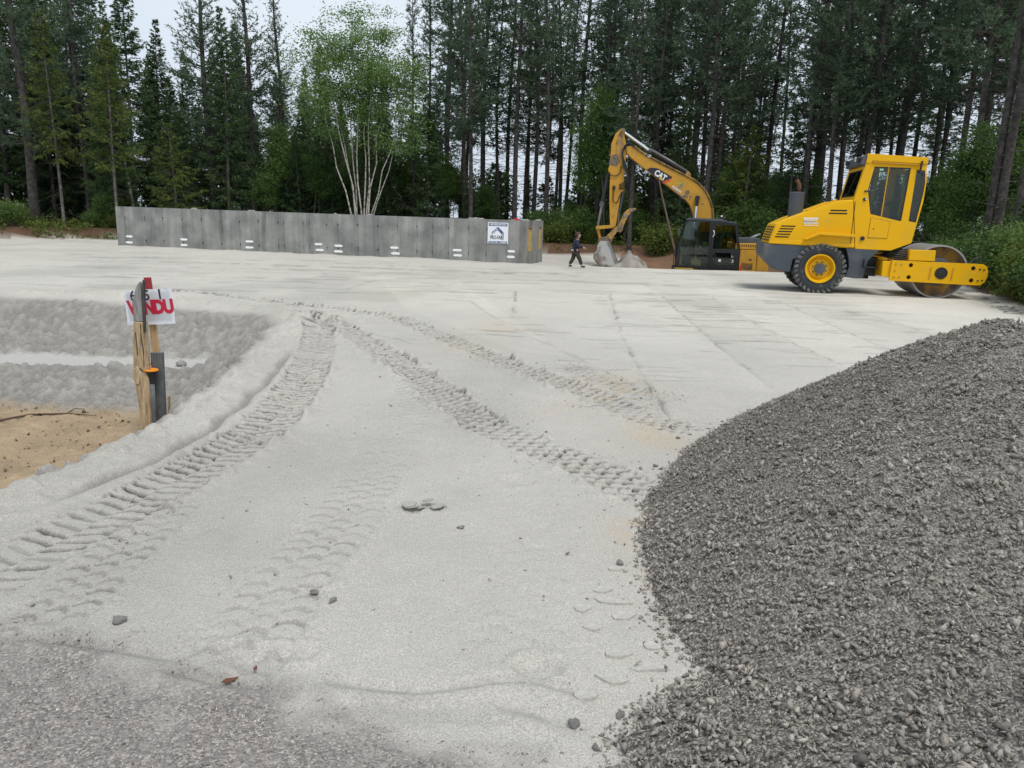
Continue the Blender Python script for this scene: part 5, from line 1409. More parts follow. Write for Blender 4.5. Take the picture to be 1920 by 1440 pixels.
text_mesh('lettering', 'L', 0.13, M['decal_white'], door, (0.53, 0.022, 0.39), bold=0.006)
text_mesh('lettering', '3', 0.10, M['decal_white'], door, (0.545, 0.022, 0.20), bold=0.004)
part('seat', lambda b: (b_box(b, (-0.28, 0.5, 0.24), (0.46, 0.46, 0.13), 0.04), b_prism(b, [(-0.02, 0.28), (0.12, 0.28), (0.22, 1.05), (0.10, 1.05)], 0.28, 0.72, 0.04), b_box(b, (0.19, 0.5, 1.14), (0.09, 0.26, 0.16), 0.03)), M['seat_cloth'], ecab)
part('seat_base', lambda b: (b_box(b, (-0.25, 0.5, 0.04), (0.36, 0.4, 0.24), 0.02),), BLK, ecab)
part('armrest', lambda b: (b_box(b, (-0.45, 0.16, 0.52), (0.40, 0.10, 0.10), 0.02), b_box(b, (-0.45, 0.82, 0.52), (0.40, 0.10, 0.10), 0.02), b_tube(b, [(-0.6, 0.16, 0.55), (-0.63, 0.16, 0.72)], 0.02, 8)), M['seat_cloth'], ecab)
part('monitor', lambda b: b_box(b, (-0.55, 0.78, 0.62), (0.22, 0.08, 0.16), 0.015), M['decal_grey'], ecab)
part('monitor', lambda b: b_box(b, (-0.32, 0.80, 0.73), (0.16, 0.06, 0.13), 0.015), M['decal_green'], ecab)
part('control_lever', lambda b: (b_tube(b, [(-0.98, 0.4, 0.0), (-1.0, 0.4, 0.40), (-0.92, 0.4, 0.62)], 0.02, 6), b_tube(b, [(-0.98, 0.6, 0.0), (-1.0, 0.6, 0.40), (-0.92, 0.6, 0.62)], 0.02, 6)), M['decal_grey'], ecab)
part('boot_console', lambda b: b_box(b, (-0.95, 0.5, 0.16), (0.3, 0.5, 0.3), 0.03), BLK, ecab)
part('bottle', lambda b: b_box(b, (-0.87, 0.2, 0.42), (0.08, 0.08, 0.10), 0.02), M['red'], ecab)
part('mirror', lambda b: b_box(b, (-1.31, -0.05, 1.12), (0.06, 0.14, 0.25), 0.02), M['roller_grey'], ecab)
bc = part('beacon', lambda b: (b_box(b, (0.15, 0.35, 1.60), (0.16, 0.14, 0.06), 0.01), b_tube(b, [(0.13, 0.35, 1.6), (0.15, 0.35, 1.74)], [0.055, 0.045], 10)), BLK, ecab)
part('beacon_lens', lambda b: b_box(b, (0.10, 0.28, 1.68), (0.07, 0.02, 0.05), 0.005), M['lamp_glass'], bc)
part('grab_rail', lambda b: b_tube(b, smooth_path([(-1.36, -0.02, 0.7), (-1.40, -0.04, 0.45), (-1.41, -0.04, 0.05), (-1.34, -0.02, -0.06)], 4), 0.014, 6), BLK, ecab, True)
# boom
B0, B1 = 0.97, 1.43
boom_prof = [(-3.25, 3.96), (-3.19, 3.72), (-3.05, 3.58), (-2.575, 3.239), (-1.949, 2.822), (-1.273, 2.338), (-1.08, 2.205), (-0.93, 2.05), (-0.80, 1.78), (-0.698, 1.392), (-0.62, 0.9), (-0.56, 0.2), (-0.17, 0.2), (-0.155, 1.2), (-0.149, 1.682), (-0.185, 1.90), (-0.25, 2.13), (-0.40, 2.42), (-0.53, 2.58), (-0.70, 2.73), (-1.019, 2.925), (-1.796, 3.275), (-2.601, 3.665), (-3.08, 3.985)]
boom = part('boom', lambda b: b_prism(b, boom_prof, B0, B1, 0.018), DY, exc)
top = boom_prof[12:]
part('boom_flange', lambda b: [b_prism(b, [(p[0], p[1]), (q[0], q[1]), (q[0] * 1.0 + 0.018 * (q[1] - p[1]) / ((q[0]-p[0])**2+(q[1]-p[1])**2)**.5, q[1] + 0.018 * (p[0] - q[0]) / ((q[0]-p[0])**2+(q[1]-p[1])**2)**.5), (p[0] + 0.018 * (q[1] - p[1]) / ((q[0]-p[0])**2+(q[1]-p[1])**2)**.5, p[1] + 0.018 * (p[0] - q[0]) / ((q[0]-p[0])**2+(q[1]-p[1])**2)**.5)], B0 - 0.02, B1 + 0.02) for p, q in zip(top[:-1], top[1:])], DW, boom)
for yy in (B0 - 0.03, B0 + 0.03):
    part('boom_pipe', lambda b: b_tube(b, smooth_path([(-2.95, yy, 3.98), (-2.6, yy, 3.74), (-1.80, yy, 3.34), (-1.02, yy, 2.98), (-0.67, yy, 2.77), (-0.37, yy, 2.44), (-0.20, yy, 2.1), (-0.10, yy, 1.68), (-0.10, yy, 1.0)], 4), 0.018, 6), DW, boom, True)
part('mud_patch', lambda b: [b_prism(b, circ((x, z), r, 9), B0 - 0.008, B0 + 0.001, 0.003) for x, z, r in [(-1.05, 2.46, 0.085), (-1.10, 2.35, 0.05), (-1.18, 2.29, 0.06), (-1.05, 2.30, 0.04), (-0.93, 2.32, 0.045), (-0.50, 2.08, 0.03), (-0.95, 2.22, 0.03)]], M['dried_mud'], boom)
dec = part('decal', lambda b: b_prism(b, [(-2.474, 3.185), (-2.430, 3.232), (-2.344, 3.262), (-2.20, 3.258), (-2.082, 3.232), (-1.597, 2.966), (-1.592, 2.935), (-1.928, 2.793)], B0 - 0.004, B0 + 0.001), M['sign_black'], boom)
part('decal_stripe', lambda b: b_prism(b, [(-1.922, 2.782), (-1.620, 2.902), (-1.685, 2.815), (-1.883, 2.738)], B0 - 0.004, B0 + 0.001), M['red'], boom)
ang = -math.atan2(0.42, 0.62)
def boom_text(body, h, x, z, m, xs, bold, a=None):
    return text_mesh('lettering', body, h, m, boom, (x, B0 - 0.0075, z), (math.pi / 2, -(a if a is not None else ang), 0), bold=bold, xs=xs)
boom_text('CAT', 0.185, -2.005, 3.005, M['decal_white'], 0.82, 0.012, R(-31))
part('decal_triangle', lambda b: b_prism(b, [(-2.05, 2.905), (-1.99, 2.975), (-1.915, 2.835)], B0 - 0.011, B0 - 0.008), M['decal_yellow'], dec)
lg = part('company_logo', lambda b: (b_prism(b, [(-1.39, 2.72), (-1.32, 2.79), (-1.23, 2.77), (-1.27, 2.74), (-1.32, 2.75), (-1.35, 2.71), (-1.30, 2.68)], B0 - 0.004, B0 + 0.001)), M['decal_green'], boom)
part('company_logo', lambda b: (b_prism(b, [(-1.22, 2.76), (-1.24, 2.66), (-1.33, 2.59), (-1.41, 2.62), (-1.34, 2.63), (-1.28, 2.68), (-1.30, 2.71)], B0 - 0.006, B0 - 0.0045)), M['decal_teal'], boom)
boom_text('VILLENEUVE', 0.065, -1.415, 2.555, M['decal_white'], 0.75, 0.003, R(-33))
part('small_print', lambda b: [b_box(b, (-1.55 + 0.055 * k, B0 - 0.002, 2.555 - 0.036 * k), (0.04, 0.004, 0.022), 0, Matrix.Rotation(R(33), 3, 'Y')) for k in range(6)], M['decal_grey'], boom)['kind'] = 'stuff'
# boom lift cylinders, one each side
for yy in (0.86, 1.54):
    cy = part('boom_cylinder', lambda b: (b_tube(b, [(-0.74, yy, 0.2), (-0.72, yy, 1.25)], 0.075, 14)), BLK, exc)
    part('rod', lambda b: b_tube(b, [(-0.72, yy, 1.2), (-0.70, yy, 2.22)], 0.045, 12), M['chrome'], cy)
    part('rod_eye', lambda b: (b_tube(b, [(-0.70, yy - 0.06, 2.27), (-0.70, yy + 0.06, 2.27)], 0.085, 16), b_tube(b, [(-0.705, yy, 2.0), (-0.70, yy, 2.2)], [0.05, 0.065], 12)), BLK, cy)
# stick
S0, S1 = 1.03, 1.37
stick_prof = [(-3.466, 4.544), (-3.40, 4.575), (-3.345, 4.54), (-3.325, 4.353), (-3.235, 3.985), (-3.20, 3.80), (-3.235, 3.4), (-3.244, 2.978), (-3.210, 2.60), (-3.265, 2.44), (-3.325, 2.425), (-3.44, 1.27), (-3.50, 1.17), (-3.60, 1.17), (-3.653, 1.264), (-3.715, 2.05), (-3.735, 2.60), (-3.735, 3.06), (-3.80, 3.10), (-3.815, 3.20), (-3.745, 3.40), (-3.76, 3.587), (-3.752, 4.036), (-3.626, 4.38)]
stick = part('stick', lambda b: b_prism(b, stick_prof, S0, S1, 0.018), DY, exc)
part('stick_head_plate', lambda b: b_prism(b, [(-3.44, 4.44), (-3.36, 4.30), (-3.30, 3.95), (-3.38, 3.55), (-3.55, 3.70), (-3.60, 4.05), (-3.54, 4.30)], S0 - 0.012, S0 + 0.002, 0.004), DW, stick)
part('rust_patch', lambda b: b_prism(b, jitter_outline([(-3.80, 3.42), (-3.72, 3.66), (-3.55, 3.72), (-3.42, 3.45), (-3.52, 3.28), (-3.70, 3.30)], 3, 0.02, 5), S0 - 0.006, S0 + 0.001, 0.002), M['dried_mud'], stick)
part('bracket', lambda b: b_prism(b, [(-3.26, 2.60), (-3.19, 2.58), (-3.20, 2.50), (-3.27, 2.44)], S0 + 0.05, S1 - 0.05, 0.01), DY, stick)
part('valve', lambda b: (b_box(b, (-3.58, S0 - 0.03, 2.56), (0.10, 0.06, 0.12), 0.01), b_box(b, (-3.60, S0 - 0.05, 2.62), (0.03, 0.04, 0.05), 0.005)), BLK, stick)
part('grease_boss', lambda b: (b_disc(b, (-3.56, 0, 1.59), 0.035, S0 - 0.02, S0, 12),), DW, stick)
sc = part('stick_cylinder', lambda b: b_tube(b, [(-1.05, 1.2, 3.10), (-2.40, 1.2, 3.83)], 0.085, 16), BLK, exc)
part('gland', lambda b: b_tube(b, [(-2.35, 1.2, 3.803), (-2.46, 1.2, 3.862)], 0.10, 16), M['roller_grey'], sc)
part('rod', lambda b: b_tube(b, [(-2.4, 1.2, 3.83), (-3.36, 1.2, 4.46)], 0.052, 14), M['chrome'], sc)
part('rod_pin', lambda b: b_tube(b, [(-3.38, S0 - 0.07, 4.49), (-3.38, S1 + 0.07, 4.49)], 0.085, 16), M['dried_mud'], sc)
part('cylinder_bracket', lambda b: b_prism(b, [(-1.20, 2.97), (-0.92, 2.86), (-0.98, 3.12), (-1.10, 3.17)], 1.08, 1.32, 0.01), DW, sc)
part('cylinder_pipe', lambda b: b_tube(b, [(-1.1, 1.09, 3.20), (-2.3, 1.09, 3.86)], 0.02, 6), M['steel'], sc, True)
bcy = part('bucket_cylinder', lambda b: b_tube(b, [(-3.80, 1.2, 3.06), (-3.985, 1.2, 1.96)], 0.075, 14), BLK, exc)
part('gland', lambda b: b_tube(b, [(-3.965, 1.2, 2.08), (-3.995, 1.2, 1.90)], 0.088, 14), M['roller_grey'], bcy)
part('rod', lambda b: b_tube(b, [(-3.985, 1.2, 1.96), (-4.09, 1.2, 1.18)], 0.042, 12), M['steel'], bcy)
for yy in (1.0, 1.40):
    part('link_arm', lambda b: b_prism(b, [(-4.13, 1.20), (-4.06, 1.235), (-3.56, 1.285), (-3.52, 1.23), (-3.56, 1.175), (-4.06, 1.115), (-4.13, 1.14)], yy - 0.03, yy + 0.03, 0.008), DY, exc)
part('link_pin', lambda b: b_tube(b, [(-4.09, 0.94, 1.175), (-4.09, 1.46, 1.175)], 0.06, 12), DW, exc)
part('push_link', lambda b: b_prism(b, [(-4.13, 1.13), (-4.04, 1.16), (-3.93, 0.80), (-4.01, 0.76)], 1.08, 1.32, 0.01), DY, exc)
# bucket: two side plates, curved back, cutting edge and ears
bk = empty('bucket', (0, 0, 0), 0, exc)
side = [(-3.62, 0.70), (-3.573, 0.555), (-3.46, 0.26), (-3.263, -0.122), (-3.873, -0.150), (-4.033, -0.02), (-4.13, 0.13), (-4.12, 0.28), (-4.04, 0.42), (-4.05, 0.564), (-3.945, 0.72)]
for yy in (0.70, 1.66):
    part('side_plate', lambda b: b_prism(b, side, yy, yy + 0.035, 0.006), M['worn_bucket'], bk)
    part('side_cutter', lambda b: b_prism(b, [(-3.66, 0.62), (-3.57, 0.57), (-3.255, -0.125), (-3.36, -0.13), (-3.47, 0.12)], yy - 0.016, yy + 0.05, 0.006), M['steel'], bk)
shell = [(-3.62, 0.72), (-3.80, 0.72), (-4.02, 0.60), (-4.06, 0.42), (-4.14, 0.27), (-4.155, 0.13), (-4.05, -0.03), (-3.88, -0.168), (-3.6, -0.165), (-3.25, -0.14)]
inner = [(x + (0.03 if x < -3.7 else 0), z + (0.03 if z < 0.3 else -0.02)) for x, z in shell]
part('shell', lambda b: [b_prism(b, [shell[i], shell[i + 1], inner[i + 1], inner[i]], 0.737, 1.658) for i in range(len(shell) - 1)], M['worn_bucket'], bk)
part('heel_band', lambda b: [b_prism(b, [shell[i], shell[i + 1], (shell[i + 1][0] - 0.018, shell[i + 1][1] - 0.012), (shell[i][0] - 0.018, shell[i][1] - 0.012)], 0.68, 0.80) for i in range(4, 8)], M['dried_mud'], bk)
for yy in (0.80, 1.06, 1.34, 1.6):
    part('tooth', lambda b: b_prism(b, [(-3.30, -0.10), (-3.10, -0.16), (-3.30, -0.18)], yy - 0.05, yy + 0.05, 0.008), M['steel'], bk)
for yy in (0.92, 1.42):
    part('ear', lambda b: b_prism(b, [(-4.02, 0.55), (-4.04, 0.74), (-3.96, 0.83), (-3.83, 0.86), (-3.64, 0.90), (-3.53, 0.84), (-3.55, 0.68), (-3.60, 0.60)], yy, yy + 0.06, 0.01), M['dried_mud'], bk)
part('stick_pin', lambda b: b_tube(b, [(-3.607, 0.86, 0.844), (-3.607, 1.54, 0.844)], 0.06, 14), DW, bk)
part('coupler', lambda b: b_prism(b, [(-3.66, 0.78), (-3.56, 0.76), (-3.46, 1.20), (-3.62, 1.22)], 1.07, 1.33, 0.01), BLK, exc)
th = [(-3.80, 0.62), (-3.857, 0.70), (-3.78, 0.86), (-3.704, 0.945), (-3.525, 1.135), (-3.346, 1.30), (-3.285, 1.461), (-3.203, 1.671), (-3.14, 1.76), (-3.071, 1.826), (-2.97, 1.875), (-2.888, 1.888), (-2.759, 1.872), (-2.79, 1.808), (-2.87, 1.765), (-2.949, 1.724), (-2.98, 1.64), (-3.02, 1.65), (-3.056, 1.56), (-3.06, 1.48), (-3.10, 1.48), (-3.117, 1.396), (-3.178, 1.232), (-3.193, 1.092), (-3.26, 1.02), (-3.38, 1.063), (-3.489, 0.897), (-3.552, 0.754), (-3.66, 0.70)]
thumb = empty('thumb', (0, 0, 0), 0, exc)
for yy in (0.93, 1.40):
    part('claw', lambda b: b_prism(b, th, yy, yy + 0.055, 0.006), DW, thumb)
for x, z, r_ in ((-3.335, 1.20, 0.045), (-3.12, 1.62, 0.06), (-2.95, 1.80, 0.05)):
    part('spacer', lambda b: b_tube(b, [(x, 0.915, z), (x, 1.47, z)], r_, 12), M['dried_mud'] if r_ < .05 else M['steel'], thumb)
# hoses
for k in range(4):
    yy = 0.94 + 0.03 * k
    part('hose', lambda b: b_tube(b, smooth_path([(-2.95, yy + .08, 3.96 - 0.02 * k), (-3.12, yy, 4.06 - 0.03 * k), (-3.30, yy - .02, 3.95 - 0.03 * k), (-3.34, yy - .02, 3.70), (-3.30 + 0.05 * k, yy - .02, 3.3 - 0.06 * k), (-3.16 + 0.03 * k, yy - .03, 3.05 - 0.12 * k), (-3.22, yy - .02, 2.78 - 0.08 * k), (-3.40, yy, 2.66 - 0.04 * k)], 5), 0.020, 6), M['black_rubber'], exc, True)
part('hose', lambda b: b_tube(b, smooth_path([(-3.83, 1.0, 3.05), (-3.6, 0.99, 2.96), (-3.42, 0.99, 3.05), (-3.36, 0.99, 3.3)], 5), 0.016, 6), M['black_rubber'], exc, True)
part('hose', lambda b: b_tube(b, smooth_path([(-3.58, 0.99, 2.50), (-3.59, 0.98, 2.15), (-3.52, 0.98, 2.04), (-3.42, 0.98, 2.10), (-3.36, 0.99, 2.3), (-3.27, 1.0, 2.42)], 5), 0.018, 6), M['black_rubber'], exc, True)
tcy = part('thumb_cylinder', lambda b: b_tube(b, [(-3.25, 1.2, 2.50), (-3.36, 1.2, 1.75)], 0.06, 12), M['roller_grey'], exc)
part('rod', lambda b: b_tube(b, [(-3.36, 1.2, 1.75), (-3.38, 1.2, 1.15)], 0.035, 10), M['steel'], tcy)

# ================================================================== the child walking past
M['skin'] = mat('skin', (0.50, 0.30, 0.22), 0.6)
M['hair'] = mat('hair', (0.045, 0.022, 0.016), 0.7, var=0.3, vscale=30)
M['navy'] = mat('navy_jacket', (0.010, 0.016, 0.040), 0.8, var=0.3, vscale=12, bump=0.004, bscale=25)
M['khaki'] = mat('dark_khaki', (0.040, 0.036, 0.026), 0.9, var=0.3, vscale=14, bump=0.004, bscale=25)
def skin_mesh(name, V, E, rad, sub=2):
    me = bpy.data.meshes.new(name + '_src')
    me.from_pydata(V, E, [])
    o = bpy.data.objects.new(name + '_src', me); COL.objects.link(o)
    md = o.modifiers.new('Skin', 'SKIN'); md.use_smooth_shade = True
    for i, r_ in enumerate(rad):
        sv = me.skin_vertices[0].data[i]
        sv.radius = r_ if isinstance(r_, tuple) else (r_, r_)
        sv.use_root = (i == 0)
    o.modifiers.new('Sub', 'SUBSURF').levels = sub
    dg = bpy.context.evaluated_depsgraph_get()
    out = bpy.data.meshes.new_from_object(o.evaluated_get(dg))
    out.name = name
    bpy.data.objects.remove(o, do_unlink=True)
    return out
def ensure_skin(V): pass
def chain(start, pts, rad, V, E, Rr):
    prev = start
    for p, r_ in zip(pts, rad):
        V.append(p); Rr.append(r_); E.append((prev, len(V) - 1)); prev = len(V) - 1
    return prev
V, E, Rr = [(-0.02, 0, 0.53)], [], [0.085]
c1 = chain(0, [(-0.01, 0, 0.64), (0.01, 0, 0.77)], [0.085, 0.085], V, E, Rr)
nk = chain(c1, [(0.03, 0, 0.86), (0.045, 0, 0.905), (0.052, 0, 0.975), (0.05, 0, 1.03)], [0.045, 0.05, (0.082, 0.09), 0.06], V, E, Rr)
hands = []
for sgn in (-1, 1):
    a = chain(c1, [(0.0, sgn * 0.105, 0.81), (0.055 + 0.03 * sgn, sgn * 0.14, 0.655), (0.20, sgn * 0.125, 0.605), (0.245, sgn * 0.115, 0.598)], [0.045, 0.033, 0.024, 0.022], V, E, Rr)
    hands.append((a, sgn))
    for k, (dy, ln) in enumerate(((-0.018, 0.045), (-0.006, 0.052), (0.006, 0.05), (0.018, 0.04))):
        chain(a, [(0.262, sgn * 0.115 + dy, 0.594), (0.262 + ln * 0.6, sgn * 0.113 + dy, 0.582), (0.262 + ln * 0.8, sgn * 0.112 + dy, 0.562)], [0.0075, 0.0065, 0.0055], V, E, Rr)
    chain(a, [(0.248, sgn * 0.115 - sgn * 0.024, 0.605), (0.272, sgn * 0.115 - sgn * 0.03, 0.598)], [0.008, 0.0065], V, E, Rr)
    if sgn < 0:   # near leg forward
        chain(0, [(0.02, -0.05, 0.47), (0.125, -0.055, 0.25), (0.185, -0.055, 0.06), (0.27, -0.06, 0.028)], [0.062, 0.045, 0.03, 0.025], V, E, Rr)
    else:         # far leg trailing
        chain(0, [(-0.04, 0.05, 0.47), (-0.075, 0.05, 0.25), (-0.185, 0.05, 0.075), (-0.12, 0.055, 0.028)], [0.062, 0.045, 0.03, 0.025], V, E, Rr)
px_, py_ = 1.85, 23.9
person = link_mesh('person', skin_mesh('person', V, E, Rr), M['skin'], None, True)
person.location = (px_, py_, gz(px_, py_) + 0.005)
tag(person, 'brown haired child in navy jacket and dark trousers walking past the bucket', 'person')
V, E, Rr = [(-0.015, 0, 0.60)], [], [0.112]
chain(0, [(-0.025, 0, 0.49), (-0.03, 0, 0.462)], [0.118, 0.112], V, E, Rr)
c1 = chain(0, [(0.005, 0, 0.72), (0.015, 0, 0.80), (0.02, 0, 0.868)], [0.108, 0.10, 0.06], V, E, Rr)
for sgn in (-1, 1):
    chain(2 + 1, [(0.0, sgn * 0.115, 0.80), (0.055 + 0.03 * sgn, sgn * 0.15, 0.655), (0.205, sgn * 0.13, 0.607)], [0.062, 0.052, 0.036], V, E, Rr)
jk = link_mesh('jacket', skin_mesh('jacket', V, E, Rr), M['navy'], person, True)
bm = bmesh.new(); b_box(bm, (-0.115, -0.06, 0.515), (0.012, 0.085, 0.05), 0.004, Matrix.Rotation(R(35), 3, 'Z'))
from_bm('printed_patch', bm, M['decal_white'], jk)
bm = bmesh.new(); b_lathe(bm, [(0.07, 0.0), (0.085, 0.03), (0.075, 0.055), (0.055, 0.05)], (-0.01, 0, 0.84), 16, 'Z'); from_bm('hood', bm, M['navy'], jk, True)
V, E, Rr = [(-0.015, 0, 0.50)], [], [0.085]
chain(0, [(0.02, -0.05, 0.44), (0.125, -0.055, 0.25), (0.182, -0.055, 0.075)], [0.08, 0.064, 0.05], V, E, Rr)
chain(0, [(-0.04, 0.05, 0.44), (-0.08, 0.05, 0.25), (-0.178, 0.05, 0.085)], [0.08, 0.064, 0.05], V, E, Rr)
link_mesh('trousers', skin_mesh('trousers', V, E, Rr), M['khaki'], person, True)
for p0, p1 in (((0.165, -0.055, 0.035), (0.295, -0.06, 0.022)), ((-0.20, 0.05, 0.05), (-0.105, 0.055, 0.02))):
    bm = bmesh.new(); b_tube(bm, smooth_path([p0, ((p0[0] + p1[0]) / 2, p0[1], (p0[2] + p1[2]) / 2 + 0.004), p1], 3), [0.026, 0.034, 0.036, 0.035, 0.034, 0.03, 0.02], 10)
    sh = from_bm('shoe', bm, M['black_rubber'], person, True)
    bm = bmesh.new(); b_box(bm, ((p0[0] + p1[0]) / 2, p0[1], min(p0[2], p1[2]) - 0.012), (0.11, 0.055, 0.012), 0.004); from_bm('sole', bm, M['decal_white'], sh)
bm = bmesh.new(); bmesh.ops.create_icosphere(bm, subdivisions=3, radius=1.0)
hr = random.Random(2)
for v in bm.verts:
    c = v.co.copy()
    f = 1 + 0.03 * math.sin(9 * c.x) * math.sin(8 * c.z + 3 * c.y)
    v.co = Vector((0.040 + c.x * 0.098 * f, c.y * 0.094 * f, 0.985 + c.z * 0.092 * f))
dl = [v for v in bm.verts if v.co.x > 0.095 and v.co.z < 1.02 or v.co.z < 0.915 or (v.co.x > 0.06 and v.co.z < 0.95)]
bmesh.ops.delete(bm, geom=dl, context='VERTS')
from_bm('hair', bm, M['hair'], person, True)
for sgn in (-1, 1):
    bm = bmesh.new(); bmesh.ops.create_icosphere(bm, subdivisions=2, radius=0.018)
    for v in bm.verts: v.co = Vector((0.05 + v.co.x * 0.8, sgn * 0.088 + v.co.y * 0.5, 0.965 + v.co.z * 1.2))
    from_bm('ear', bm, M['skin'], person, True)
    bm = bmesh.new(); bmesh.ops.create_icosphere(bm, subdivisions=1, radius=0.009)
    for v in bm.verts: v.co = Vector((0.127 + v.co.x * .5, sgn * 0.032 + v.co.y, 0.982 + v.co.z * .7))
    from_bm('eye', bm, M['dark_hole'], person, True)
bm = bmesh.new(); b_prism(bm, [(0.125, 0.985), (0.150, 0.955), (0.128, 0.950)], -0.010, 0.010, 0.004); from_bm('nose', bm, M['skin'], person)
bm = bmesh.new(); b_box(bm, (0.132, 0, 0.930), (0.008, 0.036, 0.008), 0.003); from_bm('mouth', bm, M['red_spray'], person)

# ================================================================== trees
M['pine_bark'] = mat('pine_bark', (0.042, 0.037, 0.034), 0.95, col2=(0.095, 0.084, 0.076), vscale=7, mixpos=(0.4, 0.65), bump=0.02, bscale=18)
M['spruce_bark'] = mat('spruce_bark', (0.10, 0.088, 0.075), 0.95, col2=(0.20, 0.185, 0.165), vscale=7, mixpos=(0.4, 0.65), bump=0.015, bscale=20)
M['dead_bark'] = mat('dead_bark', (0.20, 0.18, 0.16), 0.95, col2=(0.38, 0.36, 0.33), vscale=6, mixpos=(0.4, 0.65), bump=0.01, bscale=20)
M['birch_bark'] = mat('birch_bark', (0.50, 0.46, 0.41), 0.8, col2=(0.13, 0.11, 0.09), vscale=6, mixpos=(0.50, 0.66), bump=0.005, bscale=25)
M['twig_bark'] = mat('twig_bark', (0.075, 0.062, 0.052), 0.95, var=0.3, vscale=8)
M['pine_needles'] = leaf_mat('pine_needles', (0.045, 0.086, 0.050), (0.160, 0.225, 0.128), 0.42)
M['spruce_needles'] = leaf_mat('spruce_needles', (0.030, 0.068, 0.030), (0.135, 0.205, 0.075), 0.4)
M['young_needles'] = leaf_mat('young_needles', (0.036, 0.066, 0.014), (0.155, 0.195, 0.042), 0.3)
M['birch_leaves'] = leaf_mat('birch_leaves', (0.085, 0.175, 0.045), (0.27, 0.39, 0.135), 0.5)
M['bush_leaves'] = leaf_mat('bush_leaves', (0.036, 0.088, 0.022), (0.165, 0.255, 0.066), 0.42)
M['fern_leaves'] = leaf_mat('fern_leaves', (0.05, 0.085, 0.014), (0.19, 0.24, 0.055), 0.4)

class Tubes:
    def __init__(self): self.V, self.F, self.n = [], [], 0
    def add(self, pts, rad, sides=4):
        pts = np.asarray(pts, float); k = len(pts)
        d = np.gradient(pts, axis=0); d /= np.linalg.norm(d, axis=1)[:, None] + 1e-9
        ref = np.where(np.abs(d[:, 2:3]) > 0.9, np.array([[1., 0, 0]]), np.array([[0, 0, 1.]]))
        u = np.cross(d, ref); u /= np.linalg.norm(u, axis=1)[:, None] + 1e-9
        w = np.cross(d, u)
        a = np.arange(sides) * 2 * math.pi / sides
        ring = pts[:, None] + np.asarray(rad, float)[:, None, None] * (np.cos(a)[None, :, None] * u[:, None] + np.sin(a)[None, :, None] * w[:, None])
        self.V.append(ring.reshape(-1, 3))
        i = np.arange(k - 1)[:, None] * sides; j = np.arange(sides)[None]
        A = i + j; B = i + (j + 1) % sides
        self.F.append((np.stack([A, B, B + sides, A + sides], -1).reshape(-1, 4)) + self.n)
        self.n += k * sides
    def mesh(self, name, m, smooth=True):
        me = np_mesh(name, np.concatenate(self.V), np.concatenate(self.F), 4, m)
        if smooth: me.polygons.foreach_set('use_smooth', np.ones(len(me.polygons), bool))
        return me

def unit(v): return v / (np.linalg.norm(v, axis=-1, keepdims=True) + 1e-9)

def blades(rg, O, D, L, per, blen, bw, spread, tint, droop=0.0, tvar=0.12):
    """needle sprays: thin triangles along short twigs"""
    n = len(O)
    O = np.repeat(O, per, 0); D = np.repeat(D, per, 0); L = np.repeat(L, per); T = np.repeat(tint, per)
    u = rg.uniform(0.05, 1.0, n * per)
    P = O + D * (L * u)[:, None]
    bd = unit(D * 0.9 + rg.normal(size=P.shape) * spread + np.array([0, 0, -droop]))
    ln = blen * rg.uniform(0.6, 1.25, len(P))
    s = unit(np.cross(bd, rg.normal(size=P.shape))) * (bw * rg.uniform(0.6, 1.3, len(P)))[:, None] * 0.5
    V = np.stack([P - s, P + s, P + bd * ln[:, None]], 1).reshape(-1, 3)
    tn = np.clip(T + rg.normal(size=len(P)) * tvar, 0, 1)
    return V, np.repeat(tn, 3)

def leaves(rg, P, size, tint, tvar=0.15, hang=0.0):
    n = len(P)
    d = unit(rg.normal(size=(n, 3)) * np.array([1, 1, 0.6]) + np.array([0, 0, -hang]))
    s = unit(np.cross(d, rg.normal(size=(n, 3))))
    ln = (size * rg.uniform(0.6, 1.35, n))[:, None]
    V = np.stack([P, P + d * ln * 0.5 + s * ln * 0.33, P + d * ln, P + d * ln * 0.5 - s * ln * 0.33], 1).reshape(-1, 3)
    return V, np.repeat(np.clip(tint + rg.normal(size=n) * tvar, 0, 1), 4)

def tri_mesh(name, V, t, m, nper=3): return np_mesh(name, V, np.arange(len(V)), nper, m, {'tint': t})

def trunk_pts(rg, H, n=12, sway=0.25):
    z = np.linspace(-0.3, H, n)
    a, b = rg.uniform(0, 6.28, 2); k1, k2 = rg.uniform(0.2, 0.5, 2)
    t = np.clip(z / H, 0, 1)
    x = sway * (np.sin(a + k1 * z) - math.sin(a)) * t; y = sway * (np.sin(b + k2 * z) - math.sin(b)) * t
    return np.stack([x, y, z], 1)
def trunk_at(tp, z): return np.array([np.interp(z, tp[:, 2], tp[:, 0]), np.interp(z, tp[:, 2], tp[:, 1]), z])

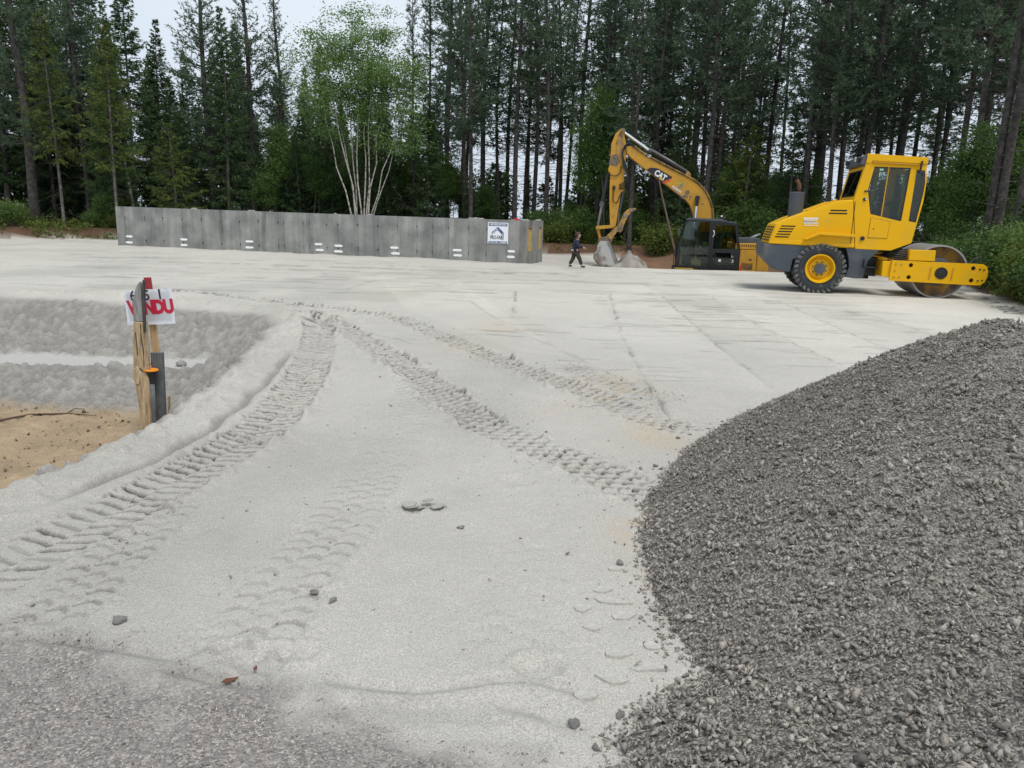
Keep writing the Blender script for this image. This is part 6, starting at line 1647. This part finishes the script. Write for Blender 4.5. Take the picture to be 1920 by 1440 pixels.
def make_pine(seed, H=16.5, cb=0.40, cw=1.7, r0=0.17, per=10, dead=60, gap=0.20, tint0=0.45, nper=3.2):
    rg = np.random.default_rng(seed)
    tp = trunk_pts(rg, H, 14, 0.22)
    tt = Tubes(); t = np.clip(tp[:, 2] / H, 0, 1)
    tt.add(tp, r0 * (1 - t) ** 0.75 + 0.012 + 0.25 * r0 * np.exp(-np.maximum(tp[:, 2], 0) / 0.35), 9)
    br = Tubes(); O, D, L, T = [], [], [], []
    for _ in range(dead):                                   # bare dead limbs below the crown
        z = H * rg.uniform(0.10, cb + 0.12); az = rg.uniform(0, 6.28); ln = rg.uniform(0.25, 1.25) * (0.6 + z / H)
        o = trunk_at(tp, z); d = np.array([math.cos(az), math.sin(az), rg.uniform(-0.25, 0.3)])
        k = np.linspace(0, 1, 4)[:, None]
        pts = o + d * ln * k + np.array([0, 0, rg.uniform(-.25, .15)]) * ln * k ** 2 + rg.normal(size=(4, 3)) * 0.03 * k
        br.add(pts, [0.016, 0.013, 0.009, 0.004], 3)
        if rg.random() < 0.6:
            q = pts[2]; d2 = d + rg.normal(size=3) * 0.6
            br.add(np.stack([q, q + d2 * ln * 0.25, q + d2 * ln * 0.45]), [0.008, 0.005, 0.003], 3)
    z = cb * H
    while z < H * 0.985:
        f = (z / H - cb) / (1 - cb)
        prof = (0.45 + 0.55 * math.sin(math.pi * min(1, f * 1.5 + 0.12))) * (1 - f) ** 0.55 + 0.10
        for _ in range(int(rg.poisson(nper * 0.75)) + 1):
            az = rg.uniform(0, 6.28); ln = cw * prof * rg.uniform(0.5, 1.2)
            el = -0.25 + 1.0 * f + rg.normal() * 0.18
            d = np.array([math.cos(az) * math.cos(el), math.sin(az) * math.cos(el), math.sin(el)])
            o = trunk_at(tp, z + rg.uniform(-.08, .08))
            k = np.linspace(0, 1, 6)[:, None]
            pts = o + d * ln * k + np.array([0, 0, 0.28 * ln]) * k ** 2 + rg.normal(size=(6, 3)) * 0.035 * k
            br.add(pts, np.linspace(0.026, 0.006, 6) * (0.6 + 0.4 * ln / cw), 3)
            tn = np.clip(tint0 + rg.normal() * 0.16 + 0.18 * f, 0.05, 0.95)
            nt = max(3, int(ln / 0.13))
            for i in range(nt):
                u = 0.22 + 0.78 * (i + rg.random()) / nt
                p = np.array([np.interp(u, k[:, 0], pts[:, c]) for c in range(3)])
                td = unit(d + rg.normal(size=3) * 0.75 + np.array([0, 0, 0.25]))
                tl2 = rg.uniform(0.14, 0.42) * (1.15 - 0.4 * u)
                O.append(p); D.append(td); L.append(tl2); T.append(tn)
        z += gap * rg.uniform(0.6, 1.5)
    V, tn = blades(rg, np.array(O), np.array(D), np.array(L), per, 0.155, 0.044, 0.62, np.array(T))
    return [('trunk', tt.mesh('trunk', M['pine_bark'])), ('branches', br.mesh('branches', M['twig_bark'], False)), ('crown', tri_mesh('crown', V, tn, M['pine_needles']))]

def make_spruce(seed, H=10.0, cb=0.06, R0=1.7, r0=0.10, per=12, needles='spruce_needles', bark='spruce_bark', dead=0, tint0=0.42, gap=0.22, nper=6):
    rg = np.random.default_rng(seed)
    tp = trunk_pts(rg, H, 10, 0.10)
    tt = Tubes(); t = np.clip(tp[:, 2] / H, 0, 1)
    tt.add(tp, r0 * (1 - t) ** 0.9 + 0.008, 7)
    br = Tubes(); O, D, L, T = [], [], [], []
    for _ in range(dead):
        z = H * rg.uniform(0.06, cb + 0.12); az = rg.uniform(0, 6.28); ln = rg.uniform(0.3, 0.9)
        o = trunk_at(tp, z); d = np.array([math.cos(az), math.sin(az), -0.15])
        k = np.linspace(0, 1, 4)[:, None]
        br.add(o + d * ln * k - np.array([0, 0, 0.18]) * ln * k ** 2 + rg.normal(size=(4, 3)) * 0.02 * k, [0.010, 0.008, 0.005, 0.003], 3)
    z = max(cb * H, 0.25)
    while z < H * 0.99:
        f = (z / H - cb) / (1 - cb)
        for _ in range(nper if f < 0.9 else 3):
            az = rg.uniform(0, 6.28)
            ln = R0 * ((1 - f) ** 0.85 * (0.55 + 0.45 * min(1, f * 4 + 0.35)) + 0.04) * rg.uniform(0.55, 1.2)
            el = -0.30 + 0.85 * f ** 1.3 + rg.normal() * 0.12
            d = np.array([math.cos(az) * math.cos(el), math.sin(az) * math.cos(el), math.sin(el)])
            sd = np.array([-math.sin(az), math.cos(az), 0])
            o = trunk_at(tp, z + rg.uniform(-.1, .1))
            k = np.linspace(0, 1, 5)[:, None]
            pts = o + d * ln * k + np.array([0, 0, -0.10 * ln]) * np.sin(k * 3.14) + np.array([0, 0, 0.14 * ln]) * k ** 3
            br.add(pts, np.linspace(0.020, 0.004, 5) * (0.5 + 0.5 * ln / R0), 3)
            tn = np.clip(tint0 + rg.normal() * 0.15 + 0.15 * f, 0.05, 0.95)
            nt = max(3, int(ln / 0.10))
            for i in range(nt):
                u = 0.15 + 0.85 * (i + rg.random()) / nt
                p = np.array([np.interp(u, k[:, 0], pts[:, c]) for c in range(3)])
                side = rg.choice((-1, 1)) * rg.uniform(0.4, 1.0)
                td = unit(d * 0.8 + sd * side + rg.normal(size=3) * 0.2 + np.array([0, 0, -0.22]))
                O.append(p); D.append(td); L.append(min(0.5, 0.34 * ln + 0.06) * (1.15 - 0.65 * u) * rg.uniform(0.6, 1.25)); T.append(tn + 0.22 * (u - .5))
        z += gap * rg.uniform(0.7, 1.3) * (0.55 + 0.45 * (1 - f))
    V, tn = blades(rg, np.array(O), np.array(D), np.array(L), per, 0.12, 0.050, 0.45, np.array(T), 0.18)
    return [('trunk', tt.mesh('trunk', M[bark])), ('branches', br.mesh('branches', M['twig_bark'], False)), ('crown', tri_mesh('crown', V, tn, M[needles]))]

def leafy_limbs(rg, br, pts, rad, ncl, clr, O, spread=0.5):
    """side twigs of a stem with leaf clumps at and along them"""
    for _ in range(ncl):
        u = rg.uniform(0.35, 1.0); i = u * (len(pts) - 1); a = int(min(i, len(pts) - 2)); p = pts[a] + (pts[a + 1] - pts[a]) * (i - a)
        az = rg.uniform(0, 6.28); d = np.array([math.cos(az), math.sin(az), rg.uniform(-0.1, 0.7)]); ln = clr * rg.uniform(0.5, 1.3) * (1.25 - 0.6 * u)
        k = np.linspace(0, 1, 4)[:, None]
        q = p + d * ln * k + np.array([0, 0, 0.12 * ln]) * k ** 2 + rg.normal(size=(4, 3)) * 0.04 * k
        br.add(q, np.array([0.018, 0.012, 0.007, 0.003]) * rad, 3)
        for _ in range(int(6 + 9 * ln)):
            O.append(q[0] + (q[-1] - q[0]) * rg.uniform(0.25, 1.1) + rg.normal(size=3) * spread * ln * np.array([0.5, 0.5, 0.32]))

def make_broadleaf(seed, H=6.0, stems=1, spread=0.6, clr=1.0, r0=0.05, ncl=34, per=9, size=0.085, leafm='bush_leaves', bark='spruce_bark', tops=None, lowbranch=0.35, tint0=0.5):
    rg = np.random.default_rng(seed)
    tt, br, O = Tubes(), Tubes(), []
    for s in range(stems):
        if tops is not None: tx, ty, h = tops[s]
        else:
            az = rg.uniform(0, 6.28); tx, ty, h = math.cos(az) * spread * rg.uniform(.3, 1), math.sin(az) * spread * rg.uniform(.3, 1), H * rg.uniform(0.75, 1.05)
        k = np.linspace(0, 1, 9)[:, None]
        b0 = np.array([tx * 0.10, ty * 0.10 + rg.uniform(-.1, .1), -0.2])
        e = np.array([tx, ty, h])
        pts = b0 + (e - b0) * np.c_[k ** 0.95 if tops is not None else k, k, k] + rg.normal(size=(9, 3)) * np.array([0.09, 0.09, 0]) * np.sin(k * 3.14) ** 0.5
        tt.add(pts, r0 * (1 - 0.85 * k[:, 0]) * rg.uniform(0.8, 1.15) + 0.004, 6)
        leafy_limbs(rg, br, pts[int(lowbranch * 8):], r0 / 0.05, ncl, clr, O)
    O = np.array(O)
    P = np.repeat(O, per, 0) + rg.normal(size=(len(O) * per, 3)) * np.array([0.16, 0.16, 0.11]) * (size / 0.085) ** 0.5
    ti = np.repeat(np.clip(tint0 + rg.normal(size=len(O)) * 0.17, 0, 1), per)
    P[:, 2] = np.maximum(P[:, 2], 0.03)
    V, tn = leaves(rg, P, size, ti, 0.12, 0.35)
    return [('trunk', tt.mesh('trunk', M[bark])), ('branches', br.mesh('branches', M['twig_bark'], False)), ('crown', tri_mesh('crown', V, tn, M[leafm], 4))]

LIB = {}
for i in range(7):
    LIB['pine%d' % i] = make_pine(200 + i, H=[16.5, 17.5, 15.5, 18, 16, 17, 15][i], cb=[.36, .40, .30, .42, .34, .38, .28][i], cw=[1.6, 1.45, 1.7, 1.5, 1.75, 1.4, 1.55][i], r0=[.118, .108, .10, .122, .108, .112, .095][i])
for i in range(2):   # broad rough pines of the left edge
    LIB['oldpine%d' % i] = make_pine(230 + i, H=[18, 16][i], cb=[.20, .22][i], cw=[2.5, 2.1][i], r0=[.22, .18][i], dead=34, gap=0.19, nper=3.4, tint0=0.40)
for i in range(5):
    LIB['spruce%d' % i] = make_spruce(260 + i, H=[10, 11.5, 9, 12.5, 8][i], cb=[.05, .10, .04, .14, .05][i], R0=[1.7, 1.6, 1.65, 1.7, 1.5][i], dead=[0, 10, 0, 16, 0][i])
for i in range(3):
    LIB['young%d' % i] = make_spruce(290 + i, H=[9.0, 8.4, 5.0][i], cb=[.36, .34, .15][i], R0=[1.5, 1.45, 1.6][i], r0=.065, needles='young_needles', bark='spruce_bark', dead=[34, 30, 14][i], tint0=0.5, per=9, gap=0.27, nper=5)
for i in range(2):
    LIB['sapling%d' % i] = make_spruce(310 + i, H=[3.2, 2.4][i], cb=.04, R0=[1.15, 0.95][i], r0=.04, needles='young_needles' if i == 0 else 'spruce_needles', per=9, gap=0.2, nper=6)
for i in range(3):
    LIB['leafy%d' % i] = make_broadleaf(330 + i, H=[6.5, 5.0, 7.5][i], stems=[2, 3, 2][i], spread=0.8, clr=[1.25, 1.1, 1.3][i], ncl=[40, 26, 48][i], r0=.045, size=.12)
for i in range(4):
    LIB['bush%d' % i] = make_broadleaf(350 + i, H=[1.5, 1.1, 1.9, 0.9][i], stems=[7, 6, 8, 6][i], spread=[.8, .7, .9, .7][i], clr=.42, ncl=9, per=7, r0=.016, size=.09, lowbranch=0.1, leafm='fern_leaves' if i % 2 else 'bush_leaves')
LIB['birch0'] = make_broadleaf(380, H=11, stems=10, clr=1.35, ncl=24, per=10, r0=.040, size=.10, leafm='birch_leaves', bark='birch_bark', lowbranch=0.45, tint0=0.55,
    tops=[(-2.4, 0.3, 9.6), (-1.7, -0.4, 10.6), (-1.0, 0.5, 10.0), (-0.4, -0.3, 11.4), (0.2, 0.4, 10.8), (0.7, -0.2, 11.2), (1.3, 0.3, 10.4), (2.3, -0.2, 9.3), (-1.3, 0.2, 7.8), (2.0, 0.5, 7.0)])

def plant(kind, name, x, y, label, cat, group=None, s=1.0, rz=None, lean=(0, 0), sz=None, seed=0):
    r_ = random.Random(int(x * 100) * 7919 + int(y * 100) + seed)
    root = empty(name, (x, y, gz(x, y)))
    root.rotation_euler = (lean[0], lean[1], r_.uniform(0, 6.28) if rz is None else rz)
    root.scale = (s, s, (sz or s))
    tag(root, label, cat, group)
    for pn, me in LIB[kind]:
        o = bpy.data.objects.new(pn, me); COL.objects.link(o); o.parent = root
        if pn != 'trunk': o['kind'] = 'stuff'
    return root

# --- trees that can be told apart
plant('oldpine0', 'pine_tree', -22.4, 36.5, 'thick dark pine nearest the left edge of the picture', 'tree', s=1.0, rz=1.0)
plant('young0', 'spruce_tree', -20.2, 35.0, 'slender yellow green spruce with bare pole trunk, left of its twin', 'tree', rz=0.4)
plant('young1', 'spruce_tree', -17.9, 35.2, 'slender yellow green spruce with bare pole trunk next to the wall end', 'tree', rz=2.0)
plant('young2', 'spruce_tree', -15.9, 36.8, 'low bushy yellow green spruce showing just above the left wall', 'tree', s=0.95, rz=3.0)
plant('spruce3', 'spruce_tree', -20.3, 42.0, 'dark spruce with pointed top against the left sky gap', 'tree', s=1.02)
plant('spruce1', 'spruce_tree', -20.2, 45.5, 'smaller spruce tip in the right part of the left sky gap', 'tree', s=0.97)
plant('oldpine1', 'pine_tree', -15.7, 41.0, 'tall rough pine just right of the left sky gap', 'tree', s=0.98, rz=0.5, lean=(0, R(-1)))
plant('oldpine1', 'pine_tree', -14.2, 42.5, 'tall pine in the middle of the three left of the birch', 'tree', s=0.95, rz=3.5)
plant('oldpine0', 'pine_tree', -12.9, 43.5, 'tall pine standing closest to the left side of the birch', 'tree', s=0.72, rz=5.0)
plant('birch0', 'birch_tree', -7.45, 38.2, 'birch clump with many white stems fanning out behind the wall', 'birch', rz=0.0, s=1.0, sz=0.88)
plant('pine4', 'pine_tree', -5.3, 41.0, 'narrow pointed pine just right of the birch crown', 'tree', s=0.80, sz=0.74, rz=1.0)
# dead pale snag
bm_t = Tubes()
p = np.array([(-20.0 + 0.0, 40, -0.2), (-20.25, 40, 2), (-20.5, 40, 4), (-21.0, 40, 6), (-21.1, 40, 7.5), (-21.4, 40, 9.2)]) - np.array([-20.0, 40, 0])
bm_t.add(p + np.array([0.9, 0, 0]), [0.09, 0.08, 0.07, 0.055, 0.04, 0.015], 6)
snag = empty('dead_tree', (-20.0, 39.5, 0.3)); tag(snag, 'pale dead leaning trunk among the spruces above the left wall', 'dead tree')
link_mesh('trunk', bm_t.mesh('trunk', M['dead_bark']), M['dead_bark'], snag)
bm_t = Tubes()
for k in range(12):
    z = 2 + k * 0.55; x0 = np.interp(z, p[:, 2], p[:, 0]) + 0.9
    bm_t.add(np.array([(x0, 0, z), (x0 + (-1) ** k * 0.4, 0.1, z - 0.05), (x0 + (-1) ** k * 0.7, 0.1, z + 0.05)]), [0.012, 0.008, 0.003], 3)
link_mesh('branches', bm_t.mesh('branches', M['dead_bark'], False), M['dead_bark'], snag)
lg2 = empty('leaning_pole', (7.0, 33.5, gz(7.0, 33.5))); tag(lg2, 'thin brown dead pole leaning left between digger arm and cab', 'dead tree')
bm_t = Tubes(); bm_t.add(np.array([(0.0, 0, -0.2), (-0.45, 0, 1.3), (-0.85, 0, 2.6), (-1.05, 0, 3.3)]), [0.05, 0.045, 0.038, 0.03], 6)
link_mesh('trunk', bm_t.mesh('trunk', mat('pole_bark', (0.17, 0.125, 0.095), 0.9, var=0.3, vscale=6)), None, lg2)

# --- stands whose trees nothing sets apart
fr = random.Random(11)
taken = [(-22.4, 36.5), (-20.2, 35), (-17.9, 35.2), (-15.7, 41), (-14.2, 42.5), (-12.9, 43.5), (-7.45, 38.2), (-5.3, 41)]
def free(x, y, dmin):
    if any((x - a) ** 2 + (y - b) ** 2 < dmin * dmin for a, b in taken): return False
    taken.append((x, y)); return True
def stand(n, xr, yr, kinds, name, label, cat, group, smin=0.9, smax=1.12, dmin=1.0, ok=None, lean=1.6):
    done = tries = 0
    while done < n and tries < n * 60:
        tries += 1
        x, y = fr.uniform(*xr), fr.uniform(*yr)
        if ok and not ok(x, y): continue
        if not free(x, y, dmin): continue
        k = fr.choice(kinds)
        s = fr.uniform(smin, smax)
        plant(k, name, x, y, label, cat, group, s=s, sz=s * fr.uniform(0.95, 1.08), lean=(R(fr.uniform(-lean, lean)), R(fr.uniform(-lean, lean))))
        done += 1
PINES = ['pine%d' % i for i in range(7)]; SPR = ['spruce%d' % i for i in range(5)]
def inside_forest(x, y, marg=0.8):
    X, Y = np.array([x]), np.array([y])
    return bool(inside(X, Y, FOREST_EDGE)[0]) and float(seg_dist(X, Y, FOREST_EDGE[:17])[0]) > marg
# left edge: dense spruce wall
stand(16, (-30, -22.5), (37.5, 50), SPR, 'spruce_tree', 'dark full spruce in the thick stand at the far left', 'tree', 'spruces of the left stand', 1.0, 1.3, 1.5)
stand(5, (-28, -21.5), (40, 47), ['oldpine1', 'pine2', 'oldpine0'], 'pine_tree', 'tall pine rising over the spruces at the far left', 'tree', 'pines over the left stand', 0.9, 1.1, 1.7, ok=lambda x, y: x / y < -0.535)
stand(26, (-23, -14.0), (37.5, 56), SPR, 'spruce_tree', 'dark spruce above the left third of the concrete wall', 'tree', 'spruces over the left third of the wall', 0.65, 0.92, 1.3)
stand(26, (-15.5, -5.0), (41, 58), SPR, 'spruce_tree', 'dark spruce behind the birch and the pines beside it', 'tree', 'spruces behind the birch', 0.55, 0.82, 1.3)
# open pine stand in the middle, sky between the trunks
cx = [(-2.8, 42), (-1.9, 44), (-1.0, 44), (-0.1, 41), (0.45, 45), (0.91, 43), (1.7, 46), (2.4, 44), (3.3, 42), (4.05, 40.5), (-4.0, 45), (-3.4, 47), (2.9, 47.5), (-2.3, 39.2), (1.5, 40.2), (-0.6, 47)]
for i, (x, y) in enumerate(cx):
    taken.append((x, y))
    s = fr.uniform(0.92, 1.1)
    plant(PINES[i % 7], 'pine_tree', x, y, 'tall bare trunked pine in the open stand above the right half of the wall', 'tree', 'pines above the right half of the wall', s=s, lean=(R(fr.uniform(-1, 1)), R(fr.uniform(-1.5, 1.5))))
stand(7, (-5.5, 5.5), (45, 54), PINES, 'pine_tree', 'tall bare trunked pine in the open stand above the right half of the wall', 'tree', 'pines above the right half of the wall', 0.9, 1.05, 1.1)
# behind the digger
stand(32, (4.6, 16), (34.8, 50), PINES, 'pine_tree', 'tall dark pine in the dense stand behind the excavator arm', 'tree', 'pines behind the excavator', 0.92, 1.15, 1.0, ok=inside_forest)
# behind and beside the roller
stand(38, (10.5, 30), (22.5, 46), PINES, 'pine_tree', 'tall dark pine in the dense stand behind the road roller', 'tree', 'pines behind the roller', 0.92, 1.15, 1.15, ok=lambda x, y: inside_forest(x, y, 1.3) and x / y < 0.72 and x / y > 0.335)
plant('pine3', 'pine_tree', 13.9, 23.2, 'thick pine trunk just right of the roller drum, left one of two', 'tree', s=0.95, sz=1.15)
plant('pine0', 'pine_tree', 13.9, 22.0, 'thick pine trunk right of the roller drum, right one of two', 'tree', s=0.9, sz=1.1, lean=(0, R(1.5)))
plant('pine1', 'pine_tree', 13.6, 20.2, 'pine trunk cut by the right edge of the picture', 'tree', s=0.85, sz=1.1)

# understory
stand(18, (-13.5, -3.5), (39.5, 44), ['leafy0', 'leafy1', 'spruce4'], 'small_tree', 'small green understory tree behind the wall near the birch', 'tree', 'understory near the birch', 0.5, 0.85, 0.9)
stand(24, (-4.5, 5.2), (38.2, 52), ['sapling0', 'sapling1', 'leafy1', 'spruce2', 'spruce4'], 'small_tree', 'low understory tree among the bare pine trunks above the wall', 'tree', 'understory in the open stand', 0.25, 0.5, 0.9)
plant('leafy2', 'leafy_tree', 4.2, 37.6, 'bright green leafy young tree between wall end and digger bucket', 'tree', s=0.75, sz=0.95)
plant('leafy0', 'leafy_tree', 3.1, 38.4, 'lighter leafy young tree just right of the concrete wall end', 'tree', s=0.6, sz=0.8)
plant('young2', 'spruce_tree', 9.9, 34.4, 'young yellow green spruce directly above the excavator cab', 'tree', s=1.05)
plant('spruce4', 'spruce_tree', 11.4, 33.0, 'green spruce between excavator cab and roller exhaust', 'tree', s=0.75)
stand(24, (5.0, 16), (35, 50), ['leafy0', 'leafy1', 'spruce2', 'sapling0', 'leafy2'], 'small_tree', 'green understory tree among the pines behind the excavator', 'tree', 'understory behind the excavator', 0.4, 0.72, 0.9, ok=inside_forest)
stand(28, (12.3, 28), (20, 44), ['leafy0', 'leafy1', 'sapling0', 'young2', 'leafy2'], 'small_tree', 'green understory tree among the pines behind the road roller', 'tree', 'understory behind the roller', 0.4, 0.72, 1.0, ok=lambda x, y: inside_forest(x, y, 1.2) and x / y < 0.72)
BU = ['bush%d' % i for i in range(4)]
stand(16, (-4.5, 13), (40, 52), ['bush0', 'bush2', 'sapling1'], 'shrub', 'tall shrub deep between the pine trunks behind wall and digger', 'shrub', 'shrubs deep in the stand', 1.2, 2.0, 0.8, ok=lambda x, y: inside_forest(x, y, 3))
stand(16, (0.5, 8.5), (37.0, 39.5), BU, 'shrub', 'low green shrub at the forest edge behind child and bucket', 'shrub', 'shrubs behind the bucket', 0.55, 0.95, 0.6, ok=lambda x, y: inside_forest(x, y, 1.4))
stand(9, (6.0, 11), (32, 36.5), BU, 'shrub', 'low green shrub at the forest edge left of the excavator cab', 'shrub', 'shrubs behind the cab', 0.7, 1.2, 0.6, ok=lambda x, y: inside_forest(x, y, .3))
stand(30, (9.5, 14.5), (13.4, 25), BU + ['sapling1'], 'shrub', 'leafy shrub on the bank at the right edge beside the drum', 'shrub', 'shrubs beside the drum', 0.6, 1.0, 0.55, ok=lambda x, y: inside_forest(x, y, .4) and x / y < 0.74)
stand(8, (-25, -15.5), (34, 37), BU, 'shrub', 'low shrub in the grass left of the concrete wall', 'shrub', 'shrubs left of the wall', 0.5, 0.9, 0.8, ok=lambda x, y: inside_forest(x, y, .5))

# ground cover along the forest edge: uncountable leaves and grass
rg = np.random.default_rng(31)
n = 60000
px = rg.uniform(-30, 22, n); py = rg.uniform(12, 42, n)
fi = inside(px, py, FOREST_EDGE); fdv = seg_dist(px, py, FOREST_EDGE[:17])
k = fi & (fdv > np.where(px < -10, 0.08, 0.35)) & (fdv < 6.5) & (np.abs(px / py) < 0.78) & (rg.random(n) < np.clip(1.15 - fdv * 0.12, 0.2, 1)) & (fbm(px * 0.9, py * 0.9, 81) > 0.40)
k &= ~((fdv < 1.6) & (px > 0) & (px < 9.5) & (rg.random(n) < 0.85))
px, py, fdv = px[k], py[k], fdv[k]
pz = base_height(px, py)[0]
per = 7
hh = np.clip(rg.lognormal(-1.5, 0.5, len(px)), 0.05, 0.6) * np.clip(fdv * 0.9, 0.35, 1)
P = np.repeat(np.stack([px, py, pz], 1), per, 0) + rg.normal(size=(len(px) * per, 3)) * np.array([0.12, 0.12, 0.0])
P[:, 2] += np.repeat(hh, per) * rg.random(len(P))
V, tn = leaves(rg, P, 0.11, np.repeat(np.clip(0.45 + 0.2 * rg.normal(size=len(px)), 0, 1), per), 0.15, -0.2)
uc = link_mesh('undergrowth', tri_mesh('undergrowth', V, tn, M['fern_leaves'], 4), M['fern_leaves'])
tag(uc, 'ferns and low leaves covering the ground along the forest edge', 'undergrowth', kind='stuff')
